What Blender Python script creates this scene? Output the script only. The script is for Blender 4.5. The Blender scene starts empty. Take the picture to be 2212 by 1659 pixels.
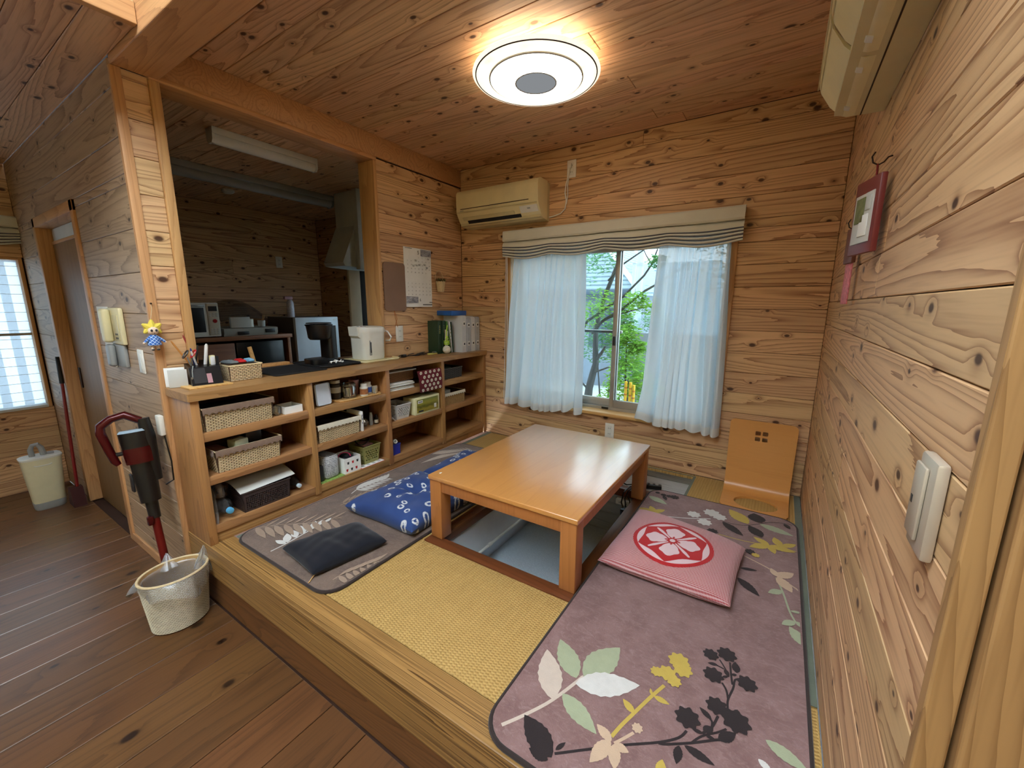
import bpy, bmesh, math, random
from mathutils import Matrix, Vector
random.seed(7)
PI = math.pi
T = 0.34                      # height of the tatami platform above the plank floor
sc = bpy.context.scene
col = sc.collection

# ------------------------------------------------------------------ camera
CAMP = dict(x=2.4671, y=-0.7111, z=1.1579, yaw=0.5762, pitch=-0.1899, roll=0.0048, f=884.92)
def make_camera():
    c = CAMP; cy, cp = c['yaw'], c['pitch']
    f = Vector((-math.sin(cy) * math.cos(cp), math.cos(cy) * math.cos(cp), math.sin(cp)))
    r = Vector((math.cos(cy), math.sin(cy), 0)); u = r.cross(f)
    ro = c['roll']
    r2 = r * math.cos(ro) + u * math.sin(ro); u2 = -r * math.sin(ro) + u * math.cos(ro)
    cam = bpy.data.cameras.new('camera'); o = bpy.data.objects.new('camera', cam); col.objects.link(o)
    cam.sensor_fit = 'HORIZONTAL'; cam.sensor_width = 36.0; cam.lens = c['f'] / 2212 * 36.0
    cam.clip_start = 0.02; cam.clip_end = 200
    m = Matrix(((r2.x, u2.x, -f.x, c['x']), (r2.y, u2.y, -f.y, c['y']), (r2.z, u2.z, -f.z, c['z'] + T), (0, 0, 0, 1)))
    o.matrix_world = m
    sc.camera = o
make_camera()

# ------------------------------------------------------------------ world, exposure
W_STRENGTH = 11.0
w = bpy.data.worlds.new('overcast_sky'); sc.world = w; w.use_nodes = True
bg = w.node_tree.nodes['Background']
bg.inputs[0].default_value = (0.80, 0.91, 1.0, 1); bg.inputs[1].default_value = W_STRENGTH
sc.view_settings.view_transform = 'Standard'; sc.view_settings.look = 'None'
sc.view_settings.gamma = 1.0; sc.view_settings.use_curve_mapping = False
sc.view_settings.exposure = 0.45
LAMP_STRENGTH = 8.5          # ceiling lamp diffuser
cy = sc.cycles
cy.use_denoising = True
cy.max_bounces = 6; cy.diffuse_bounces = 3; cy.glossy_bounces = 2; cy.transmission_bounces = 4; cy.transparent_max_bounces = 10
cy.use_adaptive_sampling = True; cy.adaptive_threshold = 0.05; cy.use_light_tree = False
cy.sample_clamp_indirect = 6.0
cy.caustics_reflective = False; cy.caustics_refractive = False

# ------------------------------------------------------------------ mesh builder
class MB:
    def __init__(s): s.v = []; s.f = []
    def add(s, vs, fs):
        n = len(s.v); s.v += [tuple(p) for p in vs]; s.f += [tuple(i + n for i in f) for f in fs]; return s
    def merge(s, o, m=None):
        return s.add([m @ Vector(p) for p in o.v] if m else o.v, o.f)
    def xf(s, m): s.v = [tuple(m @ Vector(p)) for p in s.v]; return s
    def box(s, x0, x1, y0, y1, z0, z1):
        return s.add([(x0, y0, z0), (x1, y0, z0), (x1, y1, z0), (x0, y1, z0), (x0, y0, z1), (x1, y0, z1), (x1, y1, z1), (x0, y1, z1)],
                     [(0, 3, 2, 1), (4, 5, 6, 7), (0, 1, 5, 4), (1, 2, 6, 5), (2, 3, 7, 6), (3, 0, 4, 7)])
    def rbox(s, x0, x1, y0, y1, z0, z1, b=0.003, seg=2):
        bm = bmesh.new(); bmesh.ops.create_cube(bm, size=1)
        for v in bm.verts:
            v.co = Vector(((x0 + x1) / 2 + v.co.x * (x1 - x0), (y0 + y1) / 2 + v.co.y * (y1 - y0), (z0 + z1) / 2 + v.co.z * (z1 - z0)))
        b = min(b, abs(x1 - x0) * .49, abs(y1 - y0) * .49, abs(z1 - z0) * .49)
        bmesh.ops.bevel(bm, geom=bm.edges[:], offset=b, segments=seg, profile=0.5, affect='EDGES')
        s.bm(bm); return s
    def bm(s, bm):
        bm.verts.index_update(); s.add([v.co[:] for v in bm.verts], [[v.index for v in f.verts] for f in bm.faces]); bm.free(); return s
    def tube(s, pts, r, n=8, closed=False, caps=True):
        P = [Vector(p) for p in pts]; m = len(P); R = r if isinstance(r, (list, tuple)) else [r] * m
        up = None; vs = []; fs = []
        for i in range(m):
            if closed: d = P[(i + 1) % m] - P[i - 1]
            else: d = P[min(i + 1, m - 1)] - P[max(i - 1, 0)]
            d.normalize()
            if up is None:
                up = Vector((0, 0, 1)) if abs(d.z) < .9 else Vector((1, 0, 0))
            a = d.cross(up)
            if a.length < 1e-5: a = d.cross(Vector((0.3, 1, .2)))
            a.normalize(); bb = a.cross(d); up = bb
            for k in range(n):
                t = 2 * PI * k / n; vs.append(P[i] + (a * math.cos(t) + bb * math.sin(t)) * R[i])
        for i in range(m if closed else m - 1):
            j = (i + 1) % m
            for k in range(n):
                l = (k + 1) % n; fs.append((i * n + k, i * n + l, j * n + l, j * n + k))
        if caps and not closed:
            fs.append(tuple(range(n - 1, -1, -1))); fs.append(tuple((m - 1) * n + k for k in range(n)))
        return s.add(vs, fs)
    def lathe(s, prof, c=(0, 0, 0), n=24, sx=1.0, sy=1.0, caps=True):
        if prof[0] == prof[-1]: caps = False
        vs = []; fs = []; m = len(prof)
        for (r, z) in prof:
            for k in range(n):
                t = 2 * PI * k / n; vs.append((c[0] + r * math.cos(t) * sx, c[1] + r * math.sin(t) * sy, c[2] + z))
        for i in range(m - 1):
            for k in range(n):
                l = (k + 1) % n; fs.append((i * n + k, i * n + l, (i + 1) * n + l, (i + 1) * n + k))
        if caps and prof[0][0] > 1e-6: fs.append(tuple(range(n - 1, -1, -1)))
        if caps and prof[-1][0] > 1e-6: fs.append(tuple((m - 1) * n + k for k in range(n)))
        return s.add(vs, fs)
    def prism(s, poly, a0, a1, ax='z'):
        """poly of 2-D points extruded from a0 to a1 along ax (x: poly is y,z; y: poly is x,z; z: poly is x,y)"""
        def pt(p, a): return {'z': (p[0], p[1], a), 'y': (p[0], a, p[1]), 'x': (a, p[0], p[1])}[ax]
        n = len(poly)
        return s.add([pt(p, a0) for p in poly] + [pt(p, a1) for p in poly],
                     [tuple(range(n - 1, -1, -1)), tuple(range(n, 2 * n))] + [(i, (i + 1) % n, n + (i + 1) % n, n + i) for i in range(n)])
    def grid(s, fn, nu, nv, wrap_u=False):
        vs = [fn(i / nu, j / nv) for j in range(nv + 1) for i in range(nu + (0 if wrap_u else 1))]
        w_ = nu if wrap_u else nu + 1; fs = []
        for j in range(nv):
            for i in range(nu):
                k = (i + 1) % w_ if wrap_u else i + 1
                fs.append((j * w_ + i, j * w_ + k, (j + 1) * w_ + k, (j + 1) * w_ + i))
        return s.add(vs, fs)

WL = {}
def mesh_of(name, mb, off=(0, 0, 0), smooth=True, angle=0.6):
    me = bpy.data.meshes.new(name)
    me.from_pydata([(p[0] - off[0], p[1] - off[1], p[2] - off[2]) for p in mb.v], [], mb.f)
    bm = bmesh.new(); bm.from_mesh(me); bmesh.ops.recalc_face_normals(bm, faces=bm.faces[:]); bm.to_mesh(me); bm.free()
    if smooth:
        me.polygons.foreach_set('use_smooth', [True] * len(me.polygons))
        me.set_sharp_from_angle(angle=angle)
    me.update(); return me
def props(o, label=None, cat=None, group=None, kind=None):
    if label: o['label'] = label
    if cat: o['category'] = cat
    if group: o['group'] = group
    if kind: o['kind'] = kind
    return o
def obj(name, mb, m, parent=None, loc=None, smooth=True, label=None, cat=None, group=None, kind=None, angle=0.6):
    """one mesh object, built in platform coordinates (z = 0 on the tatami)"""
    if parent is not None: off = WL[parent]
    else:
        if loc is None:
            xs = [p[0] for p in mb.v]; ys = [p[1] for p in mb.v]; zs = [p[2] for p in mb.v]
            loc = ((min(xs) + max(xs)) / 2, (min(ys) + max(ys)) / 2, min(zs))
        off = loc
    me = mesh_of(name, mb, off, smooth, angle)
    if m is not None: me.materials.append(MT(m))
    o = bpy.data.objects.new(name, me); col.objects.link(o)
    if parent is not None: o.parent = parent
    else: o.location = (off[0], off[1], off[2] + T)
    WL[o] = off
    return props(o, label, cat, group, kind)
def thing(name, loc, label=None, cat=None, group=None, kind=None):
    o = bpy.data.objects.new(name, None); col.objects.link(o); o.location = (loc[0], loc[1], loc[2] + T)
    o.empty_display_size = 0.05
    WL[o] = tuple(loc); return props(o, label, cat, group, kind)
def copy_tree(o, dloc, parent=None):
    c = o.copy(); col.objects.link(c)
    if parent is None:
        c.location = Vector(o.location) + Vector(dloc); WL[c] = tuple(WL[o][i] + dloc[i] for i in range(3))
    else: c.parent = parent; WL[c] = WL[parent]
    for ch in list(o.children): copy_tree(ch, dloc, c)
    return c
def rotz(a, c):
    return Matrix.Translation(c) @ Matrix.Rotation(a, 4, 'Z') @ Matrix.Translation((-c[0], -c[1], -c[2]))
def rotax(a, ax, c):
    return Matrix.Translation(c) @ Matrix.Rotation(a, 4, ax) @ Matrix.Translation((-c[0], -c[1], -c[2]))
def text_mb(s, size, m4, bold=0.0):
    cu = bpy.data.curves.new('t', 'FONT'); cu.body = s; cu.size = size; cu.align_x = 'CENTER'; cu.align_y = 'CENTER'
    cu.resolution_u = 2; cu.offset = bold
    o = bpy.data.objects.new('t', cu); me = o.to_mesh()
    mb = MB(); mb.add([m4 @ v.co for v in me.vertices], [tuple(p.vertices) for p in me.polygons])
    o.to_mesh_clear(); bpy.data.objects.remove(o); bpy.data.curves.remove(cu); return mb

# ------------------------------------------------------------------ materials
def lin(c):
    return tuple((x / 255 / 12.92 if x / 255 <= .04045 else ((x / 255 + .055) / 1.055) ** 2.4) for x in c[:3]) + (1,)
_M = {}
def MT(m): return m if not isinstance(m, str) else _M[m]
class G:
    def __init__(s, name):
        s.m = bpy.data.materials.new(name); s.m.use_nodes = True; s.t = s.m.node_tree; s.t.nodes.clear(); _M[name] = s.m
    def n(s, ty, ins=None, **pr):
        nd = s.t.nodes.new('ShaderNode' + ty)
        for k, v in pr.items(): setattr(nd, k, v)
        for k, v in (ins or {}).items():
            if hasattr(v, 'is_linked') or isinstance(v, bpy.types.NodeSocket): s.t.links.new(v, nd.inputs[k])
            else: nd.inputs[k].default_value = v
        return nd
    def math(s, op, a, b=None, c=None, clamp=False):
        d = {0: a}
        if b is not None: d[1] = b
        if c is not None: d[2] = c
        return s.n('Math', d, operation=op, use_clamp=clamp).outputs[0]
    def mix(s, f, a, b, blend='MIX'):
        nd = s.n('Mix', None, data_type='RGBA', blend_type=blend)
        for i, v in ((0, f), (6, a), (7, b)):
            if isinstance(v, bpy.types.NodeSocket): s.t.links.new(v, nd.inputs[i])
            else: nd.inputs[i].default_value = v
        return nd.outputs[2]
    def noise(s, vec, scale, detail=2, rough=.5, dist=0):
        return s.n('TexNoise', {'Vector': vec, 'Scale': scale, 'Detail': detail, 'Roughness': rough, 'Distortion': dist}).outputs['Fac']
    def vmul(s, vec, v): return s.n('VectorMath', {0: vec, 1: v}, operation='MULTIPLY').outputs[0]
    def vadd(s, vec, v): return s.n('VectorMath', {0: vec, 1: v}, operation='ADD').outputs[0]
    def ramp(s, f, stops, interp='LINEAR'):
        nd = s.n('ValToRGB', {0: f}); e = nd.color_ramp.elements; nd.color_ramp.interpolation = interp
        while len(e) < len(stops): e.new(.5)
        for i, (p, c) in enumerate(stops): e[i].position = p; e[i].color = c
        return nd.outputs[0]
    def obj(s): return s.n('TexCoord').outputs['Object']
    def step(s, f, a, b): return s.n('MapRange', {0: f, 1: a, 2: b}, clamp=True, interpolation_type='SMOOTHSTEP').outputs[0]
    def bump(s, h, strength=.3, dist=.002): return s.n('Bump', {'Height': h, 'Strength': strength, 'Distance': dist}).outputs[0]
    def out(s, sh):
        s.t.links.new(sh, s.n('OutputMaterial').inputs[0]); return s.m
    def pr(s, color, rough=.5, **kw):
        ins = {'Base Color': color, 'Roughness': rough}; ins.update({k.replace('_', ' '): v for k, v in kw.items()})
        return s.out(s.n('BsdfPrincipled', ins).outputs[0])

def wood(name, light, dark, knot=(70, 36, 18), axis='x', rings=7.0, knots=.55, rough=.45, stretch=1.0, line=.55, vary=.2, spec=.4, fine=.25, ringw=1.0, coat=0.0, kscale=6.0, cross=5.0, ksize=1.0):
    """flat-sawn board: contour lines of a stretched noise, knots from a cell texture; grain along axis; each object gets its own cut"""
    g = G(name); p = g.obj()
    rnd = g.n('ObjectInfo').outputs['Random']
    if axis == 'y': p = g.n('Mapping', {'Vector': p, 'Rotation': (0, 0, -PI / 2)}).outputs[0]
    if axis == 'z': p = g.n('Mapping', {'Vector': p, 'Rotation': (0, PI / 2, 0)}).outputs[0]
    off = g.n('CombineXYZ', {0: g.math('MULTIPLY', rnd, 53.7), 1: g.math('MULTIPLY', rnd, 19.3), 2: g.math('MULTIPLY', rnd, 7.1)}).outputs[0]
    q = g.vadd(p, off)
    # knots
    kd = None
    if knots > 0:
        vo = g.n('TexVoronoi', {'Vector': g.vmul(q, (.62, 1, 1)), 'Scale': kscale, 'Randomness': 1.0}, voronoi_dimensions='2D')
        rc = g.n('SeparateColor', {0: vo.outputs['Color']}).outputs[0]
        on = g.math('LESS_THAN', rc, knots)
        d = vo.outputs['Distance']
        size = g.math('MULTIPLY_ADD', rc, .11 * ksize, .035 * ksize)
        kd = g.math('MULTIPLY', g.math('SUBTRACT', 1.0, g.step(d, g.math('MULTIPLY', size, .45), size)), on)
        halo = g.math('MULTIPLY', g.math('SUBTRACT', 1.0, g.step(d, 0.0, .24)), on)
    st = g.vmul(q, (.42 * stretch, cross, cross))
    base = g.noise(st, 1.0, 1.0, .4)
    v = g.math('MULTIPLY', base, rings)
    if kd is not None: v = g.math('MULTIPLY_ADD', halo, 1.1, v)
    fib = g.noise(g.vmul(q, (5, 120, 120)), 1.0, 1.0, .6)
    v = g.math('MULTIPLY_ADD', fib, .30, v)
    fr = g.math('FRACT', v)
    ln = g.math('POWER', fr, 4.0 / ringw)
    early = g.math('MULTIPLY', fr, .18)
    lf = g.math('MULTIPLY', g.math('ADD', ln, early), line, clamp=True)
    c = g.mix(lf, lin(light), lin(dark))
    c = g.mix(g.math('MULTIPLY', g.step(fib, .45, .75), fine), c, lin(dark))
    if kd is not None:
        c = g.mix(g.math('MULTIPLY', halo, .30), c, lin(dark))
        c = g.mix(g.math('MULTIPLY', kd, .92, clamp=True), c, lin(knot))
    val = g.math('MULTIPLY_ADD', base, vary * .8, 1.0 - vary * .4)
    val = g.math('MULTIPLY', val, g.math('MULTIPLY_ADD', g.math('FRACT', g.math('MULTIPLY', rnd, 91.7)), vary, 1.0 - vary * .5))
    c = g.n('HueSaturation', {'Color': c, 'Value': val, 'Hue': g.math('MULTIPLY_ADD', g.math('FRACT', g.math('MULTIPLY', rnd, 37.1)), .012, .494)}).outputs[0]
    return g.pr(c, rough, Specular_IOR_Level=spec, Coat_Weight=coat, Coat_Roughness=.22, Coat_IOR=1.75)

def plain(name, c, rough=.5, metal=0.0, bump=0.0, bs=200, spec=.5, vary=.06, vs=8, **kw):
    g = G(name); p = g.obj()
    f = g.noise(p, vs, 3)
    cc = g.mix(f, lin([x * (1 - vary) for x in c]), lin([min(255, x * (1 + vary)) for x in c]))
    k = dict(kw)
    if bump: k['Normal'] = g.bump(g.noise(p, bs, 3), bump, .001)
    return g.pr(cc, rough, Metallic=metal, Specular_IOR_Level=spec, **k)
def cloth(name, c, c2=None, rough=.9, scale=400, bump=.4, sheen=.2, vary=.15, vs=10, **kw):
    g = G(name); p = g.obj(); f = g.noise(p, vs, 4, .6)
    c2 = c2 or [x * (1 - vary) for x in c]
    cc = g.mix(f, lin(c), lin(c2))
    wv = g.noise(p, scale, 2)
    return g.pr(cc, rough, Normal=g.bump(wv, bump, .0015), Sheen_Weight=sheen, Specular_IOR_Level=.15, **kw)
def glass(name, tint=(1, 1, 1, 1), rough=0.0, amount=.06, haze=0.0):
    g = G(name); tr = g.n('BsdfTransparent', {0: tint}).outputs[0]
    gl = g.n('BsdfGlossy', {'Color': (1, 1, 1, 1), 'Roughness': max(rough, .02)}).outputs[0]
    fr = g.n('LayerWeight', {0: .25}).outputs['Fresnel']
    sh = g.n('MixShader', {0: g.math('MULTIPLY_ADD', fr, .7, amount, clamp=True), 1: tr, 2: gl}).outputs[0]
    if haze: sh = g.n('MixShader', {0: haze, 1: sh, 2: g.n('BsdfDiffuse', {0: (.9, .93, .95, 1)}).outputs[0]}).outputs[0]
    return g.out(sh)
def emit(name, c, s):
    g = G(name); return g.out(g.n('Emission', {0: c, 1: s}).outputs[0])

# woods
wood('pine_wall', (218, 178, 132), (134, 86, 50), knot=(60, 30, 16), rings=24, knots=.72, line=.72, vary=.18, rough=.5, stretch=.75, fine=.18, kscale=7.2, ksize=1.1)
wood('pine_ceiling', (224, 182, 140), (142, 96, 64), knot=(60, 30, 16), rings=20, knots=.72, line=.62, vary=.2, rough=.5, stretch=.8, kscale=7.0, ksize=1.1)
wood('pine_floor', (106, 70, 40), (58, 35, 18), knot=(26, 12, 6), rings=14, knots=.5, line=.5, vary=.25, rough=.33, spec=.8, kscale=5.0, ksize=1.3)
wood('trim_x', (206, 158, 106), (150, 100, 58), axis='x', rings=16, knots=0, line=.4, vary=.1)
wood('trim_y', (206, 158, 106), (150, 100, 58), axis='y', rings=16, knots=0, line=.4, vary=.1)
wood('trim_z', (206, 158, 106), (150, 100, 58), axis='z', rings=16, knots=0, line=.4, vary=.1)
wood('beam_wood', (206, 154, 108), (146, 98, 62), axis='x', rings=24, knots=.1, line=.45, vary=.1)
wood('oak_y', (172, 128, 82), (118, 80, 46), axis='y', rings=18, knots=0, line=.5, vary=.12, rough=.4)
wood('oak_x', (172, 128, 82), (118, 80, 46), axis='x', rings=18, knots=0, line=.5, vary=.12, rough=.4)
wood('oak_z', (182, 134, 84), (126, 84, 48), axis='z', rings=18, knots=0, line=.45, vary=.12, rough=.4)
wood('sill_wood', (162, 120, 72), (72, 44, 22), axis='x', rings=26, knots=0, line=.8, vary=.12, rough=.38, stretch=.25, ringw=1.4, cross=14)
wood('pine_side_dim', (182, 152, 122), (108, 80, 58), knot=(56, 34, 22), rings=20, knots=.6, line=.6, vary=.18, rough=.5, stretch=.75, fine=.18)  # same pine, with the side wall's dim light put into the colour
wood('riser_wood', (124, 82, 48), (74, 44, 22), axis='x', rings=26, knots=.05, line=.6, vary=.15, rough=.45)
wood('table_wood', (206, 146, 78), (178, 118, 58), axis='y', rings=14, knots=0, line=.22, vary=.08, rough=.3, spec=.5, fine=.12, coat=1.0)
wood('table_leg_wood', (176, 116, 64), (138, 86, 44), axis='z', rings=14, knots=0, line=.3, vary=.08, rough=.35, fine=.15)
wood('pit_frame_wood', (112, 66, 34), (74, 40, 20), axis='x', rings=16, knots=0, line=.4, vary=.1, rough=.4)
wood('pit_frame_wood_y', (112, 66, 34), (74, 40, 20), axis='y', rings=16, knots=0, line=.4, vary=.1, rough=.4)
wood('grey_board', (176, 178, 176), (124, 128, 130), axis='x', rings=16, knots=0, line=.5, vary=.15, rough=.6)
wood('dark_grey_board', (112, 112, 104), (76, 78, 72), axis='x', rings=16, knots=0, line=.5, vary=.15, rough=.6)
wood('zaisu_wood', (206, 146, 78), (180, 122, 58), axis='x', rings=5, knots=0, line=.2, vary=.06, rough=.32, spec=.5, fine=.1)
wood('door_wood', (140, 106, 70), (108, 78, 48), axis='z', rings=7, knots=0, line=.35, vary=.08, rough=.5)
wood('post_wood', (170, 132, 84), (116, 82, 46), axis='z', rings=24, knots=.04, line=.5, vary=.1, rough=.5)
wood('light_wood', (222, 176, 112), (176, 124, 66), axis='x', rings=16, knots=0, line=.4, vary=.1, rough=.4)
wood('kitchen_wood', (150, 98, 60), (104, 62, 36), axis='y', rings=8, knots=.1, line=.4, vary=.1, rough=.5)
plain('backing', (58, 32, 16), .9)
plain('white_plastic', (226, 226, 218), .35)
plain('outlet_white', (232, 230, 222), .35)
plain('cream_plastic', (226, 214, 168), .4)
plain('cream_plastic_shade', (206, 194, 150), .45)
plain('grey_plastic', (150, 152, 150), .4)
plain('dark_plastic', (44, 44, 46), .35)
plain('black_plastic', (18, 18, 20), .3)
plain('black_matte', (16, 16, 18), .7)
plain('red_plastic', (120, 20, 26), .3)
plain('metal', (180, 180, 180), .3, metal=1.0)
plain('alu', (176, 172, 164), .4, metal=.6)
plain('dark_metal', (60, 46, 40), .45, metal=.8)
plain('cream_plaster', (204, 184, 136), .9, bump=.1)
plain('white_paint', (208, 210, 208), .5)
plain('paper', (238, 238, 234), .8)
plain('paper_grey', (196, 196, 190), .8)
plain('ink', (52, 52, 56), .8)
plain('ink_grey', (150, 150, 156), .8)
# ================================================================== structure
AW, AD, AH = 2.680, 2.244, 2.296          # alcove width, depth, ceiling height above the tatami
YF = -0.014                               # front plane of the left wall
XL = -2.50                                # far left wall (side window)
KH = 2.17                                 # kitchen / side ceiling
FL = -T                                   # plank floor

_plank = {}
def plank_mesh(L, Wd, Th, m, b=.0022):
    k = (round(L, 3), round(Wd, 3), round(Th, 3), m)
    if k not in _plank:
        x, y = L / 2, Wd / 2
        mb = MB()
        v = [(-x, -y, 0), (x, -y, 0), (x, y, 0), (-x, y, 0),
             (-x, -y, Th - b), (x, -y, Th - b), (x, y, Th - b), (-x, y, Th - b),
             (-x + b, -y + b, Th), (x - b, -y + b, Th), (x - b, y - b, Th), (-x + b, y - b, Th)]
        f = [(0, 3, 2, 1), (8, 9, 10, 11)] + [(i, (i + 1) % 4, 4 + (i + 1) % 4, 4 + i) for i in range(4)] + [(4 + i, 4 + (i + 1) % 4, 8 + (i + 1) % 4, 8 + i) for i in range(4)]
        mb.add(v, f); me = mesh_of('plank', mb, smooth=False); me.materials.append(MT(m)); _plank[k] = me
    return _plank[k]
def plank(parent, c, ux, uy, L, Wd, Th, m, name='plank'):
    """plank centred at c (platform coordinates, back face), length along ux, width along uy"""
    o = bpy.data.objects.new(name, plank_mesh(L, Wd, Th, m)); col.objects.link(o); o.parent = parent
    ux, uy = Vector(ux), Vector(uy); n = ux.cross(uy); p = WL[parent]
    o.matrix_local = Matrix(((ux.x, uy.x, n.x, c[0] - p[0]), (ux.y, uy.y, n.y, c[1] - p[1]), (ux.z, uy.z, n.z, c[2] - p[2]), (0, 0, 0, 1)))
    return o
def clad(parent, org, ux, uy, L, H, start, pitch, holes=(), m='pine_wall', th=.012, joints=.5, gap=.002, rng=None, minlen=.9):
    """rows of boards over a rectangle L x H whose lower corner is org; rows start at `start` (can be < 0); holes are (u0,u1,v0,v1)"""
    rng = rng or random.Random(len(col.objects))
    ux, uy, org = Vector(ux), Vector(uy), Vector(org)
    v = start
    while v < H - .004:
        a, b = max(v, 0), min(v + pitch, H); v += pitch
        if b - a < .012: continue
        bands = sorted({a, b} | {t for h in holes for t in h[2:4] if a + .006 < t < b - .006})
        for va, vb in zip(bands[:-1], bands[1:]):
            segs = [(0, L)]
            for (h0, h1, h2, h3) in holes:
                if h2 < vb - .004 and h3 > va + .004:
                    ns = []
                    for s0, s1 in segs:
                        if h1 <= s0 or h0 >= s1: ns.append((s0, s1)); continue
                        if h0 > s0: ns.append((s0, h0))
                        if h1 < s1: ns.append((h1, s1))
                    segs = ns
            for s0, s1 in segs:
                cuts = [s0, s1]
                if s1 - s0 > minlen * 1.6 and rng.random() < joints: cuts.insert(1, s0 + (s1 - s0) * rng.uniform(.3, .7))
                for c0, c1 in zip(cuts[:-1], cuts[1:]):
                    if c1 - c0 < .012: continue
                    c = org + ux * ((c0 + c1) / 2) + uy * ((va + vb) / 2)
                    plank(parent, c, ux, uy, c1 - c0 - .0012, vb - va - gap, th, m)

def S(name, mb, m, **k): return obj(name, mb, m, kind='structure', smooth=False, **k)
PT = .012    # plank thickness

# ---- plank floor of the main room (boards run front to back)
fl = S('floor', MB().box(XL - .1, 4.5, -3.7, .12, FL - .05, FL - PT), 'backing')
x = -.972 - .1965 * 8
while x < 4.4:
    a, b = max(x, XL), min(x + .1965, 4.4)
    if b - a > .02:
        y1 = YF if b <= 0.02 else .012
        cut = random.uniform(-2.6, -1.2)
        for (s0, s1) in ((-3.6, cut), (cut, y1)):
            plank(fl, ((a + b) / 2, (s0 + s1) / 2, FL - PT), (0, 1, 0), (-1, 0, 0), s1 - s0 - .001, b - a - .003, PT, 'pine_floor')
    x += .1965

# ---- raised step: sill beam, riser boards
S('trim_1', MB().rbox(-0.0, AW - .003, .003, .114, -.165, 0.0, .004), 'sill_wood')
wr = S('wall_step', MB().box(0.0, AW, .034, .09, FL, -.165), 'backing')
plank(wr, (AW / 2, .034, -.165 - .0875), (1, 0, 0), (0, 0, 1), AW - .002, .173, .016, 'riser_wood', 'riser_board')

# ---- tatami mats round the sunken pit
PX0, PX1, PY0, PY1 = 1.080, 1.885, .620, 1.800
fm = S('floor_tatami', MB().box(.25, PX0, .114, AD, -.10, -.056).box(PX1, AW, .114, AD, -.10, -.056).box(PX0, PX1, .114, PY0, -.10, -.056).box(PX0, PX1, PY1, AD, -.10, -.056), 'backing')
def tatami_mat():
    g = G('tatami'); p = g.obj(); s = g.n('SeparateXYZ', {0: p}).outputs
    wx = g.math('SINE', g.math('MULTIPLY', s[0], 2 * PI / .0155))
    wy = g.math('SINE', g.math('ADD', g.math('MULTIPLY', s[1], 2 * PI / .011), g.math('MULTIPLY', g.math('FLOOR', g.math('MULTIPLY', s[0], 1 / .0155)), 2.2)))
    h = g.math('ADD', g.math('MULTIPLY', wx, .6), g.math('MULTIPLY', wy, .4))
    f = g.noise(g.vmul(p, (60, 5, 5)), 1.0, 4, .65); f2 = g.noise(p, 3.0, 3)
    c = g.mix(f, lin((198, 164, 102)), lin((168, 134, 76)))
    c = g.mix(g.math('MULTIPLY', f2, .5), c, lin((188, 152, 88)))
    c = g.mix(g.math('MULTIPLY', g.step(h, -.3, -.95), .6), c, lin((140, 104, 54)))
    g.pr(c, .62, Normal=g.bump(h, .8, .0022), Specular_IOR_Level=.3)
tatami_mat()
cloth('heri', (112, 120, 104), (92, 100, 88))
for (a, b, c, d) in ((.292, AW - .002, .116, .618), (.292, PX0 - .002, .621, AD - .002), (PX1 + .002, AW - .002, .621, 1.838), (2.072, AW - .002, 1.841, AD - .002), (PX0 + .002, 2.070, 2.202, AD - .002)):
    obj('tatami_mat', MB().rbox(a, b, c, d, -.056, 0, .004), 'tatami', fm, smooth=False)
for (a, b, c, d) in ((AW - .034, AW - .0025, .62, AD - .003), (.2925, .330, .62, AD - .003), (2.0725, 2.088, 1.842, 2.215), (1.70, 2.07, 2.203, 2.216), (.2925, .33, .118, .618)):
    obj('border_cloth', MB().box(a, b, c, d, 0, .0012), 'heri', fm, smooth=False)
# boarded recess behind the table
rc = S('floor_recess', MB().box(PX0, 2.07, PY1, 2.20, -.056, -.034), 'backing')
plank(rc, (1.575, 1.952, -.034), (1, 0, 0), (0, 1, 0), .985, .298, .012, 'grey_board', 'floor_board')
plank(rc, (1.575, 2.151, -.034), (1, 0, 0), (0, 1, 0), .985, .096, .016, 'dark_grey_board', 'floor_board')

# ---- sunken pit under the table
pf = thing('trim_2', (1.4825, 1.2, -.05), kind='structure')
fw = .062
obj('frame_rail', MB().rbox(PX0, PX1, PY0, PY0 + fw, -.05, .004, .003), 'pit_frame_wood', pf)
obj('frame_rail', MB().rbox(PX0, PX1, PY1 - fw, PY1, -.05, .004, .003), 'pit_frame_wood', pf)
obj('frame_rail', MB().rbox(PX0, PX0 + fw, PY0 + fw, PY1 - fw, -.05, .003, .003), 'pit_frame_wood_y', pf)
obj('frame_rail', MB().rbox(PX1 - fw, PX1, PY0 + fw, PY1 - fw, -.05, .003, .003), 'pit_frame_wood_y', pf)
plain('pit_lining', (206, 212, 216), .35, metal=.15)
PB = -.335
wp = S('wall_pit', MB().box(PX0, PX0 + .02, PY0, PY1, PB, -.05).box(PX1 - .02, PX1, PY0, PY1, PB, -.05).box(PX0, PX1, PY0, PY0 + .02, PB, -.05), 'pit_lining')
obj('lining_panel', MB().prism([(PX0 + .02, -.05), (PX0 + .05, -.05), (PX0 + .10, -.20), (PX0 + .10, -.215), (PX0 + .055, PB), (PX0 + .02, PB)], PY0 + .02, PY1 - .02, 'y'), 'pit_lining', wp, smooth=False)
obj('conduit', MB().tube([(PX0 + .106, PY0 + .02, -.207), (PX0 + .106, 1.10, -.207), (PX0 + .106, PY1 - .02, -.207)], .008, 8), 'white_plastic', wp)
obj('conduit_joint', MB().tube([(PX0 + .106, 1.02, -.207), (PX0 + .106, 1.045, -.207)], .0115, 8), 'white_plastic', wp)
for k in range(2):
    plank(wp, (1.4825, PY1 - .02, PB + .07 + .14 * k), (1, 0, 0), (0, 0, 1), .76, .138, .012, 'grey_board', 'wall_board')
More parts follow.
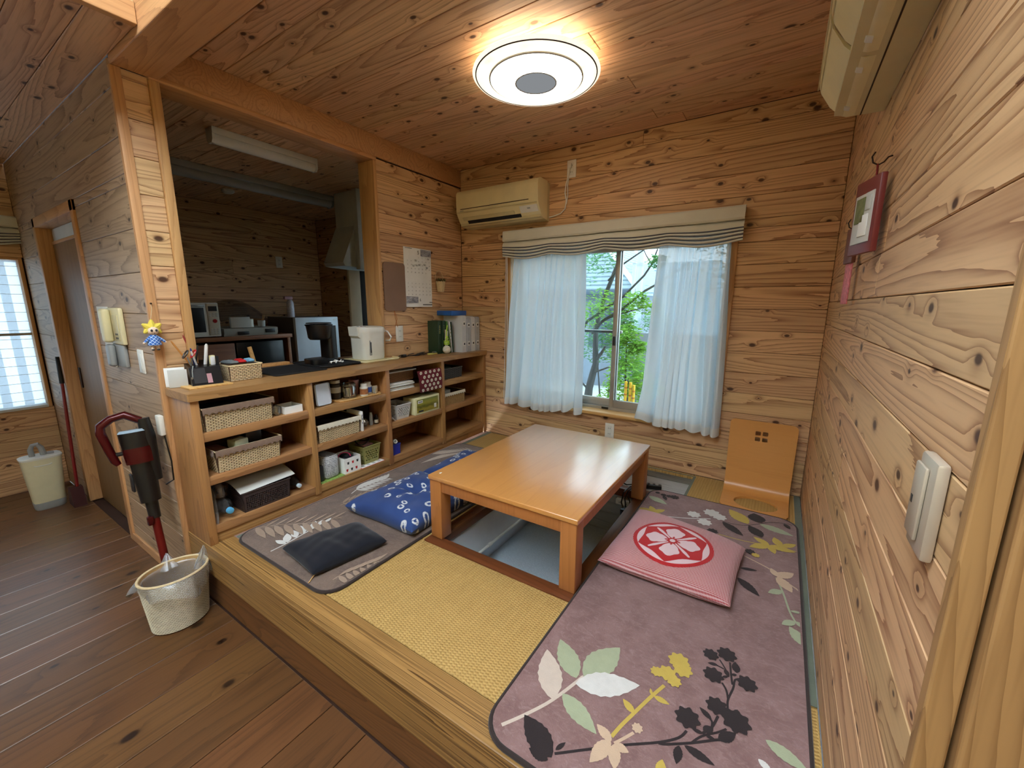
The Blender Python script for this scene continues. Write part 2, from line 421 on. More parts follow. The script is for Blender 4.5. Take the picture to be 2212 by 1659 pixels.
def carpet():
    g = G('pit_carpet'); p = g.obj(); f = g.noise(p, 90, 4, .7); c = g.mix(f, lin((176, 190, 200)), lin((220, 230, 238)))
    g.pr(c, .95, Normal=g.bump(g.noise(p, 160, 3), .9, .004), Specular_IOR_Level=.1)
carpet()
S('floor_pit', MB().box(PX0 + .02, PX1 - .02, PY0 + .02, PY1 - .02, PB - .012, PB), 'pit_carpet')

# ---- left wall (plane x = 0) with the hatch to the kitchen
HY0, HY1, HZ = .150, 1.311, 2.132          # hatch opening along y, head height
wl = S('wall_left', MB().box(-.138, -PT, HY1 + .03, AD + .1, .76, AH).box(-.138, -PT, YF + .02, HY0 - .02, .76, HZ + .01).box(-.138, -PT, YF + .02, AD + .1, HZ + .02, AH + .1).box(-.138, -.07, YF + .02, AD + .1, FL, .70), 'backing')
clad(wl, (-PT, HY1 + .026, .758), (0, 1, 0), (0, 0, 1), AD - HY1 - .026, 2.150 - .758, -.02, .1325, joints=.15)
clad(wl, (-PT, .014, .759), (0, 1, 0), (0, 0, 1), .098, 2.14 - .759, -.05, .155, joints=0)
obj('corner_strip', MB().rbox(-.02, .004, YF - .002, .022, FL, 2.14, .003), 'trim_z', wl)
obj('hatch_jamb', MB().rbox(-.150, .014, .112, .150, .7585, HZ, .003), 'trim_z', wl)
obj('hatch_jamb', MB().rbox(-.150, .010, HY1, HY1 + .028, .7585, HZ, .003), 'trim_z', wl)
obj('hatch_head', MB().rbox(-.150, .014, .112, HY1 + .028, HZ, HZ + .026, .003), 'trim_y', wl)
obj('header_board', MB().rbox(-.02, .008, .148, AD, HZ + .026, AH, .003), 'beam_wood', wl)

# ---- side wall facing the main room (vacuum cleaner wall), doorway
DX0, DX1, DZ = -1.875, -.900, 1.690
ws = S('wall_side', MB().box(XL, DX0, YF + PT, .10, FL, KH + .05).box(DX1, -.02, YF + PT, .10, FL, KH + .05).box(DX0, DX1, YF + PT, .10, DZ, KH + .05), 'backing')
clad(ws, (XL, YF + PT, FL), (1, 0, 0), (0, 0, 1), -.022 - XL, KH - FL, -.07, .1225 * 1.55, m='pine_side_dim', holes=((DX0 - XL - .03, DX1 - XL + .03, 0, DZ - FL + .03),), joints=.2)
dr = obj('door_1', MB().rbox(DX0 + .03, DX1 - .03, .045, .08, FL, DZ - .12, .004), 'door_wood', kind='structure')
obj('door_handle', MB().rbox(DX0 + .09, DX0 + .12, .036, .046, .55, .70, .004), 'dark_metal', dr)
obj('transom_pane', MB().rbox(DX0 + .03, DX1 - .03, .052, .062, DZ - .115, DZ - .032, .002), 'white_paint', dr)
obj('transom_rail', MB().rbox(DX0 + .03, DX1 - .03, .04, .08, DZ - .135, DZ - .115, .002), 'trim_x', dr)
for nm, q in (('door_casing', (DX1 - .03, DX1 + .03, YF - .012, .10, FL, DZ + .03)), ('door_casing', (DX0 - .03, DX0 + .03, YF - .012, .10, FL, DZ + .03)), ('door_head', (DX0 - .03, DX1 + .03, YF - .012, .10, DZ - .03, DZ + .03))):
    obj(nm, MB().rbox(*q, .004), 'trim_z' if nm == 'door_casing' else 'trim_x', dr)
S('baseboard_side', MB().rbox(DX1 + .03, -.02, YF - .012, YF, FL, FL + .055, .003), 'trim_x')

# ---- far left wall with the side window
SW = (-1.30, -.045, .345, 1.480)          # y0 y1 z0 z1
def holed_wall(x0, x1, y0, y1, z0, z1, holes):
    """wall slab with rectangular window holes (hy0, hy1, hz0, hz1), sorted along y"""
    mb = MB(); y = y0
    for (a, b, c, d) in sorted(holes):
        mb.box(x0, x1, y, a, z0, z1).box(x0, x1, a, b, z0, c).box(x0, x1, a, b, d, z1); y = b
    return mb.box(x0, x1, y, y1, z0, z1)
SW2 = (-3.20, -1.55, .345, 1.480)  # unseen second window, added for floor glare and light on the right wall
wh = [(s_[0] - .03, s_[1] + .02, s_[2] - .02, s_[3] + .02) for s_ in (SW, SW2)]
wfl = S('wall_far_left', holed_wall(XL - .12, XL - PT, -3.7, .12, FL, KH + .05, wh), 'backing')
clad(wfl, (XL - PT, -3.6, FL), (0, 1, 0), (0, 0, 1), 3.6 + YF, KH - FL, -.07, .19, holes=[(3.6 + a, 3.6 + b, c - FL, d - FL) for a, b, c, d in wh])

# ---- right wall
wrt = S('wall_right', MB().box(AW + PT, AW + .12, -.02, AD + .1, FL, AH + .1), 'backing')
clad(wrt, (AW + PT, -.022, AH), (0, 1, 0), (0, 0, -1), AD + .022, AH, -.1125, .1225, joints=.55, rng=random.Random(4))
S('trim_3', MB().rbox(AW - .004, AW + .026, -.046, -.022, FL, AH, .003), 'post_wood')
S('trim_4', MB().rbox(AW + .030, AW + .115, -.060, .02, FL, 2.9, .004), 'post_wood')
wrr = S('wall_front_right', MB().box(AW + .115, 4.5, -.03, .10, FL, 2.9), 'backing')
clad(wrr, (AW + .115, -.03, FL), (1, 0, 0), (0, 0, 1), 1.7, 2.9 - FL, -.03, .125, joints=.1)

# ---- back wall with the main window
WX0, WX1, WZ0, WZ1 = .520, 2.175, .340, 1.620
def wall_holes(y0, y1, z0, z1, hx0, hx1, hz0, hz1, xa, xb):
    return MB().box(xa, hx0, y0, y1, z0, z1).box(hx1, xb, y0, y1, z0, z1).box(hx0, hx1, y0, y1, z0, hz0).box(hx0, hx1, y0, y1, hz1, z1)
wb = S('wall_back', wall_holes(AD + PT, AD + .17, FL, AH + .1, WX0, WX1, WZ0, WZ1, -.14, AW + .12), 'backing')
clad(wb, (0, AD + PT, 0), (1, 0, 0), (0, 0, 1), AW, AH, -.0505, .1325, holes=((WX0, WX1, WZ0, WZ1),), joints=.4)
# ---- ceiling boards run along the alcove's width
ce = S('ceiling', MB().box(-.02, AW + .05, .10, AD + .1, AH + PT, AH + .06), 'backing')
y = .148
while y < AD:
    a, b = y, min(y + .1405, AD); y += .1405
    if b - a < .02: continue
    cuts = [0, AW] if random.random() < .4 else [0, random.uniform(.7, 2.0), AW]
    for c0, c1 in zip(cuts[:-1], cuts[1:]):
        plank(ce, ((c0 + c1) / 2, (a + b) / 2, AH + PT), (1, 0, 0), (0, -1, 0), c1 - c0 - .0015, b - a - .0025, PT, 'pine_ceiling')
# ---- beam across the alcove mouth
S('trim_5', MB().rbox(.0, AW, YF, .148, 2.140, 2.90, .004), 'beam_wood')

# ---- rest of the main room (side ceiling, high ceiling, rear wall, right wall)
cs = S('ceiling_side', MB().box(XL - .1, .330, -3.7, YF, KH + PT, KH + .05), 'backing')
y = -3.6
while y < YF - .02:
    b = min(y + .15, YF)
    plank(cs, ((XL + .33) / 2, (y + b) / 2, KH + PT), (1, 0, 0), (0, -1, 0), .33 - XL, b - y - .0025, PT, 'pine_ceiling'); y += .15
S('trim_6', MB().rbox(.330, .362, -3.6, YF - .001, KH - .004, KH + .07, .003), 'trim_y')
RH = 3.30       # high ceiling; its unseen roof window is added to light the right wall
S('wall_upper', MB().box(.330, .352, -3.6, YF - .001, KH + .07, RH), 'cream_plaster')
SKY = (.95, 2.65, -3.20, -.14)
S('ceiling_high', MB().box(.33, SKY[0], -3.7, .2, RH, RH + .05).box(SKY[1], 4.5, -3.7, .2, RH, RH + .05).box(SKY[0], SKY[1], -3.7, SKY[2], RH, RH + .05).box(SKY[0], SKY[1], SKY[3], .2, RH, RH + .05), 'cream_plaster')
w4 = thing('window_roof_added', (1.8, -1.67, RH), kind='structure')
for q in ((SKY[0], SKY[0] + .05, SKY[2], SKY[3]), (SKY[1] - .05, SKY[1], SKY[2], SKY[3]), (SKY[0] + .05, SKY[1] - .05, SKY[2], SKY[2] + .05), (SKY[0] + .05, SKY[1] - .05, SKY[3] - .05, SKY[3])): obj('window_frame', MB().box(*q, RH, RH + .09), 'white_paint', w4, smooth=False)
S('wall_rear', MB().box(XL - .1, 4.5, -3.72, -3.6, FL, RH), 'cream_plaster')
S('wall_far_right', MB().box(4.4, 4.5, -3.7, .1, FL, RH), 'cream_plaster')
S('wall_over_beam', MB().box(.352, 4.4, .0, .15, 2.9, RH), 'cream_plaster')
# ================================================================== main window, curtains, shade
w1 = thing('window_1', (1.3475, 2.33, WZ0), kind='structure')
obj('window_sill', MB().rbox(WX0 - .03, WX1 + .03, AD - .035, 2.40, WZ0 - .012, WZ0 + .014, .004), 'light_wood', w1)
obj('window_jamb', MB().rbox(WX0 - .035, WX0 + .016, AD - .014, 2.40, WZ0 + .014, WZ1, .003), 'trim_z', w1)
obj('window_jamb', MB().rbox(WX1 - .016, WX1 + .020, AD - .014, 2.40, WZ0 + .014, WZ1, .003), 'trim_z', w1)
obj('window_head', MB().rbox(WX0 - .035, WX1 + .020, AD - .014, 2.40, WZ1 - .002, WZ1 + .024, .003), 'trim_x', w1)
WXa, WXb = WX0 + .016, WX1 - .016
zb, zt = WZ0 + .014, WZ1 - .002
obj('outer_track', MB().box(WXa, WXb, 2.325, 2.40, zb, zb + .022).box(WXa, WXb, 2.325, 2.40, zt - .022, zt), 'alu', w1, smooth=False)
glass('window_glass', (.52, .57, .59, 1), amount=.03)
mx = 1.418
def sash(x0, x1, yy, nm):
    z0, z1 = zb + .022, zt - .022
    f = obj(nm, MB().rbox(x0, x0 + .034, yy, yy + .026, z0, z1, .002).rbox(x1 - .034, x1, yy, yy + .026, z0, z1, .002), 'alu', w1)
    obj('sash_rail', MB().rbox(x0 + .034, x1 - .034, yy, yy + .026, z0, z0 + .058, .002), 'alu', w1)
    obj('sash_rail', MB().rbox(x0 + .034, x1 - .034, yy, yy + .026, z1 - .045, z1, .002), 'alu', w1)
    obj('pane', MB().box(x0 + .034, x1 - .034, yy + .011, yy + .015, z0 + .058, z1 - .045), 'window_glass', w1, smooth=False)
sash(WXa, mx + .02, 2.364, 'sash'); sash(mx - .02, WXb, 2.333, 'sash')
obj('crescent_lock', MB().rbox(mx - .012, mx + .012, 2.318, 2.334, .86, .93, .004), 'dark_plastic', w1)
obj('stopper', MB().rbox(mx - .075, mx - .02, 2.318, 2.335, zb + .004, zb + .020, .003), 'black_plastic', w1)
obj('outside_rail', MB().rbox(WXa, mx + .02, 2.43, 2.455, .945, .968, .004), 'alu', w1)

def sheer():
    g = G('sheer'); p = g.obj(); f = g.noise(g.vmul(p, (30, 30, 420)), 1.0, 3, .6)
    c = g.mix(f, (.74, .85, .92, 1), (.86, .93, .97, 1))
    d = g.n('BsdfDiffuse', {0: c}).outputs[0]; tl = g.n('BsdfTranslucent', {0: c}).outputs[0]
    tr = g.n('BsdfTransparent', {0: (.92, .97, 1, 1)}).outputs[0]
    a = g.n('MixShader', {0: .25, 1: d, 2: tl}).outputs[0]
    g.out(g.n('MixShader', {0: g.math('MULTIPLY_ADD', f, .12, .02), 1: a, 2: tr}).outputs[0])
    g = G('sheer_hem'); p = g.obj()
    d = g.n('BsdfDiffuse', {0: (.80, .83, .82, 1)}).outputs[0]; tl = g.n('BsdfTranslucent', {0: (.82, .86, .88, 1)}).outputs[0]
    g.out(g.n('MixShader', {0: .15, 1: d, 2: tl}).outputs[0])
sheer()
def curtain(label, xt0, xt1, xb0, xb1, ztop, zbot, npl, seed, flare):
    rg = random.Random(seed); ph = [rg.uniform(-.5, .5) for _ in range(40)]; am = [rg.uniform(.6, 1.3) for _ in range(40)]
    y0 = AD - .040
    def warp(u, v):
        k = u * npl; i = int(k) % 40
        return k + .16 * math.sin(k * 1.7 + ph[i]) * 1.0
    def bot(u): return zbot(u)
    def fn(u, v, dy=0.0):
        t = 1 - v
        s = u + .018 * math.sin(2 * PI * (u * 2.3 + seed)) * v
        xx = (xt0 + (xt1 - xt0) * s) * t + (xb0 + (xb1 - xb0) * s) * v
        a = (.009 + .024 * min(1, v * 2.5)) * (.75 + .4 * math.sin(3.1 * u * npl / 4 + seed))
        ph2 = 2 * PI * (u * npl + .35 * math.sin(2 * PI * u * 1.7 + seed) + .10 * math.sin(5 * v + 8 * u))
        yy = y0 + a * math.sin(ph2) + .007 * math.sin(ph2 * 2.1 + 4 * v) + .008 * v * math.sin(2 * PI * u * 1.3 + 1 + seed) - .024 * min(1, v * 1.5) + dy
        zz = ztop + (bot(u) - ztop) * v + .004 * math.sin(ph2) * v
        xx += flare(u, v) + .006 * math.cos(ph2) * (1 + v)
        return (xx, yy, zz)
    c = thing('sheer_curtain', ((xt0 + xt1) / 2, y0, zbot(.5)), label, 'curtain', 'sheer curtains at the alcove window')
    obj('cloth', MB().grid(fn, 150, 44), 'sheer', c)
    hm = lambda u, v: fn(u, .955 + .045 * v, -.003)
    obj('hem', MB().grid(hm, 150, 3), 'sheer_hem', c)
    return c
curtain('white sheer curtain on the shelf side of the window', .585, 1.210, .490, 1.232, 1.60, lambda u: .315 + .012 * math.sin(9 * u) + (.028 if u > .93 else 0) * 0 + (.03 * math.exp(-((u - .86) / .035) ** 2)), 9.5, .3,
        lambda u, v: 0.0)
curtain('white sheer curtain hanging above the legless chair', 1.742, 2.165, 1.680, 2.212, 1.60, lambda u: .335 - .012 * u + .035 * math.exp(-((u - .06) / .05) ** 2), 8.5, 1.7,
        lambda u, v: -.035 * max(0, v - .8) * 5 * math.exp(-(u / .05) ** 2))
# roman shade drawn up above the window
cloth('linen', (222, 220, 206), (208, 206, 192), scale=500, bump=.3)
cloth('linen_stripe', (96, 100, 112), (80, 84, 98), scale=500, bump=.3)
cloth('linen_pale', (232, 232, 226), (218, 218, 212), scale=500, bump=.3)
def shade(name_loc, axis_map, x0, x1, yb, ztop, label, group=None, n=70, k=1.0, seed=0):
    r = thing('roman_shade', name_loc, label, 'window shade', group)
    sag = lambda u: .020 * math.sin(PI * ((u * 4) % 1)) ** 1.3 + .004 * math.sin(9 * u + seed)
    def strip(prof, m, nm, sagk, wob=0.0):
        def fn(u, v):
            t = v * (len(prof) - 1); i = min(int(t), len(prof) - 2); f = t - i
            yy = prof[i][0] * (1 - f) + prof[i + 1][0] * f; zz = prof[i][1] * (1 - f) + prof[i + 1][1] * f
            sg = sagk(v) if callable(sagk) else sagk
            return axis_map(x0 + (x1 - x0) * u, yb - yy - wob * math.sin(14 * u + seed) * v, ztop + zz - sag(u) * sg)
        obj(nm, MB().grid(fn, n, (len(prof) - 1) * 3), m, r)
    strip([(0, 0), (.036, 0), (.044, -.010), (.046, -.045), (.050, -.070), (.044, -.080), (.010, -.082)], 'linen', 'upper_fold', lambda v: .25 * max(0, v - .4), .004)
    strip([(.006, -.080), (.026, -.084), (.040, -.094), (.046, -.108), (.047, -.122)], 'linen', 'lower_fold', lambda v: .5 * v, .003)
    z = -.122
    for i, (h, m) in enumerate(((.007, 'linen_stripe'), (.012, 'linen_pale'), (.006, 'linen_stripe'), (.014, 'linen_pale'), (.006, 'linen_stripe'), (.014, 'linen_pale'), (.005, 'linen_stripe'), (.012, 'linen_pale'))):
        d = .048 - .0005 * i
        strip([(d - (.004 if 'pale' in m else .001), z), (d + .001, z - h * .3), (d + .001, z - h * .7), (d - (.006 if 'pale' in m else .001), z - h)], m, 'stripe_fold', .5 + .10 * i); z -= h
    strip([(.046, z), (.030, z + .004), (.008, z + .004)], 'linen_pale', 'bottom_return', 1.3)
    hb_ = MB()
    p_ = [axis_map(x0 + .004, yb - .002, ztop - .002), axis_map(x1 - .004, AD, ztop - .03)]
    hb_.box(min(p_[0][0], p_[1][0]), max(p_[0][0], p_[1][0]), min(p_[0][1], p_[1][1]), max(p_[0][1], p_[1][1]), p_[1][2], p_[0][2]); obj('head_rail', hb_, 'linen', r, smooth=False)
    return r
shade((1.36, AD - .04, 1.55), lambda a, b, c: (a, b, c),   .497, 2.222, AD - .030, 1.745, 'grey and cream roman shade drawn up above the alcove window', 'roman shades')
obj('shade_chain', MB().tube([(.512, AD - .05, 1.56), (.506, AD - .045, 1.0), (.492, AD - .045, .36), (.500, AD - .045, .325), (.514, AD - .045, .36), (.524, AD - .045, 1.0), (.524, AD - .05, 1.56)], .0022, 5), 'white_plastic', label='thin white beaded chain of the shade beside the left curtain', cat='chain')

# ================================================================== shelf unit and counter
SX = .264           # front plane of the shelf boards
sh = thing('shelf_unit', (.11, 1.12, 0), 'long low oak shelf unit with twelve open cubbies', 'shelf')
ROW = (.095, .345, .562)   # upper faces of the boards
COLY = ((.005, .040), (.556, .590), (1.110, 1.144), (1.659, 1.693), (2.206, 2.240))
BK = -.055
obj('back_panel', MB().box(BK - .008, BK, .0245, 2.24, 0, .722), 'oak_y', sh, smooth=False)
for i, (a, b) in enumerate(COLY):
    obj('side_panel' if i in (0, 4) else 'divider', MB().rbox(BK if i else .006, SX, a, b, 0 if i in (0, 4) else .045, .722, .002), 'oak_z', sh)
for i in range(4):
    a, b = COLY[i][1], COLY[i + 1][0]
    for j, z in enumerate(ROW):
        obj('shelf_board', MB().rbox(BK, SX - .004, a, b, z - .044, z, .002), 'oak_y', sh)
obj('plinth', MB().rbox(BK, SX - .012, .040, 2.206, 0, .0495, .002), 'oak_y', sh)
obj('countertop', MB().prism([(.018, -.004), (SX + .008, -.004), (SX + .012, 0), (SX + .012, 2.2435), (-.36, 2.2435), (-.36, .1535), (.018, .1535)], .722, .758), 'oak_y', smooth=False, label='thick oak countertop running through the kitchen hatch', cat='countertop')

# ================================================================== low table
TX0, TX1, TY0, TY1, TH = 1.083, 1.886, .658, 1.722, .335
tb = thing('low_table', (1.4845, 1.19, .004), 'low honey-coloured wooden table standing over the sunken pit', 'table')
obj('tabletop', MB().rbox(TX0, TX1, TY0, TY1, TH - .022, TH, .004, 3), 'table_wood', tb)
lw = .072
LI = .006
for (a, c) in ((TX0 + LI, TY0 + LI), (TX1 - LI - lw, TY0 + LI), (TX0 + LI, TY1 - LI - lw), (TX1 - LI - lw, TY1 - LI - lw)):
    obj('leg', MB().rbox(a, a + lw, c, c + lw, .004, TH - .022, .004), 'table_leg_wood', tb)
for q in ((TX0 + LI + lw, TX1 - LI - lw, TY0 + LI + .006, TY0 + LI + .030), (TX0 + LI + lw, TX1 - LI - lw, TY1 - LI - .030, TY1 - LI - .006), (TX0 + LI + .006, TX0 + LI + .030, TY0 + LI + lw, TY1 - LI - lw), (TX1 - LI - .030, TX1 - LI - .006, TY0 + LI + lw, TY1 - LI - lw)):
    obj('apron', MB().rbox(*q, TH - .022 - .058, TH - .022, .003), 'table_leg_wood', tb)
obj('sticker', MB().prism([(1.118, .702), (1.128, .700), (1.126, .716), (1.120, .712)], TH, TH + .0008), 'paper', tb, smooth=False, label='tiny torn white sticker')

# ================================================================== ceiling lamp
LC = (1.36, 1.19)
lamp = thing('ceiling_lamp', (LC[0], LC[1], AH), 'round white ceiling lamp with bright ring and grey centre', 'lamp')
def translucent_shade():
    g = G('lamp_acrylic'); p = g.obj(); f = g.noise(p, 14, 4, .7); c = g.mix(g.step(f, .5, .8), lin((236, 236, 226)), lin((196, 194, 182)))
    d = g.n('BsdfDiffuse', {0: c}).outputs[0]; t = g.n('BsdfTranslucent', {0: c}).outputs[0]
    e = g.n('Emission', {0: (1, .97, .88, 1), 1: .42}).outputs[0]
    g.out(g.n('AddShader', {0: g.n('MixShader', {0: .4, 1: d, 2: t}).outputs[0], 1: e}).outputs[0])
translucent_shade()
emit('lamp_glow', (1.0, .95, .84, 1), LAMP_STRENGTH)
emit('lamp_up_glow', (1.0, .66, .28, 1), 20.0)
for k_ in ('lamp_acrylic',): _M[k_].cycles.emission_sampling = 'NONE'
def ring(r0, r1, z0, z1, n=64):
    return MB().lathe([(r0, z0), (r1, z0), (r1, z1), (r0, z1), (r0, z0)], (LC[0], LC[1], 0), n)
c3 = (LC[0], LC[1], 0)
obj('base_plate', MB().lathe([(0, AH - .001), (.19, AH - .001), (.19, AH - .035), (0, AH - .035)], c3, 48), 'white_paint', lamp)
obj('uplight_ring', ring(.205, .225, AH - .040, AH - .034), 'lamp_up_glow', lamp)
obj('rim', MB().lathe([(.268, AH - .062), (.285, AH - .052), (.300, AH - .056), (.302, AH - .062), (.296, AH - .068), (.268, AH - .070), (.268, AH - .062)], c3, 72), 'lamp_acrylic', lamp)
obj('brown_band', MB().lathe([(.284, AH - .0690), (.289, AH - .0680), (.289, AH - .0700), (.284, AH - .0712), (.284, AH - .0690)], c3, 72), 'dark_metal', lamp)
obj('outer_shade', MB().lathe([(.222, AH - .078), (.270, AH - .071), (.270, AH - .068), (.222, AH - .074), (.222, AH - .078)], c3, 72), 'lamp_acrylic', lamp)
obj('step_ring', MB().lathe([(.217, AH - .084), (.223, AH - .082), (.224, AH - .073), (.217, AH - .073), (.217, AH - .084)], c3, 72), 'white_paint', lamp)
obj('diffuser', MB().lathe([(.098, AH - .094), (.13, AH - .096), (.17, AH - .093), (.205, AH - .085), (.218, AH - .078)], c3, 72, caps=False), 'lamp_glow', lamp)
obj('centre_ring', MB().lathe([(.094, AH - .098), (.100, AH - .097), (.100, AH - .090), (.094, AH - .090), (.094, AH - .098)], c3, 48), 'white_paint', lamp)
emit('lamp_centre', (.90, .95, 1, 1), .20)
obj('centre_disc', MB().lathe([(0, AH - .0945), (.094, AH - .0945), (.094, AH - .090), (0, AH - .090)], c3, 48), 'lamp_centre', lamp)

# ================================================================== air conditioners
def aircon(name, label, P0, along, outw, Wd, band=None):
    """body profile swept along `along`; P0 = wall point at the lower corner of the start end; outw points into the room"""
    a, o = Vector(along), Vector(outw); z = Vector((0, 0, 1)); P0 = Vector(P0)
    def pt(u, d, h): return tuple(P0 + a * u + o * d + z * h)
    r = thing(name, tuple(P0 + a * Wd / 2), label, 'air conditioner')
    def sweep(prof, u0, u1, m, nm, sub=False):
        mb = MB(); n = len(prof)
        mb.add([pt(u0, d, h) for d, h in prof] + [pt(u1, d, h) for d, h in prof],
               [tuple(range(n)), tuple(range(2 * n - 1, n - 1, -1))] + [(i, n + i, n + (i + 1) % n, (i + 1) % n) for i in range(n)])
        return obj(nm, mb, m, r, angle=.5)
    rear = [(0, .0), (0, .272), (.12, .272), (.135, .262), (.135, .012), (.05, .0)]
    body = [(.045, .004), (.045, .278), (.150, .278), (.172, .272), (.186, .255), (.190, .235), (.188, .12), (.180, .095), (.150, .045), (.118, .012), (.10, .004)]
    sweep(rear, .006, Wd - .006, 'cream_plastic_shade', 'back_case')
    if band is None:
        sweep(body, 0, Wd, 'cream_plastic', 'case')
    else:
        sweep(body, 0, band[0], 'cream_plastic', 'case'); sweep(body, band[1], Wd, 'cream_plastic', 'case')
        sweep([(d - .006 if d > .05 else d, h + (.005 if h < .05 else -.004)) for d, h in body], band[0], band[1], 'ac_band', 'joint_band')
    # front panel seams
    sweep([(.189, .104), (.189, .110), (.1925, .110), (.1925, .104)], .01, Wd - .01, 'cream_plastic_shade', 'panel_edge')
    if band is None:
        sweep([(.187, .128), (.187, .1325), (.1915, .1325), (.1915, .128)], .045, Wd - .08, 'dark_metal', 'panel_line')
        sweep([(.150, .049), (.168, .070), (.171, .068), (.153, .046)], .05, Wd - .22, 'cream_plastic_shade', 'louver')
        sweep([(.120, .012), (.150, .046), (.153, .044), (.124, .010)], .09, Wd - .17, 'black_matte', 'outlet_slot')
        sweep([(.150, .050), (.181, .092), (.1835, .090), (.1535, .047)], Wd - .165, Wd - .012, 'white_plastic', 'receiver_panel')
        sweep([(.165, .070), (.172, .079), (.176, .077), (.169, .068)], Wd - .10, Wd - .075, 'grey_plastic', 'receiver_eye')
        sweep([(.187, .116), (.187, .1195), (.1912, .1195), (.1912, .116)], .04, .075, 'grey_plastic', 'maker_mark')
    else:
        for u in (.06, .33, .49): sweep([(.098, .0015), (.112, .006), (.114, .009), (.098, .006)], u, u + .03, 'white_plastic', 'screw_cover')
        sweep([(.06, .0005), (.064, .0005), (.064, .006), (.06, .006)], 0.004, Wd - .004, 'dark_metal', 'case_seam')
    return r
plain('ac_band', (132, 108, 60), .5)
ac1 = aircon('air_conditioner', 'cream wall air conditioner above the shelf corner, left of the window', (.112, AD - .001, 1.797), (1, 0, 0), (0, -1, 0), .775)
aircon('air_conditioner', 'cream air conditioner high on the right wall, cut off by the frame', (AW - .001, 1.236, 1.800), (0, -1, 0), (-1, 0, 0), .790, band=(.415, .440))

# ================================================================== outlets and switches
def outlet(label, c, ux, n, w=.072, h=.122, kind='double'):
    ux, n = Vector(ux), Vector(n); z = Vector((0, 0, 1)); c = Vector(c)
    def bx(u0, u1, v0, v1, d0, d1, b=.002):
        m = MB().rbox(u0, u1, v0, v1, d0, d1, b)
        M = Matrix(((ux.x, z.x, n.x, c.x), (ux.y, z.y, n.y, c.y), (ux.z, z.z, n.z, c.z), (0, 0, 0, 1)))
        return m.xf(M)
    r = thing('wall_outlet' if kind != 'switch' else 'light_switch', tuple(c), label, 'outlet' if kind != 'switch' else 'switch', 'wall outlets' if kind != 'switch' else None)
    obj('plate', bx(-w / 2, w / 2, -h / 2, h / 2, .0006, .0085, .004), 'outlet_white', r)
    obj('insert', bx(-w * .22, w * .22, -h * .34, h * .34, .008, .0105, .001), 'white_plastic', r)
    if kind == 'double':
        for v in (-.022, .022):
            for u in (-.0065, .0065): obj('slot', bx(u - .0012, u + .0012, v - .0045, v + .0045, .0102, .0109, .0003), 'black_plastic', r)
    return r
o1 = outlet('white double outlet high on the wall with the air conditioner plug', (1.062, AD - .0005, 2.139), (1, 0, 0), (0, -1, 0))
outlet('white double outlet low on the back wall behind the table', (1.447, AD - .0005, .212), (1, 0, 0), (0, -1, 0))
outlet('white double outlet on the wall beside the hot water pot', (.0005, 1.480, .938), (0, 1, 0), (1, 0, 0), kind='double')
pc = ac1
obj('power_cord', MB().tube([(.888, AD - .012, 1.822), (.93, AD - .014, 1.826), (.985, AD - .014, 1.838), (1.022, AD - .014, 1.868), (1.030, AD - .014, 1.92), (1.018, AD - .014, 1.98), (1.026, AD - .016, 2.04), (1.044, AD - .022, 2.09), (1.052, AD - .026, 2.145)], .0042, 7), 'outlet_white', pc)
obj('power_cord', MB().tube([(1.030, AD - .012, 1.90), (1.040, AD - .012, 1.96), (1.036, AD - .012, 2.03), (1.046, AD - .016, 2.08)], .0035, 6), 'outlet_white', pc)
obj('plug', MB().rbox(1.043, 1.069, AD - .034, AD - .0125, 2.140, 2.172, .005), 'outlet_white', pc)
# ================================================================== rugs
def rr(x0, x1, y0, y1, r, n=7):
    out = []
    for (cx, cyy, a0) in ((x1 - r, y1 - r, 0), (x0 + r, y1 - r, 90), (x0 + r, y0 + r, 180), (x1 - r, y0 + r, 270)):
        for k in range(n + 1):
            a = math.radians(a0 + 90 * k / n); out.append((cx + r * math.cos(a), cyy + r * math.sin(a)))
    return out
def pile(name, c1, c2, c3):
    g = G(name); p = g.obj(); f = g.noise(p, 9, 5, .65, .6); f2 = g.noise(g.vmul(p, (30, 55, 1)), 1.0, 4, .7, 1.5)
    c = g.mix(g.step(f, .3, .7), lin(c1), lin(c2)); c = g.mix(g.math('MULTIPLY', g.step(f2, .45, .8), .55), c, lin(c3))
    g.pr(c, .9, Normal=g.bump(g.math('ADD', g.math('MULTIPLY', f2, .6), g.noise(p, 260, 2)), .6, .003), Sheen_Weight=.35, Sheen_Roughness=.5, Specular_IOR_Level=.1)
pile('rug_mauve', (140, 110, 108), (122, 92, 90), (166, 140, 138))
pile('rug_brown', (116, 96, 84), (96, 78, 70), (136, 118, 108))
cloth('rug_binding', (58, 48, 46), (46, 38, 38), vs=30)
PRINT = {'c': (206, 190, 176), 'w': (216, 214, 210), 'g': (168, 176, 146), 'y': (198, 172, 84), 'k': (48, 40, 42), 'p': (206, 178, 152), 't': (162, 140, 122)}
for k_, v_ in PRINT.items(): cloth('print_' + k_, v_, [x * .9 for x in v_], vs=40, scale=260)
def rug(label, x0, x1, y0, y1, r, th, m, z=0.0):
    o = obj('rug', MB().prism(rr(x0 + .004, x1 - .004, y0 + .004, y1 - .004, r), z, z + th), m, loc=((x0 + x1) / 2, (y0 + y1) / 2, z), smooth=False, label=label, cat='rug')
    obj('binding', MB().tube([(a, b, z + th * .52) for a, b in rr(x0, x1, y0, y1, r)], th * .55, 8, closed=True), 'rug_binding', o)
    return o
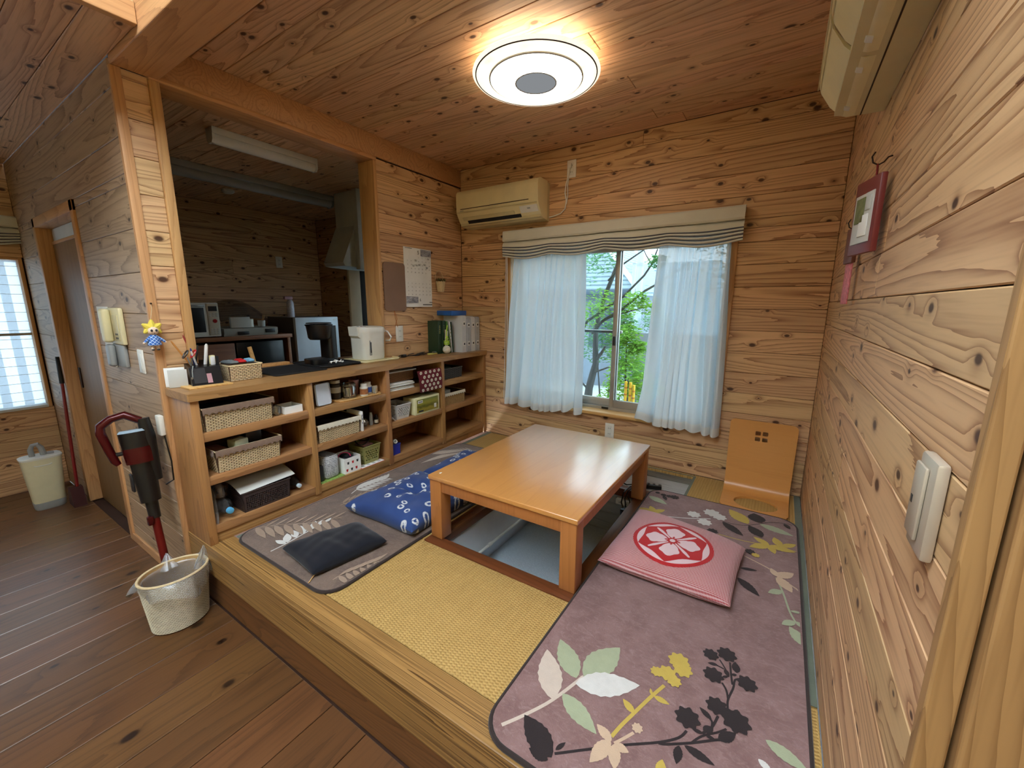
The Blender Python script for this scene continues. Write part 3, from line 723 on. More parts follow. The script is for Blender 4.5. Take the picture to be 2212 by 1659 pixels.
def leaf_poly(x0, y0, x1, y1, wd, ser=True, n=14):
    dx, dy = x1 - x0, y1 - y0; L = math.hypot(dx, dy); nx, ny = -dy / L, dx / L; pts = []
    for sgn in (1, -1):
        rng_ = range(0, n + 1) if sgn == 1 else range(n - 1, 0, -1)
        for i in rng_:
            t = i / n; hw = L * wd * .5 * math.sin(PI * t ** .85) ** .9 if 0 < t < 1 else 0
            if ser and 0 < i < n: hw *= 1 + (.05 if i % 2 else -.05)
            pts.append((x0 + dx * t + nx * hw * sgn, y0 + dy * t + ny * hw * sgn))
    return pts
def flower_poly(x, y, r, n=40, lobes=8):
    return [(x + r * (1 + .13 * math.cos(lobes * 2 * PI * k / n)) * math.cos(2 * PI * k / n), y + r * (1 + .13 * math.cos(lobes * 2 * PI * k / n)) * math.sin(2 * PI * k / n)) for k in range(n)]
def strip_poly(pts, wd):
    P = [Vector(p) for p in pts]; Q = []
    for i in range(len(P) - 1):
        for k in range(4): 
            t = k / 4; p0, p1, p2, p3 = P[max(i - 1, 0)], P[i], P[i + 1], P[min(i + 2, len(P) - 1)]
            Q.append(.5 * ((2 * p1) + (p2 - p0) * t + (2 * p0 - 5 * p1 + 4 * p2 - p3) * t * t + (3 * p1 - p0 - 3 * p2 + p3) * t ** 3))
    Q.append(P[-1]); a = []; b = []
    for i, q in enumerate(Q):
        d = (Q[min(i + 1, len(Q) - 1)] - Q[max(i - 1, 0)]).normalized(); nrm = Vector((-d.y, d.x)) * wd / 2
        a.append(tuple(q + nrm)); b.append(tuple(q - nrm))
    return a, b
def clip_poly(poly, x0, x1, y0, y1):
    for ax, lim, sg in ((0, x0, 1), (0, x1, -1), (1, y0, 1), (1, y1, -1)):
        out = []
        for i in range(len(poly)):
            p, q = poly[i - 1], poly[i]; a = (p[ax] - lim) * sg >= 0; b = (q[ax] - lim) * sg >= 0
            if a != b:
                t = (lim - p[ax]) / (q[ax] - p[ax]); out.append((p[0] + (q[0] - p[0]) * t, p[1] + (q[1] - p[1]) * t))
            if b: out.append(q)
        poly = out
        if not poly: return poly
    return poly
def prints(rg, z, Ls, Ss, Bs, box, ser=True):
    dz = 0
    for pts, wd, c in Ss:
        a, b = strip_poly(pts, wd); mb = MB(); n = len(a); dz += .00003
        inside = all(box[0] < q[0] < box[1] and box[2] < q[1] < box[3] for q in a + b)
        cl = lambda q: (min(max(q[0], box[0]), box[1]), min(max(q[1], box[2]), box[3]))
        mb.add([(*cl(q), z + .0006 + dz) for q in a] + [(*cl(q), z + .0006 + dz) for q in b], [(i, i + 1, n + i + 1, n + i) for i in range(n - 1)])
        obj('printed_stem', mb, 'print_' + c, rg, smooth=False)
    for q in Ls:
        p = clip_poly(leaf_poly(*q[:5], ser=ser and q[4] > .3), *box); dz += .00003
        if len(p) > 2: obj('printed_leaf', MB().add([(a, b, z + .0006 + dz) for a, b in p], [tuple(range(len(p)))]), 'print_' + q[5], rg, smooth=False)
    for x_, y_, r_, c in Bs:
        p = clip_poly(flower_poly(x_, y_, r_ * .92), *box); dz += .00003
        if len(p) > 2: obj('printed_flower', MB().add([(a, b, z + .0006 + dz) for a, b in p], [tuple(range(len(p)))]), 'print_' + c, rg, smooth=False)
R2L = [(2.02, 0.206, 1.921, 0.356, 0.42, 'c'), (2.049, 0.309, 1.939, 0.419, 0.45, 'g'), (2.065, 0.328, 2.125, 0.498, 0.5, 'g'), (2.054, 0.291, 2.222, 0.393, 0.42, 'w'), (2.036, 0.239, 2.166, 0.182, 0.38, 'g'), (2.091, 0.063, 1.974, 0.121, 0.5, 'k'), (2.091, 0.085, 2.105, 0.117, 0.35, 'k'), (2.086, 0.052, 2.03, 0.051, 0.5, 'k'), (2.234, 0.296, 2.193, 0.322, 0.45, 'y'), (2.267, 0.381, 2.313, 0.379, 0.4, 'y'), (2.261, 0.381, 2.252, 0.401, 0.4, 'y'), (2.206, 0.187, 2.156, 0.209, 0.5, 'p'), (2.203, 0.188, 2.177, 0.106, 0.45, 'p'), (2.215, 0.184, 2.254, 0.184, 0.6, 'p'), (2.215, 0.184, 2.236, 0.124, 0.5, 'p'), (2.334, 0.173, 2.331, 0.215, 0.6, 'y'), (2.371, 0.282, 2.446, 0.273, 0.32, 'k'), (2.36, 0.274, 2.363, 0.223, 0.45, 'k'), (2.445, 0.347, 2.483, 0.393, 0.5, 'k'), (2.382, 0.34, 2.411, 0.343, 0.4, 'k'), (2.422, 0.397, 2.387, 0.419, 0.4, 'k'), (2.434, 0.601, 2.448, 0.574, 0.5, 'k'), (2.412, 0.605, 2.384, 0.596, 0.45, 'k'), (2.467, 0.605, 2.459, 0.649, 0.55, 'k'), (2.446, 0.577, 2.429, 0.562, 0.4, 'k'), (2.468, 0.598, 2.452, 0.588, 0.5, 'k'), (2.408, 0.349, 2.429, 0.376, 0.7, 'k'), (2.413, 0.342, 2.441, 0.342, 0.4, 'k'), (2.551, 0.417, 2.647, 0.384, 0.38, 'g'), (2.663, 0.847, 2.609, 0.929, 0.5, 'g'), (2.537, 0.351, 2.569, 0.333, 0.5, 'w'), (2.433, 1.664, 2.331, 1.79, 0.5, 'y'), (2.48, 1.712, 2.453, 1.815, 0.8, 'k'), (2.316, 1.612, 2.421, 1.517, 0.36, 'k'), (2.501, 1.555, 2.437, 1.65, 0.55, 'k'), (2.484, 1.698, 2.635, 1.655, 0.36, 'g'), (2.534, 1.493, 2.453, 1.425, 0.45, 'y'), (2.534, 1.493, 2.464, 1.538, 0.45, 'y'), (2.534, 1.493, 2.558, 1.423, 0.45, 'y'), (2.534, 1.493, 2.595, 1.473, 0.45, 'y'), (2.534, 1.493, 2.64, 1.49, 0.45, 'y'), (2.578, 1.508, 2.552, 1.589, 0.5, 'y'), (2.584, 1.512, 2.644, 1.572, 0.4, 'y'), (2.161, 1.46, 2.101, 1.491, 0.5, 'k'), (2.118, 1.439, 2.16, 1.467, 0.4, 'k'), (1.98, 1.52, 1.884, 1.512, 0.5, 'y'), (1.98, 1.52, 2.025, 1.577, 0.5, 'y'), (1.98, 1.52, 2.031, 1.491, 0.5, 'y'), (1.98, 1.52, 1.942, 1.579, 0.5, 'y'), (1.901, 1.706, 2.02, 1.65, 0.4, 'g'), (1.976, 1.756, 2.004, 1.701, 0.4, 'k'), (2.57, 1.234, 2.544, 1.288, 0.5, 'p'), (2.57, 1.234, 2.629, 1.299, 0.5, 'p'), (2.57, 1.234, 2.584, 1.281, 0.5, 'p'), (2.57, 1.234, 2.621, 1.148, 0.5, 'p'), (2.587, 1.139, 2.539, 1.094, 0.5, 'g'), (2.613, 1.022, 2.653, 1.032, 0.35, 'g'), (2.627, 0.967, 2.586, 0.924, 0.5, 'g'), (2.631, 0.97, 2.655, 0.943, 0.6, 'g'), (2.426, 1.133, 2.511, 1.05, 0.35, 'k'), (2.43, 1.213, 2.495, 1.234, 0.3, 'k'), (2.595, 1.771, 2.621, 1.725, 0.5, 'k')]
R2S = [([(1.936,0.062), (1.973,0.119), (2.02,0.205), (2.065,0.328)], 0.01, 'c'), ([(2.202,0.199), (2.214,0.242), (2.231,0.291), (2.262,0.378), (2.285,0.435)], 0.01, 'y'), ([(2.214,0.186), (2.231,0.212), (2.249,0.242)], 0.008, 'p'), ([(2.093,0.076), (2.174,0.144), (2.237,0.196), (2.314,0.255), (2.355,0.296), (2.369,0.327)], 0.007, 'k'), ([(2.312,0.251), (2.331,0.26), (2.386,0.3), (2.439,0.344), (2.449,0.35)], 0.007, 'k'), ([(2.386,0.3), (2.406,0.334), (2.439,0.367), (2.46,0.392)], 0.006, 'k'), ([(2.406,0.343), (2.425,0.374), (2.436,0.42)], 0.007, 'k'), ([(2.425,0.374), (2.424,0.392), (2.413,0.402)], 0.006, 'k'), ([(2.456,0.46), (2.454,0.492), (2.463,0.54), (2.465,0.575), (2.476,0.584)], 0.006, 'k'), ([(2.454,0.492), (2.446,0.522), (2.432,0.543)], 0.006, 'k'), ([(2.445,0.639), (2.453,0.589), (2.46,0.552)], 0.006, 'k'), ([(2.415,0.632), (2.434,0.605), (2.448,0.578)], 0.005, 'k'), ([(2.405,0.604), (2.432,0.6)], 0.005, 'k'), ([(2.035,1.502), (2.139,1.545), (2.257,1.614)], 0.007, 'w'), ([(2.314,1.468), (2.427,1.47), (2.534,1.493), (2.643,1.504)], 0.006, 'y'), ([(2.006,1.474), (2.079,1.463), (2.159,1.434)], 0.004, 'k'), ([(2.437,1.33), (2.545,1.277), (2.594,1.224), (2.647,1.179)], 0.006, 'p'), ([(2.565,1.226), (2.59,1.131), (2.611,1.021), (2.631,0.962)], 0.007, 'g'), ([(2.315,1.619), (2.416,1.637), (2.522,1.74), (2.595,1.78), (2.631,1.779)], 0.004, 'k')]
R2B = [(2.304, 0.551, 0.033, 'y'), (2.283, 0.482, 0.029, 'y'), (2.321, 0.523, 0.03, 'y'), (2.307, 0.465, 0.022, 'y'), (2.253, 0.47, 0.019, 'y'), (2.254, 0.258, 0.015, 'p'), (2.364, 0.365, 0.034, 'k'), (2.429, 0.448, 0.03, 'k'), (2.48, 0.429, 0.038, 'k'), (2.497, 0.579, 0.029, 'k'), (2.406, 0.556, 0.03, 'k'), (2.388, 0.636, 0.024, 'k'), (2.433, 0.665, 0.03, 'k'), (2.172, 1.611, 0.036, 'w'), (2.254, 1.684, 0.044, 'w'), (2.295, 1.657, 0.037, 'w'), (2.235, 1.553, 0.037, 'w'), (2.284, 1.478, 0.027, 'k'), (2.246, 1.434, 0.021, 'k'), (1.935, 1.777, 0.015, 'k'), (1.974, 1.765, 0.018, 'k'), (2.036, 1.77, 0.027, 'k'), (2.006, 1.765, 0.019, 'k'), (2.459, 1.379, 0.022, 'k'), (2.482, 1.36, 0.018, 'y')]
R1L = [(0.559, 0.209, 0.491, 0.196, 0.42, 'w'), (0.556, 0.22, 0.476, 0.261, 0.42, 'w'), (0.551, 0.267, 0.473, 0.295, 0.42, 'w'), (0.55, 0.303, 0.46, 0.34, 0.42, 'w'), (0.546, 0.336, 0.474, 0.361, 0.42, 'w'), (0.537, 0.358, 0.482, 0.413, 0.42, 'w'), (0.534, 0.398, 0.501, 0.441, 0.42, 'w'), (0.536, 0.433, 0.522, 0.479, 0.42, 'w'), (0.337, 0.776, 0.293, 0.876, 0.3, 'w'), (0.337, 0.776, 0.417, 0.818, 0.26, 'w'), (0.34, 0.803, 0.295, 0.901, 0.3, 'w'), (0.34, 0.803, 0.415, 0.844, 0.26, 'w'), (0.344, 0.83, 0.298, 0.926, 0.3, 'w'), (0.344, 0.83, 0.413, 0.871, 0.26, 'w'), (0.347, 0.858, 0.301, 0.951, 0.3, 'w'), (0.347, 0.858, 0.412, 0.897, 0.26, 'w'), (0.35, 0.886, 0.304, 0.977, 0.3, 'w'), (0.35, 0.886, 0.41, 0.925, 0.26, 'w'), (0.353, 0.915, 0.307, 1.003, 0.3, 'w'), (0.353, 0.915, 0.408, 0.953, 0.26, 'w'), (0.357, 0.944, 0.31, 1.029, 0.3, 'w'), (0.357, 0.944, 0.406, 0.981, 0.26, 'w'), (0.36, 0.973, 0.313, 1.056, 0.3, 'w'), (0.36, 0.973, 0.404, 1.01, 0.26, 'w'), (0.497, 1.737, 0.406, 1.754, 0.1, 'c'), (0.505, 1.728, 0.444, 1.6, 0.1, 'c'), (0.488, 1.724, 0.391, 1.733, 0.1, 'c'), (0.495, 1.715, 0.438, 1.579, 0.1, 'c'), (0.479, 1.711, 0.377, 1.713, 0.1, 'c'), (0.486, 1.702, 0.432, 1.559, 0.1, 'c'), (0.47, 1.698, 0.362, 1.692, 0.1, 'c'), (0.477, 1.689, 0.426, 1.539, 0.1, 'c'), (0.461, 1.685, 0.348, 1.672, 0.1, 'c'), (0.468, 1.676, 0.42, 1.519, 0.1, 'c'), (0.452, 1.672, 0.333, 1.652, 0.1, 'c'), (0.459, 1.663, 0.414, 1.499, 0.1, 'c'), (0.443, 1.659, 0.319, 1.632, 0.1, 'c'), (0.45, 1.651, 0.408, 1.479, 0.1, 'c'), (0.434, 1.647, 0.305, 1.612, 0.1, 'c'), (0.441, 1.638, 0.403, 1.46, 0.1, 'c'), (0.425, 1.634, 0.291, 1.592, 0.1, 'c'), (0.432, 1.625, 0.397, 1.44, 0.1, 'c'), (0.416, 1.621, 0.277, 1.572, 0.1, 'c'), (0.423, 1.612, 0.391, 1.421, 0.1, 'c'), (0.407, 1.608, 0.263, 1.553, 0.1, 'c'), (0.414, 1.6, 0.385, 1.402, 0.1, 'c'), (0.398, 1.596, 0.249, 1.533, 0.1, 'c'), (0.406, 1.587, 0.38, 1.383, 0.1, 'c'), (0.389, 1.583, 0.235, 1.514, 0.1, 'c'), (0.397, 1.575, 0.374, 1.364, 0.1, 'c'), (0.381, 1.57, 0.222, 1.494, 0.1, 'c'), (0.388, 1.562, 0.369, 1.345, 0.1, 'c'), (0.372, 1.558, 0.208, 1.475, 0.1, 'c'), (0.379, 1.55, 0.363, 1.327, 0.1, 'c'), (0.363, 1.545, 0.195, 1.456, 0.1, 'c'), (0.371, 1.537, 0.358, 1.309, 0.1, 'c'), (0.289, 0.202, 0.27, 0.288, 0.16, 't'), (0.289, 0.202, 0.433, 0.178, 0.22, 't'), (0.32, 0.234, 0.301, 0.322, 0.16, 't'), (0.32, 0.234, 0.463, 0.208, 0.22, 't'), (0.35, 0.266, 0.333, 0.356, 0.16, 't'), (0.35, 0.266, 0.492, 0.239, 0.22, 't'), (0.381, 0.299, 0.365, 0.39, 0.16, 't'), (0.381, 0.299, 0.523, 0.27, 0.22, 't'), (0.412, 0.332, 0.397, 0.425, 0.16, 't'), (0.412, 0.332, 0.553, 0.301, 0.22, 't'), (0.444, 0.365, 0.43, 0.46, 0.16, 't'), (0.444, 0.365, 0.584, 0.333, 0.22, 't'), (0.476, 0.399, 0.463, 0.496, 0.16, 't'), (0.476, 0.399, 0.615, 0.365, 0.22, 't'), (0.508, 0.433, 0.496, 0.531, 0.16, 't'), (0.508, 0.433, 0.646, 0.397, 0.22, 't'), (0.54, 0.467, 0.53, 0.568, 0.16, 't'), (0.54, 0.467, 0.677, 0.43, 0.22, 't'), (0.994, 0.202, 1.069, 0.192, 0.3, 't'), (0.994, 0.202, 0.991, 0.273, 0.2, 't'), (1.003, 0.23, 1.078, 0.219, 0.3, 't'), (1.003, 0.23, 1.0, 0.302, 0.2, 't'), (1.012, 0.259, 1.088, 0.247, 0.3, 't'), (1.012, 0.259, 1.01, 0.333, 0.2, 't'), (1.021, 0.288, 1.098, 0.275, 0.3, 't'), (1.021, 0.288, 1.019, 0.364, 0.2, 't'), (1.03, 0.318, 1.108, 0.304, 0.3, 't'), (1.03, 0.318, 1.029, 0.395, 0.2, 't'), (1.04, 0.348, 1.118, 0.333, 0.3, 't'), (1.04, 0.348, 1.039, 0.428, 0.2, 't'), (0.427, 0.615, 0.394, 0.69, 0.25, 't'), (0.427, 0.615, 0.494, 0.634, 0.2, 't'), (0.433, 0.65, 0.4, 0.726, 0.25, 't'), (0.433, 0.65, 0.501, 0.668, 0.2, 't'), (0.439, 0.685, 0.406, 0.763, 0.25, 't'), (0.439, 0.685, 0.508, 0.703, 0.2, 't'), (0.446, 0.72, 0.413, 0.801, 0.25, 't'), (0.446, 0.72, 0.515, 0.739, 0.2, 't'), (0.453, 0.757, 0.419, 0.839, 0.25, 't'), (0.453, 0.757, 0.523, 0.775, 0.2, 't'), (0.459, 0.794, 0.426, 0.879, 0.25, 't'), (0.459, 0.794, 0.53, 0.812, 0.2, 't')]
R1S = [([(0.565,0.135), (0.562,0.204), (0.554,0.271), (0.538,0.382), (0.529,0.46)], 0.006, 'w'), ([(0.359,0.723), (0.325,0.823), (0.337,0.911), (0.379,1.01)], 0.006, 'w'), ([(0.523,1.754), (0.422,1.687), (0.355,1.583)], 0.004, 'c'), ([(0.28,0.188), (0.356,0.283), (0.475,0.385), (0.562,0.514)], 0.006, 't'), ([(0.993,0.173), (0.996,0.276), (1.052,0.367)], 0.006, 't'), ([(0.435,0.593), (0.446,0.704), (0.47,0.843)], 0.005, 't')]
rug2 = rug('mauve plush rug with printed leaves and flowers along the right wall', 1.889, 2.652, .018, 1.838, .085, .014, 'rug_mauve')
prints(rug2, .014, R2L, R2S, R2B, (1.899, 2.642, .028, 1.828))
rug1 = rug('brown plush rug with white fern prints beside the shelf unit', .282, 1.062, .100, 1.832, .085, .013, 'rug_brown')
prints(rug1, .013, R1L, R1S, [], (.290, 1.054, .108, 1.824), ser=False)
obj('rug_underlay', MB().prism([(.268, .116), (.34, .116), (.36, .16), (.268, .17)], .0, .0022), 'heri', label='grey underlay corner showing under the brown rug', cat='underlay', smooth=False)

# ================================================================== cushions
class Pillow:
    def __init__(s, c, z0, H, bow=.02, pw=2.6, ex=.45, wr=0.0, seed=0, flat=.35):
        s.c = [Vector((*p, 0)) for p in c]; s.z0, s.H, s.bow, s.pw, s.ex, s.wr, s.seed, s.flat = z0, H, bow, pw, ex, wr, seed, flat
    def f(s, u, v):
        return max(0.0, (1 - abs(2 * u - 1) ** s.pw) * (1 - abs(2 * v - 1) ** s.pw)) ** s.ex
    def xy(s, u, v):
        bu = (u - .5) * 2; bv = (v - .5) * 2
        uu = u - bu * s.bow * (1 - bv * bv); vv = v - bv * s.bow * (1 - bu * bu)
        return s.c[0] * (1 - uu) * (1 - vv) + s.c[1] * uu * (1 - vv) + s.c[2] * uu * vv + s.c[3] * (1 - uu) * vv
    def top(s, u, v):
        p = s.xy(u, v); zm = s.z0 + s.H * s.flat; h = s.f(u, v)
        w_ = s.wr * h * (math.sin(11 * u + 5 * v * v + s.seed) * .5 + math.sin(17 * v - 7 * u + 2 * s.seed) * .3 + math.sin(29 * u + 13 * v) * .2)
        return (p.x, p.y, zm + s.H * (1 - s.flat) * h + w_)
    def bottom(s, u, v):
        p = s.xy(u, v); zm = s.z0 + s.H * s.flat
        return (p.x, p.y, zm - s.H * s.flat * min(1, s.f(u, v) * 1.6))
    def mesh(s, n=48):
        mb = MB(); mb.grid(s.top, n, n); mb.grid(lambda u, v: s.bottom(1 - u, v), n, n)
        bm = bmesh.new(); vs = [bm.verts.new(p) for p in mb.v]
        for f in mb.f: bm.faces.new([vs[i] for i in f])
        bmesh.ops.remove_doubles(bm, verts=bm.verts[:], dist=.0005)
        o = MB(); return o.bm(bm)
    def inv(s, x, y):
        u = v = .5
        for _ in range(8):
            p = s.xy(u, v); e = 1e-3; pu = (s.xy(u + e, v) - p) / e; pv = (s.xy(u, v + e) - p) / e
            dx, dy = x - p.x, y - p.y; det = pu.x * pv.y - pu.y * pv.x
            u += (dx * pv.y - dy * pv.x) / det; v += (dy * pu.x - dx * pu.y) / det
        return u, v
    def decal(s, poly, dz):
        bm = bmesh.new(); vs = [bm.verts.new((a, b, 0)) for a, b in poly]; bm.faces.new(vs)
        bmesh.ops.triangulate(bm, faces=bm.faces[:])
        for _ in range(5):
            long = [e for e in bm.edges if e.calc_length() > .022]
            if not long: break
            bmesh.ops.subdivide_edges(bm, edges=long, cuts=1); bmesh.ops.triangulate(bm, faces=bm.faces[:])
        for v in bm.verts:
            u, w_ = s.inv(v.co.x, v.co.y); t = s.top(min(max(u, 0), 1), min(max(w_, 0), 1)); v.co.z = t[2] + dz
        o = MB(); return o.bm(bm)
# red cushion with crest
def red_weave():
    g = G('red_weave'); p = g.obj(); s = g.n('SeparateXYZ', {0: p}).outputs; k = 2 * PI / .0105
    a = g.math('SINE', g.math('MULTIPLY', g.math('ADD', s[0], s[1]), k)); b = g.math('SINE', g.math('MULTIPLY', g.math('SUBTRACT', s[0], s[1]), k))
    d = g.math('MULTIPLY', a, b); f = g.step(d, -.35, .25)
    c = g.mix(f, lin((160, 54, 58)), lin((212, 176, 178)))
    g.pr(c, .9, Normal=g.bump(d, .5, .0015), Sheen_Weight=.2, Specular_IOR_Level=.15)
red_weave()
cloth('crest_red', (186, 44, 48), (172, 38, 44), scale=300); cloth('crest_white', (226, 200, 204), (214, 184, 190), scale=300)
rp = Pillow([(1.897, .868), (2.420, .868), (2.440, 1.330), (1.918, 1.432)], .0145, .105, .012, 2.8, .42, .0025, 1)
rc_ = obj('floor_cushion', rp.mesh(64), 'red_weave', loc=(2.16, 1.1, .0145), label='flat red and white checked cushion with a round floral crest', cat='cushion')
EC = (2.162, 1.088); er = .152
def pol(r, a): return (EC[0] + r * math.cos(math.radians(a)), EC[1] + r * math.sin(math.radians(a)))
def ringpart(a0, a1, r0, r1, n): return [pol(r1, a0 + (a1 - a0) * k / n) for k in range(n + 1)] + [pol(r0, a1 - (a1 - a0) * k / n) for k in range(n + 1)]
rm = MB()
for k in range(12): rm.merge(rp.decal(ringpart(30 * k, 30 * k + 30, er, er + .017, 6), .0012))
obj('crest_ring', rm, 'crest_red', rc_, smooth=False)
hexp = []
for k in range(6):
    a0 = 30 + 60 * k
    for j in range(8):
        t = j / 8; a = a0 + 60 * t; hexp.append(pol(er * (1 - .17 * math.sin(PI * t)), a))
obj('crest_disc', rp.decal([pol(er, 5 * k) for k in range(72)], .0008), 'crest_white', rc_, smooth=False)
obj('crest_star', rp.decal(hexp, .0014), 'crest_red', rc_, smooth=False)
for k in range(4):
    a = 90 * k + 2; pts = []
    for j in range(30):
        t = 2 * PI * j / 30; rr_ = 1 + .10 * math.cos(5 * t) * (1 if math.cos(t) > -.2 else 0)
        x_, y_ = .066 + .045 * math.cos(t) * rr_, .042 * math.sin(t) * rr_ * (.55 + .45 * (math.cos(t) + 1) / 2 + .12)
        ca, sa = math.cos(math.radians(a)), math.sin(math.radians(a)); pts.append((EC[0] + x_ * ca - y_ * sa, EC[1] + x_ * sa + y_ * ca))
    obj('crest_petal', rp.decal(pts, .0020), 'crest_white', rc_, smooth=False)
    a = 90 * k + 45; ca, sa = math.cos(math.radians(a)), math.sin(math.radians(a))
    obj('crest_blade', rp.decal([(EC[0] + x_ * ca - y_ * sa, EC[1] + x_ * sa + y_ * ca) for x_, y_ in ((.022, -.003), (.09, -.008), (.118, -.005), (.122, 0), (.118, .005), (.09, .008), (.022, .003))], .0022), 'crest_white', rc_, smooth=False)
    a = 90 * k; ca, sa = math.cos(math.radians(a)), math.sin(math.radians(a))
    obj('crest_diamond', rp.decal([(EC[0] + x_ * ca - y_ * sa, EC[1] + x_ * sa + y_ * ca) for x_, y_ in ((.018, 0), (.027, -.006), (.036, 0), (.027, .006))], .0026), 'crest_red', rc_, smooth=False)
obj('crest_heart_ring', rp.decal([pol(.017, 20 * k) for k in range(18)], .0024), 'crest_red', rc_, smooth=False)
obj('crest_heart', rp.decal([pol(.012, 20 * k) for k in range(18)], .0029), 'crest_white', rc_, smooth=False)
# blue tie-dyed cushions
def tie_dye():
    g = G('blue_tie_dye'); p = g.obj(); q = g.vmul(p, (1, 1, .3))
    v = g.n('TexVoronoi', {'Vector': g.vadd(q, g.n('VectorMath', {0: g.n('TexNoise', {'Vector': p, 'Scale': 18.0}).outputs['Color'], 1: (.012, .012, .012)}, operation='MULTIPLY').outputs[0]), 'Scale': 14.0, 'Randomness': .7}, voronoi_dimensions='2D')
    d = v.outputs['Distance']; rc = g.n('SeparateColor', {0: v.outputs['Color']}).outputs
    r1 = g.math('MULTIPLY_ADD', rc[0], .12, .18)
    ringf = g.math('SUBTRACT', g.step(d, g.math('MULTIPLY', r1, .38), g.math('MULTIPLY', r1, .62)), g.step(d, r1, g.math('MULTIPLY', r1, 1.2)))
    ringf = g.math('MULTIPLY', ringf, g.math('LESS_THAN', rc[1], .8))
    ringf = g.math('MULTIPLY', ringf, g.step(g.noise(p, 70, 3), .30, .48))
    c = g.mix(g.noise(p, 6, 4), lin((34, 52, 102)), lin((54, 80, 136)))
    c = g.mix(ringf, c, lin((204, 208, 214)))
    g.pr(c, .85, Normal=g.bump(g.noise(p, 500, 2), .3, .001), Sheen_Weight=.15, Specular_IOR_Level=.2)
tie_dye()
class Tufted(Pillow):
    def top(s, u, v):
        x, y, z = Pillow.top(s, u, v); a = math.atan2(v - .5, u - .5); r = math.hypot(u - .5, v - .5)
        z -= .040 * math.exp(-(r / .10) ** 2) - .007 * math.sin(6 * a + s.seed) * math.exp(-((r - .16) / .13) ** 2)
        return (x, y, z)
for lab, cn, sd, hh in (('blue tie-dyed cushion beside the black cushion, nearer the front step', [(.548, .545), (1.060, .560), (1.072, 1.085), (.570, 1.095)], 2.3, .115),
                        ('blue tie-dyed cushion between the table and shelves, nearer the window', [(.575, 1.098), (1.070, 1.085), (1.062, 1.585), (.562, 1.600)], 4.1, .110)):
    o = obj('floor_cushion', Tufted(cn, .0135, hh, .040, 4.5, .42, .010, sd, .42).mesh(60), 'blue_tie_dye', label=lab, cat='cushion', group='blue tie-dyed cushions')
cloth('black_cotton', (20, 22, 30), (28, 30, 40), vs=14)
class Wrinkled(Pillow):
    def top(s, u, v):
        x, y, z = Pillow.top(s, u, v); h = s.f(u, v)
        z += h * (.0035 * math.sin(2 * PI * (2.3 * v + 1.1 * u * u + .3 * math.sin(5 * u))) + .0018 * math.sin(2 * PI * (5.1 * v - 1.2 * u)) * (u - .2))
        return (x, y, z)
bc = obj('seat_pad', Wrinkled([(.628, .158), (.925, .128), (.985, .470), (.738, .500)], .0135, .070, .012, 3.6, .40, .003, .6).mesh(60), 'black_cotton', label='black fabric seat pad lying on the brown rug', cat='cushion')
obj('tie_cord', MB().tube([(.905, .150, .022), (.914, .128, .017), (.926, .112, .017), (.930, .104, .017)], .0022, 5), 'light_wood', bc)
obj('folded_bag', Pillow([(.86, 1.0), (1.03, .98), (1.05, 1.24), (.90, 1.27)], .118, .055, .03, 2.6, .5, .006, 3).mesh(24), 'black_cotton', label='dark folded bag lying on the blue cushion under the table', cat='bag')

# ================================================================== legless chair (bent plywood)
def holed(outline, holes):
    bm = bmesh.new(); es = []
    for loop in [outline] + list(holes):
        vs = [bm.verts.new((a, b, 0)) for a, b in loop]
        es += [bm.edges.new((vs[i], vs[(i + 1) % len(vs)])) for i in range(len(vs))]
    bmesh.ops.triangle_fill(bm, edges=es, use_beauty=True, use_dissolve=False)
    return bm
def plate(outline, holes, th, mp):
    """sheet with holes; mp maps (a, b, t) to space, t in 0..th"""
    mb = MB(); bm = holed(outline, holes); bm.verts.index_update()
    V = [v.co[:2] for v in bm.verts]; F = [[v.index for v in f.verts] for f in bm.faces]; bm.free()
    mb.add([mp(a, b, th) for a, b in V], F); mb.add([mp(a, b, 0) for a, b in V], [f[::-1] for f in F])
    for loop in [outline] + list(holes):
        n = len(loop); mb.add([mp(a, b, 0) for a, b in loop] + [mp(a, b, th) for a, b in loop], [(i, (i + 1) % n, n + (i + 1) % n, n + i) for i in range(n)])
    return mb
zt_ = .013
ZX0, ZX1 = 2.268, 2.618
tilt = math.radians(9)
zs = thing('legless_chair', (2.443, 2.0, .0015), 'orange bent-plywood legless chair against the back wall', 'chair')
bendR = .075; yb_ = 2.135; sc_ = yb_ - bendR
seat_out = [(ZX0, sc_), (ZX0 + .004, 1.87), (ZX0 + .014, 1.8435), (ZX1 - .014, 1.8435), (ZX1 - .004, 1.87), (ZX1, sc_)]
oval = [(2.452 + .113 * math.cos(2 * PI * k / 36), 1.950 + .090 * math.sin(2 * PI * k / 36)) for k in range(36)]
sm = plate(seat_out, [oval], zt_, lambda a, b, t: (a, b, .0015 + t))
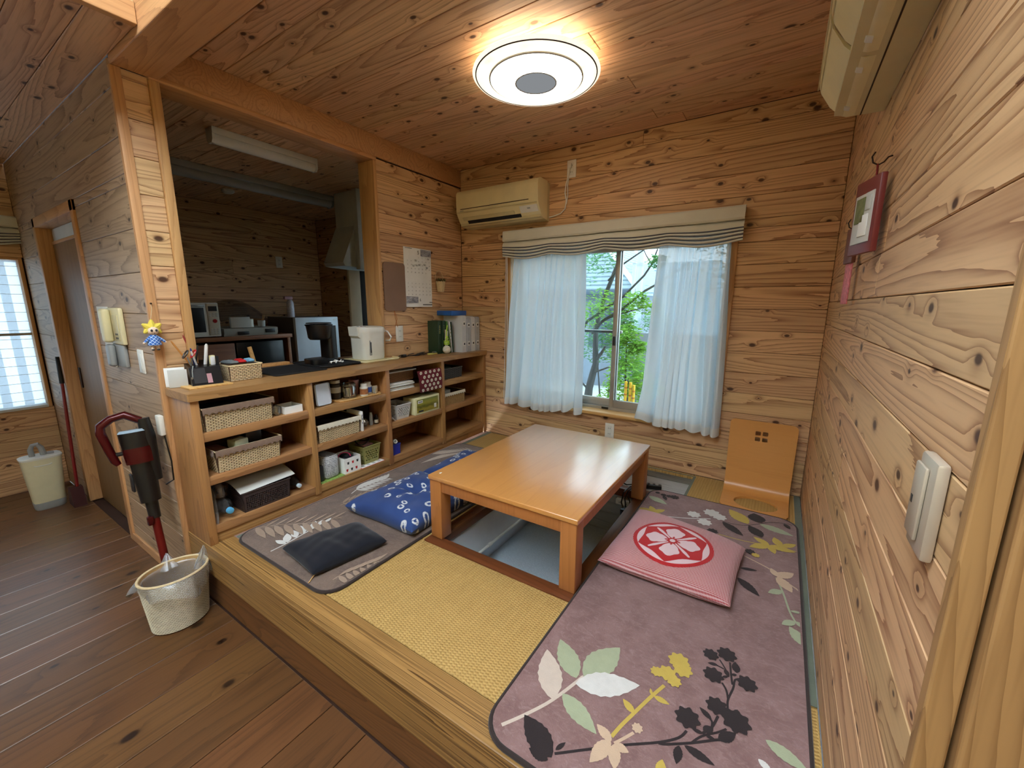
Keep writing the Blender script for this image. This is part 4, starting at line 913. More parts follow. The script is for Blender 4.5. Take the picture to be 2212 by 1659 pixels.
# bend
A1 = PI / 2 - tilt
def bend(u, v, t):
    a = A1 * v; r = bendR - t
    return (ZX0 + (ZX1 - ZX0) * u, sc_ + r * math.sin(a), .0015 + bendR - r * math.cos(a))
sm.grid(lambda u, v: bend(u, v, zt_), 4, 12); sm.grid(lambda u, v: bend(1 - u, v, 0), 4, 12)
sm.grid(lambda u, v: bend(0, v, zt_ * (1 - u)), 1, 12); sm.grid(lambda u, v: bend(1, v, zt_ * u), 1, 12)
e0 = Vector(bend(0, 1, 0)); dirb = Vector((0, math.cos(A1), math.sin(A1))); nb = Vector((0, -math.sin(A1), math.cos(A1)))
BH = .395
def bp(a, b, t):
    q = e0 + dirb * b + nb * t; bow = .010 * math.sin(PI * min(1, b / BH)); q = q + nb * (-bow)
    return (a, q.y, q.z)
back_out = [(ZX0, 0), (ZX1, 0), (ZX1 + .006, BH - .035)] + [(ZX1 + .006 - .03 + .03 * math.cos(PI / 2 * k / 5), BH - .03 + .03 * math.sin(PI / 2 * k / 5)) for k in range(6)] + [(ZX0 - .006 + .03 - .03 * math.sin(PI / 2 * k / 5), BH - .03 + .03 * math.cos(PI / 2 * k / 5)) for k in range(6)] + [(ZX0 - .006, BH - .035)]
back_holes = [rr(cx_ - .0145, cx_ + .0145, cz_ - .013, cz_ + .013, .006, 3) for cx_ in (2.420, 2.459) for cz_ in (BH - .075, BH - .112)]
sm.merge(plate(back_out, back_holes, zt_, bp))
obj('shell', sm, 'zaisu_wood', zs, angle=.7)
# ================================================================== small-object helpers
def bx(name, m, q, parent=None, b=.003, seg=2, rz=0, **k):
    mb = MB().rbox(*q, b, seg)
    if rz: mb.xf(rotz(math.radians(rz), ((q[0] + q[1]) / 2, (q[2] + q[3]) / 2, q[4])))
    return obj(name, mb, m, parent, **k)
def cyl(name, m, c, prof, parent=None, n=20, sx=1, sy=1, **k): return obj(name, MB().lathe(prof, c, n, sx, sy), m, parent, **k)
def weave_face(mb, O, U, V, nc, nr, bulge):
    O, U, V = Vector(O), Vector(U), Vector(V); Nn = U.cross(V).normalized()
    du, dv = U / nc, V / nr
    for r in range(nr):
        o = .5 * (r % 2); c = -o
        while c < nc - .01:
            a, b = max(c, 0), min(c + 1, nc); c += 1
            if b - a < .2: continue
            p0 = O + du * a + dv * r; L = du * (b - a) * .96; vs = []
            for j in range(3):
                for i in range(4):
                    tu, tv = i / 3, j / 2
                    h = bulge * math.sin(PI * (.12 + .76 * tu)) * (1 if j == 1 else .35)
                    vs.append(p0 + L * (.04 + .92 * tu) + dv * (.13 + .74 * tv) + Nn * h)
            mb.add(vs, [(j * 4 + i, j * 4 + i + 1, j * 4 + i + 5, j * 4 + i + 4) for j in range(2) for i in range(3)])
plain('wicker', (212, 190, 148), .6, vary=.14, vs=60); plain('wicker_tan', (190, 154, 102), .6, vary=.14, vs=60); plain('wicker_core', (74, 48, 26), .8)
plain('wicker_dark', (74, 72, 72), .6, vary=.1, vs=60); plain('wicker_dark_core', (30, 28, 28), .8); plain('wicker_brown', (150, 104, 62), .6, vary=.14, vs=60)
cloth('lace_brown', (138, 114, 98), (120, 98, 84), vs=60, bump=.8, scale=300); cloth('lace_white', (228, 222, 204), (212, 204, 184), vs=60, bump=.8, scale=300)
def wicker(label, x0, x1, y0, y1, z0, z1, m='wicker', core='wicker_core', lace=None, cell=.0225, rowh=.0072, taper=.010, group=None, name='wicker_basket', laceh=.03, back=True):
    r = thing(name, ((x0 + x1) / 2, (y0 + y1) / 2, z0), label, 'basket', group)
    t = taper; e = .004
    b4 = [(x0 + t, y0 + t, z0), (x1 - t, y0 + t, z0), (x1 - t, y1 - t, z0), (x0 + t, y1 - t, z0)]; t4 = [(x0, y0, z1), (x1, y0, z1), (x1, y1, z1), (x0, y1, z1)]
    def sh(p, k): return (p[0] + (k if p[0] < (x0 + x1) / 2 else -k), p[1] + (k if p[1] < (y0 + y1) / 2 else -k), p[2])
    mb = MB(); V = b4 + t4 + [sh(p, .005) for p in t4] + [(*sh(p, .005)[:2], z0 + .005) for p in b4]
    F = [(3, 2, 1, 0), (12, 13, 14, 15)]
    for i in range(4):
        j = (i + 1) % 4; F += [(i, j, 4 + j, 4 + i), (4 + i, 4 + j, 8 + j, 8 + i), (8 + i, 8 + j, 12 + j, 12 + i)]
    mb.add(V, F); obj('core', mb, core, r, smooth=False)
    wv = MB()
    for i in range(4):
        j = (i + 1) % 4; U = Vector(b4[j]) - Vector(b4[i])
        if i == 3: continue
        nc = max(3, round(U.length / cell)); nr = max(3, round((z1 - z0) / rowh))
        O0, O1, P0_, P1_ = Vector(b4[i]), Vector(b4[j]), Vector(t4[i]), Vector(t4[j])
        weave_face(wv, O0, U, ((P0_ + P1_) - (O0 + O1)) / 2, nc, nr, .0046)
    obj('weave', wv, m, r, kind='stuff')
    obj('rim', MB().tube([(p[0], p[1], z1) for p in t4], .0042, 6, closed=True), m, r)
    if lace:
        def lacef(P, Q, O2):
            P, Q = Vector(P), Vector(Q); n = max(4, round((Q - P).length / .026)); out = (Q - P).cross(Vector((0, 0, 1))).normalized() * .0065
            mb = MB(); N_ = n * 6
            top = [P + (Q - P) * (k / N_) + out * .6 + Vector((0, 0, .0045)) for k in range(N_ + 1)]
            lo = [P + (Q - P) * (k / N_) + out * 1.1 + Vector((0, 0, -laceh + .010 * abs(math.sin(PI * k / 6)) - .004 * (k % 2))) for k in range(N_ + 1)]
            md = [(a + b) / 2 + out * .25 for a, b in zip(top, lo)]
            n1 = N_ + 1
            mb.add(top + md + lo, [(i + j * n1, i + 1 + j * n1, i + 1 + (j + 1) * n1, i + (j + 1) * n1) for i in range(N_) for j in range(2)])
            return mb
        lm = MB()
        for i in (0, 1, 2): lm.merge(lacef(t4[i], t4[(i + 1) % 4], None))
        obj('lace_trim', lm, lace, r)
    return r
def slot_basket(label, x0, x1, y0, y1, z0, z1, m, cols, rows, taper=.012, group=None, name='plastic_basket', rim=.010, hf=.62, stag=True, h0=.18, h1=.80):
    """plastic basket with slotted walls"""
    r = thing(name, ((x0 + x1) / 2, (y0 + y1) / 2, z0), label, 'basket', group); H = z1 - z0
    def wall(w, mapf, nc):
        hs = []; ch = H * (h1 - h0) / rows; cw = (w - .024) / nc
        for j in range(rows):
            for i in range(nc - (1 if stag and j % 2 else 0)):
                a = -w / 2 + .012 + cw * (i + (.5 if stag and j % 2 else 0)); b = H * h0 + ch * j
                hs.append([(a + cw * (1 - hf) / 2, b + ch * .2), (a + cw * (1 + hf) / 2, b + ch * .2), (a + cw * (1 + hf) / 2, b + ch * .8), (a + cw * (1 - hf) / 2, b + ch * .8)])
        return plate([(-w / 2, 0), (w / 2, 0), (w / 2, H), (-w / 2, H)], hs, .0025, mapf)
    t = taper; xc, yc = (x0 + x1) / 2, (y0 + y1) / 2
    mb = MB(); wy, wx = y1 - y0, x1 - x0
    k = lambda b: 1 - 2 * t / 1 * (1 - b / H)
    ins = lambda b: t * (1 - b / H)
    mb.merge(wall(wy, lambda a, b, tt: (x1 - ins(b) - tt, yc + a * (1 - 2 * ins(b) / wy), z0 + b), cols))
    mb.merge(wall(wy, lambda a, b, tt: (x0 + ins(b) + tt, yc + a * (1 - 2 * ins(b) / wy), z0 + b), cols))
    c2 = max(3, round(cols * wx / wy))
    mb.merge(wall(wx, lambda a, b, tt: (xc + a * (1 - 2 * ins(b) / wx), y0 + ins(b) + tt, z0 + b), c2))
    mb.merge(wall(wx, lambda a, b, tt: (xc + a * (1 - 2 * ins(b) / wx), y1 - ins(b) - tt, z0 + b), c2))
    obj('wall', mb, m, r, smooth=False)
    bx('bottom', m, (x0 + t + .001, x1 - t - .001, y0 + t + .001, y1 - t - .001, z0, z0 + .003), r, .001)
    obj('rim', MB().tube([(x0, y0, z1), (x1, y0, z1), (x1, y1, z1), (x0, y1, z1)], rim * .45, 6, closed=True), m, r)
    return r
plain('clear_dark', (50, 46, 44), .3)
glass('clear_plastic', (.93, .95, .95, 1), .05, .10, .06); glass('clear_jar', (.94, .96, .96, 1), .02, .12, .03)
def soft_sheet(fn, nu, nv, th=.0008):
    mb = MB(); mb.grid(fn, nu, nv); return mb

# ================================================================== things on the left wall (above the counter)
def wall_text(s, size, y, z, x, bold=0.0):
    return text_mb(s, size, Matrix(((0, 0, 1, x), (1, 0, 0, y), (0, 1, 0, z), (0, 0, 0, 1))), bold)
cal = thing('wall_calendar', (.002, 1.705, 1.14), 'white paper wall calendar showing two months', 'calendar')
obj('sheet', MB().grid(lambda u, v: (.0025 + .004 * math.sin(PI * u) * (1 - v) + .002 * math.sin(5 * v), 1.560 + .290 * u, 1.142 + .450 * v), 8, 8), 'paper', cal)
bx('backing_sheet', 'paper', (.0003, .0018, 1.558, 1.852, 1.141, 1.594), cal, .0004)
CX = .0082
for i in range(2):
    for r_ in range(5):
        for c_ in range(7):
            d = i * 35 + r_ * 7 + c_
            n_ = r_ * 7 + c_ - (3 if i == 0 else 6) + 1
            if 1 <= n_ <= 31 - i:
                obj('date', wall_text(str(n_), .0115, 1.590 + .039 * c_, (1.522 if i == 0 else 1.352) - .0285 * r_, CX), 'ink', cal, smooth=False)
obj('month_number', wall_text('5', .040, 1.706, 1.560, CX), 'ink', cal, smooth=False); obj('month_number', wall_text('6', .034, 1.712, 1.196, CX), 'ink', cal, smooth=False)
def photo_tex():
    g = G('calendar_photo'); p = g.obj(); f = g.noise(g.vmul(p, (1, 1, 2.2)), 26, 5, .65, 1.2)
    g.pr(g.ramp(f, [(.25, lin((60, 60, 70))), (.5, lin((150, 150, 158))), (.75, lin((226, 226, 230)))]), .8)
photo_tex()
bx('calendar_picture', 'calendar_photo', (CX - .001, CX + .0002, 1.735, 1.848, 1.538, 1.588), cal, .0002); bx('calendar_picture', 'calendar_photo', (CX - .001, CX + .0002, 1.566, 1.690, 1.172, 1.222), cal, .0002)
for z_, a_, b_, s_ in ((1.585, 1.57, 1.64, .003), (1.156, 1.74, 1.845, .006), (1.176, 1.815, 1.848, .005)): bx('printed_line', 'ink', (CX - .001, CX, a_, b_, z_, z_ + s_), cal, .0002)
for (y_, z_, s_) in ((1.68, 1.500, .05), (1.69, 1.462, .055), (1.72, 1.468, .04), (1.775, 1.472, .04), (1.80, 1.450, .05), (1.815, 1.52, .045), (1.655, 1.458, .035)):
    obj('pencil_note', MB().tube([(CX, y_ + .006 * math.sin(k * 2.1) + k * .0016 - .014, z_ + .008 * math.cos(k * 1.7 + s_ * 90)) for k in range(14)], .0006, 4), 'ink', cal)
plain('mask_brown', (138, 110, 92), .8)
pq = obj('privacy_mask_board', MB().prism([(p[0], p[1]) for p in rr(1.352, 1.556, 1.112, 1.466, .026)], .004, .012, 'x'), 'mask_brown', label='plain brown rounded privacy-mask plaque overlapping the calendar edge', cat='patch', smooth=False)  # stands in for a privacy mask, not a real wall board
plain('orange_string', (190, 110, 40), .8)
obj('string', MB().tube([(.008, 1.435, 1.115), (.010, 1.442, 1.06), (.008, 1.452, 1.03), (.010, 1.462, .99)], .0016, 5), 'orange_string', pq); obj('string', MB().tube([(.010, 1.437, 1.113), (.012, 1.458, 1.05), (.010, 1.445, 1.02), (.010, 1.440, .995)], .0016, 5), 'orange_string', pq)
# hanging mini basket with dried flowers
hb = thing('hanging_basket', (.03, 1.925, 1.265), 'tiny cream basket of dried flowers hung on the wall', 'basket')
plain('raffia', (214, 190, 150), .7); plain('dried_leaf', (110, 112, 70), .8, vary=.25, vs=60)
obj('handle', MB().tube([(.02, 1.925 + .048 * math.cos(a), 1.365 + .072 * math.sin(a)) for a in [PI * k / 16 for k in range(17)]], .0028, 6), 'raffia', hb)
cyl('tub', 'raffia', (.035, 1.925, 1.265), [(.0, 0), (.024, 0), (.036, .085), (.032, .085), (.020, .006), (0, .006)], hb, 14)
lt = MB()
for k in range(10):
    a = 2 * PI * k / 10
    for s_ in (1, -1): lt.tube([(.035 + (.026 + .012 * t) * math.cos(a + s_ * t * .6), 1.925 + (.026 + .012 * t) * math.sin(a + s_ * t * .6), 1.267 + .085 * t) for t in (0, .33, .66, 1)], .0022, 4)
obj('lattice', lt, 'wicker', hb)
lf_ = MB(); rg = random.Random(3)
for k in range(60):
    a, b = rg.uniform(0, 2 * PI), rg.uniform(-.3, .9); L = rg.uniform(.015, .035); c0 = Vector((.035, 1.925, 1.350)) + Vector((rg.uniform(-.02, .02), rg.uniform(-.03, .03), rg.uniform(-.005, .015)))
    d = Vector((math.cos(a) * .6, math.sin(a), b)).normalized() * L; s_ = d.cross(Vector((.3, .2, 1))).normalized() * L * .25
    lf_.add([c0, c0 + d * .5 + s_, c0 + d, c0 + d * .5 - s_], [(0, 1, 2, 3)])
obj('dried_flowers', lf_, 'dried_leaf', hb, kind='stuff', smooth=False)
obj('twig', MB().tube([(.04, 1.955, 1.355), (.045, 1.985, 1.375), (.04, 2.01, 1.378)], .0018, 5), 'raffia', hb)

# ================================================================== on the countertop
CT = .758
def top(name, label, cat, c): return thing(name, c, label, cat)
# file stack in the corner
plain('green_box', (34, 60, 40), .5, vary=.1, vs=30); plain('green_file', (62, 104, 46), .5, vary=.12, vs=30); plain('gold_ink', (150, 146, 84), .6)
plain('file_white', (216, 218, 220), .4); plain('file_grey', (176, 182, 190), .35, vary=.1, vs=40); plain('blue_box', (36, 96, 176), .4)
fx0 = .05
for i, (y0, y1, dx, hgt) in enumerate(((1.792, 1.835, .02, .270), (1.838, 1.872, .03, .272))):
    o = bx('storage_box', 'green_box', (fx0 - .02 + dx - .11, fx0 + .045 + dx, y0, y1, CT, CT + hgt), None, .002, label=('dark green box file, outermost of the row in the corner', 'dark green box file, second in the row of files')[i], cat='box file', group='green box files')
    for k in range(5): bx('spine_mark', 'gold_ink', (fx0 + .045 + dx, fx0 + .0458 + dx, y0 + .012, y1 - .014, CT + hgt - .045 - .014 * k, CT + hgt - .038 - .014 * k), o, .0003)
for i, (y0, a, m, lb) in enumerate(((1.914, -8, 'green_file', 'bright green patterned folder leaning in the file row'), (1.934, -6, 'file_white', 'thin white folder between green folder and plastic files'), (1.950, -5, 'green_box', 'thin dark green folder leaning beside white folder'))):
    mb = MB().rbox(-.02, .135, y0, y0 + .012, CT + .001, CT + .268 - .004 * i, .002); mb.xf(rotax(math.radians(-a), 'X', (0, y0, CT)))
    o = obj('document_folder', mb, m, label=lb, cat='folder', group='folders in the corner')
    if m == 'green_file':
        for k in range(7):
            q = MB().lathe([(0, 0), (.010, 0), (.010, .0008), (0, .0008)], (0, 0, 0), 12); q.xf(Matrix.Translation((.136, y0 + .006, CT + .05 + .03 * k)) @ Matrix.Rotation(PI / 2, 4, 'Y') @ Matrix.Scale(.5, 4)); obj('printed_dot', q, 'gold_ink', o)
for i in range(4):
    y0 = 1.988 + .0620 * i
    o = thing('magazine_file', (.09, y0 + .028, CT), ('translucent white plastic file holder next to the folders', 'translucent plastic file holder, second of the four pale ones', 'translucent plastic file holder, third of the four pale ones', 'translucent plastic file holder closest to the window wall')[i], 'file holder', 'pale file holders')
    h_ = .312 if i == 0 else .298
    obj('case', MB().prism([(-.02, CT), (.205, CT), (.205, CT + h_ - .012), (.195, CT + h_), (-.02, CT + h_)], y0, y0 + .056, 'y'), 'file_white' if i % 2 == 0 else 'file_grey', o, smooth=False)
    for z_ in (CT + .055, CT + h_ - .085):
        bx('clasp', 'paper', (.205, .2075, y0 + .014, y0 + .042, z_, z_ + .035), o, .001); bx('clasp_mark', 'ink', (.2075, .208, y0 + .020, y0 + .036, z_ + .008, z_ + .026), o, .0002)
    bx('side_rib', 'file_white', (.2052, .2072, y0 + .002, y0 + .006, CT + .01, CT + h_ - .02), o, .0006)
bx('blue_case', 'blue_box', (.0, .165, 1.905, 2.10, CT + .312, CT + .352), None, .004, label='flat bright blue box lying on top of the files', cat='box')
o = bx('paper_tray', 'paper_grey', (-.01, .15, 2.105, 2.21, CT + .299, CT + .304), None, .001, label='thin grey paper tray lying on the file holders', cat='tray')
# white round vase figure with green laces
vz = top('ball_ornament', 'round white ball ornament with neon green laces', 'ornament', (.150, 1.852, CT))
plain('neon', (190, 230, 60), .5); plain('leather_white', (222, 218, 204), .45)
cyl('ball', 'leather_white', (.150, 1.852, CT), [(0, 0)] + [(.034 * math.sin(PI * k / 12), .034 - .034 * math.cos(PI * k / 12)) for k in range(1, 12)] + [(0, .068)], vz, 24)
obj('strap', MB().prism([(1.840, CT + .06), (1.866, CT + .06), (1.872, CT + .185), (1.845, CT + .200)], .142, .150, 'x'), 'leather_white', vz, smooth=False)
for k in range(3): obj('lace', MB().tube([(.150 + .020 * math.cos(a), 1.853 + .022 * math.sin(a), CT + .080 + .012 * k + .003 * math.sin(2 * a)) for a in [2 * PI * j / 14 for j in range(14)]], .0035, 6, closed=True), 'neon', vz)
obj('lace', MB().tube([(.156, 1.850, CT + .10), (.160, 1.838, CT + .15), (.158, 1.850, CT + .205), (.156, 1.860, CT + .235)], .004, 6), 'neon', vz); obj('lace', MB().tube([(.165, 1.835, CT + .095), (.170, 1.820, CT + .125), (.168, 1.845, CT + .145), (.160, 1.862, CT + .12)], .0035, 6), 'neon', vz)
obj('stitch', MB().tube([(.150 + .0345 * math.cos(a) * .8, 1.852 + .0345 * math.sin(a), CT + .034 + .0345 * math.cos(a) * .6) for a in [2 * PI * j / 24 for j in range(24)]], .0008, 4, closed=True), 'ink_grey', vz)
# cables and small yellow thing
cd = top('cable_bundle', 'black cables lying on the countertop behind the pot', 'cables', (.06, 1.62, CT))
rg = random.Random(5)
for k in range(4):
    pts = [(.04 + .05 * math.sin(k + t * 3.2), 1.40 + .36 * t + .02 * math.sin(5 * t + k), CT + .004 + .010 * abs(math.sin(4 * t + k))) for t in [j / 12 for j in range(13)]]
    obj('cable', MB().tube(pts, .0032, 6), 'black_plastic', cd)
obj('loop', MB().tube([(.06 + .026 * math.cos(a), 1.63 + .045 * math.sin(a), CT + .010 + .006 * math.sin(a)) for a in [2 * PI * j / 20 for j in range(20)]], .003, 6, closed=True), 'black_plastic', cd)
bx('plug', 'black_plastic', (.03, .055, 1.46, 1.50, CT, CT + .022), cd, .005)
plain('pale_yellow', (214, 204, 110), .5)
yc = top('coiled_charm', 'pale yellow strap lying beside the cables', 'strap', (.09, 1.745, CT))
obj('band', MB().tube([(.09 + .02 * math.cos(a), 1.745 + .05 * math.sin(a), CT + .006) for a in [2 * PI * j / 18 for j in range(18)]], .005, 6, closed=True), 'pale_yellow', yc); bx('clip', 'metal', (.07, .10, 1.76, 1.79, CT + .010, CT + .022), yc, .004)
# electric hot water pot on its tray
pt_tray = top('serving_tray', 'cream oval tray under the hot water pot', 'tray', (-.04, 1.215, CT))
obj('tray_body', MB().prism(rr(-.165, .105, 1.075, 1.405, .05), CT + .0, CT + .007), 'cream_plastic', pt_tray, smooth=False); obj('tray_rim', MB().tube([(a, b, CT + .009) for a, b in rr(-.165, .105, 1.075, 1.405, .05)], .006, 8, closed=True), 'cream_plastic', pt_tray)
plain('pot_white', (226, 226, 218), .3); plain('pot_top', (206, 200, 182), .4)
pot = top('hot_water_pot', 'white electric hot water pot with carrying handle', 'pot', (-.035, 1.215, CT + .015))
def pot_sec(z, sc_x, sc_y, fwd=0): return [(-.035 + fwd + p[0] * sc_x, 1.215 + p[1] * sc_y, z) for p in rr(-.1, .1, -.1, .1, .055, 6)]
def loft(secs):
    mb = MB(); n = len(secs[0])
    for s_ in secs: mb.v += [tuple(p) for p in s_]
    for i in range(len(secs) - 1): mb.f += [(i * n + k, i * n + (k + 1) % n, (i + 1) * n + (k + 1) % n, (i + 1) * n + k) for k in range(n)]
    mb.f += [tuple(range(n - 1, -1, -1)), tuple((len(secs) - 1) * n + k for k in range(n))]
    return mb
b0 = CT + .015
obj('body', loft([pot_sec(b0, .90, .90), pot_sec(b0 + .01, .94, .94), pot_sec(b0 + .16, .97, .97), pot_sec(b0 + .19, .99, 1.0)]), 'pot_white', pot)
plid = obj('lid', loft([pot_sec(b0 + .190, 1.02, 1.03), pot_sec(b0 + .212, 1.03, 1.04), pot_sec(b0 + .226, .97, .98), pot_sec(b0 + .232, .80, .84)]), 'pot_white', pot)
# spout faces the front-left corner of the counter
obj('spout', MB().prism([(1.092, b0 + .232), (1.098, b0 + .168), (1.118, b0 + .150), (1.15, b0 + .165), (1.15, b0 + .225)], -.085, .015, 'x'), 'pot_white', pot)
for k in range(3): cyl('button', ('grey_plastic', 'red_plastic', 'grey_plastic')[k], (-.035 + .02 * k, 1.14 + .012 * k, b0 + .2285), [(0, 0), (.009, 0), (.009, .006), (0, .006)], plid, 12)
wg_ = bx('water_gauge', 'grey_plastic', (.052, .0605, 1.155, 1.176, b0 + .03, b0 + .14), pot, .006); bx('gauge_window', 'dark_plastic', (.0595, .062, 1.160, 1.171, b0 + .05, b0 + .125), wg_, .001)
obj('handle', MB().tube([(-.02, 1.318, b0 + .205), (.03, 1.345, b0 + .19), (.06, 1.352, b0 + .15), (.05, 1.345, b0 + .125), (-.02, 1.338, b0 + .12), (-.09, 1.345, b0 + .13), (-.10, 1.348, b0 + .17), (-.06, 1.325, b0 + .205)], .0065, 8), 'pot_white', pot)
bx('pot_base', 'cream_plastic_shade', (-.125, .055, 1.125, 1.305, CT + .0075, b0), pot, .004)
# black trays
tr = top('black_tray', 'black tray lying on the countertop under the coffee maker', 'tray', (-.10, .90, CT)); 
obj('tray_body', MB().prism(rr(-.275, .085, .775, 1.065, .03), CT + .0045, CT + .0095), 'black_matte', tr, smooth=False); obj('tray_rim', MB().tube([(a, b, CT + .012) for a, b in rr(-.275, .085, .775, 1.065, .03)], .0045, 6, closed=True), 'black_matte', tr)
tr = top('black_tray', 'empty black tray overlapping the coffee tray, nearer the wicker basket', 'tray', (-.06, .63, CT))
obj('tray_body', MB().prism(rr(-.22, .128, .465, .790, .03), CT + .0, CT + .0042), 'black_matte', tr, smooth=False); obj('tray_rim', MB().tube([(a, b, CT + .0045) for a, b in rr(-.22, .128, .465, .772, .03)], .0045, 6, closed=True), 'black_matte', tr)
# coffee maker
cm = top('coffee_maker', 'black drip coffee maker with no jug', 'coffee maker', (-.10, .905, CT + .0105))
z_ = CT + .0105
obj('base', MB().prism(rr(-.180, -.030, .790, .985, .05), z_, z_ + .034), 'black_plastic', cm)
obj('column', MB().prism(rr(-.165, -.045, .915, .985, .025), z_ + .03, z_ + .250), 'black_plastic', cm); cyl('head', 'black_plastic', (-.105, .890, z_ + .160), [(0, 0), (.062, 0), (.072, .012), (.080, .085), (.082, .092), (.086, .092), (.086, .098), (0, .104)], cm, 28)
cyl('lid', 'black_matte', (-.105, .890, z_ + .264), [(0, 0), (.080, 0), (.076, .006), (0, .008)], cm, 28); cyl('hot_plate', 'dark_plastic', (-.105, .855, z_ + .034), [(0, 0), (.052, 0), (.052, .003), (0, .003)], cm, 24)
obj('crumpled_tissue', MB().grid(lambda u, v: (.035 + .04 * (u - .5) + .01 * math.sin(9 * v), .905 + .085 * (v - .5), CT + .020 + .014 * abs(math.sin(5 * u + 7 * v)) + .008 * math.sin(13 * u * v)), 10, 14), 'paper', label='small crumpled white tissue in front of the coffee maker', cat='tissue')
# remote-like grey pad and kitchen knife behind the tray
kn = top('kitchen_knife', 'knife with a wooden handle standing behind the trays', 'knife', (-.30, .56, CT))
obj('handle', MB().tube([(-.315, .560, CT + .04), (-.318, .553, CT + .085), (-.321, .545, CT + .135)], .013, 8), 'light_wood', kn); obj('ferrule', MB().tube([(-.314, .562, CT + .012), (-.315, .560, CT + .04)], .010, 8), 'dark_metal', kn)
bx('cutting_board', 'light_wood', (-.352, -.30, .585, .780, CT, CT + .018), None, .003, label='thin pale wooden board at the kitchen edge of the counter', cat='board'); bx('grey_case', 'grey_plastic', (-.33, -.27, .475, .575, CT, CT + .020), None, .004, label='small grey case beside the knife handle', cat='case')
# wicker snack basket
wb_ = wicker('small tan wicker basket of snack packets beside the pen stand', -.07, .095, .248, .412, CT, CT + .082, 'wicker', 'wicker_core', None, .019, .0082, .004)
def snack(nm, m, c, sx, sy, rz, label, grp='snack packets in the small basket'):
    p = Pillow([(-sx, -sy), (sx, -sy), (sx, sy), (-sx, sy)], 0, .022, .02, 3, .5, .002, rz); mb = p.mesh(12); mb.xf(Matrix.Translation(c) @ Matrix.Rotation(rz, 4, 'Z')); return obj(nm, mb, m, label=label, cat='packet', group=grp)
plain('packet_red', (184, 40, 44), .3, vary=.2, vs=60); plain('packet_blue', (120, 170, 200), .3); plain('packet_silver', (150, 156, 156), .25, metal=.5)
snack('snack_packet', 'packet_silver', (.010, .290, CT + .084), .050, .022, .2, 'silver snack packet in the small wicker basket'); snack('snack_packet', 'packet_red', (.015, .338, CT + .086), .045, .02, -.1, 'red snack packet in the small wicker basket'); snack('snack_packet', 'packet_blue', (.02, .380, CT + .086), .03, .016, .2, 'pale blue snack packet in the small wicker basket')
# pen stand with pens, scissors, letters
bx('wooden_mat', 'light_wood', (-.135, .165, .045, .232, CT, CT + .008), None, .002, label='thin wooden board under the pen stand', cat='board')
ps = top('pen_stand', 'black slanted pen stand crowded with pens and scissors', 'pen stand', (.03, .14, CT + .008)); z_ = CT + .0085
glass('smoky', (.10, .10, .11, 1), .1, .10, .0)
obj('stand_body', MB().prism([(-.05, z_), (.128, z_), (.095, z_ + .085), (-.05, z_ + .105)], .088, .215, 'y').xf(rotz(math.radians(-8), (.03, .15, 0))), 'black_plastic', ps, smooth=False)
obj('front_window', MB().prism([(.122, z_ + .010), (.1275, z_ + .010), (.100, z_ + .080), (.0945, z_ + .080)], .098, .150, 'y').xf(rotz(math.radians(-8), (.03, .15, 0))), 'dark_plastic', ps, smooth=False)
obj('pink_card', MB().prism([(.125, z_ + .008), (.1287, z_ + .008), (.112, z_ + .052), (.108, z_ + .052)], .152, .172, 'y').xf(rotz(math.radians(-8), (.03, .15, 0))), 'pinkish' if 'pinkish' in _M else plain('pinkish', (176, 132, 140), .5) and 'pinkish', ps, smooth=False)
bx('tall_compartment', 'black_matte', (-.045, .03, .190, .235, z_, z_ + .125), ps, .004)
plain('pen_blue', (40, 60, 130), .3); plain('pen_orange', (206, 140, 70), .4); plain('pen_red', (150, 50, 50), .4); plain('pen_white', (222, 222, 222), .35)
for k, (x_, y_, dx_, dy_, L_, m, lb) in enumerate(((.02, .115, .01, -.055, .15, 'pen_orange', 'orange pencil sticking up from the pen stand'), (.0, .15, .0, -.03, .16, 'pen_red', 'red pen sticking up from the pen stand'), (.045, .165, .03, .004, .115, 'pen_white', 'thick white marker in the pen stand'), (.03, .125, .035, -.02, .10, 'pen_blue', 'blue pen leaning in the pen stand'), (.01, .135, .03, .01, .11, 'dark_plastic', 'black pen leaning in the pen stand'), (.045, .13, .04, -.035, .09, 'pen_white', 'white pen leaning at the front of the pen stand'))):
    p0 = Vector((x_, y_, z_ + .085)); d = Vector((dx_, dy_, .1)).normalized(); r_ = .008 if 'marker' in lb else .0045
    obj('pen', MB().tube([p0, p0 + d * L_ * .9, p0 + d * L_], [r_, r_, r_ * .5], 8), m, label=lb, cat='pen', group='pens in the pen stand')
sc1 = top('scissors', 'pair of scissors with dark handles in the pen stand', 'scissors', (.05, .105, z_ + .09))
for s_ in (-1, 1): obj('handle_loop', MB().tube([(.058 + .014 * math.cos(a), .100 + .016 * s_ + .012 * math.sin(a), z_ + .150 + .018 * math.sin(a)) for a in [2 * PI * j / 14 for j in range(14)]], .0032, 6, closed=True), 'packet_red' if s_ > 0 else 'dark_plastic', sc1); obj('blade', MB().tube([(.055, .100 + .010 * s_, z_ + .135), (.045, .105, z_ + .085)], .003, 5), 'metal', sc1)
cl = top('white_clip', 'cream plastic clip standing in the pen stand', 'clip', (.06, .19, z_ + .08)); bx('jaw', 'cream_plastic', (.045, .065, .182, .205, z_ + .085, z_ + .135), cl, .004, rz=15); bx('jaw', 'pen_white', (.068, .076, .180, .200, z_ + .085, z_ + .130), cl, .003, rz=10)
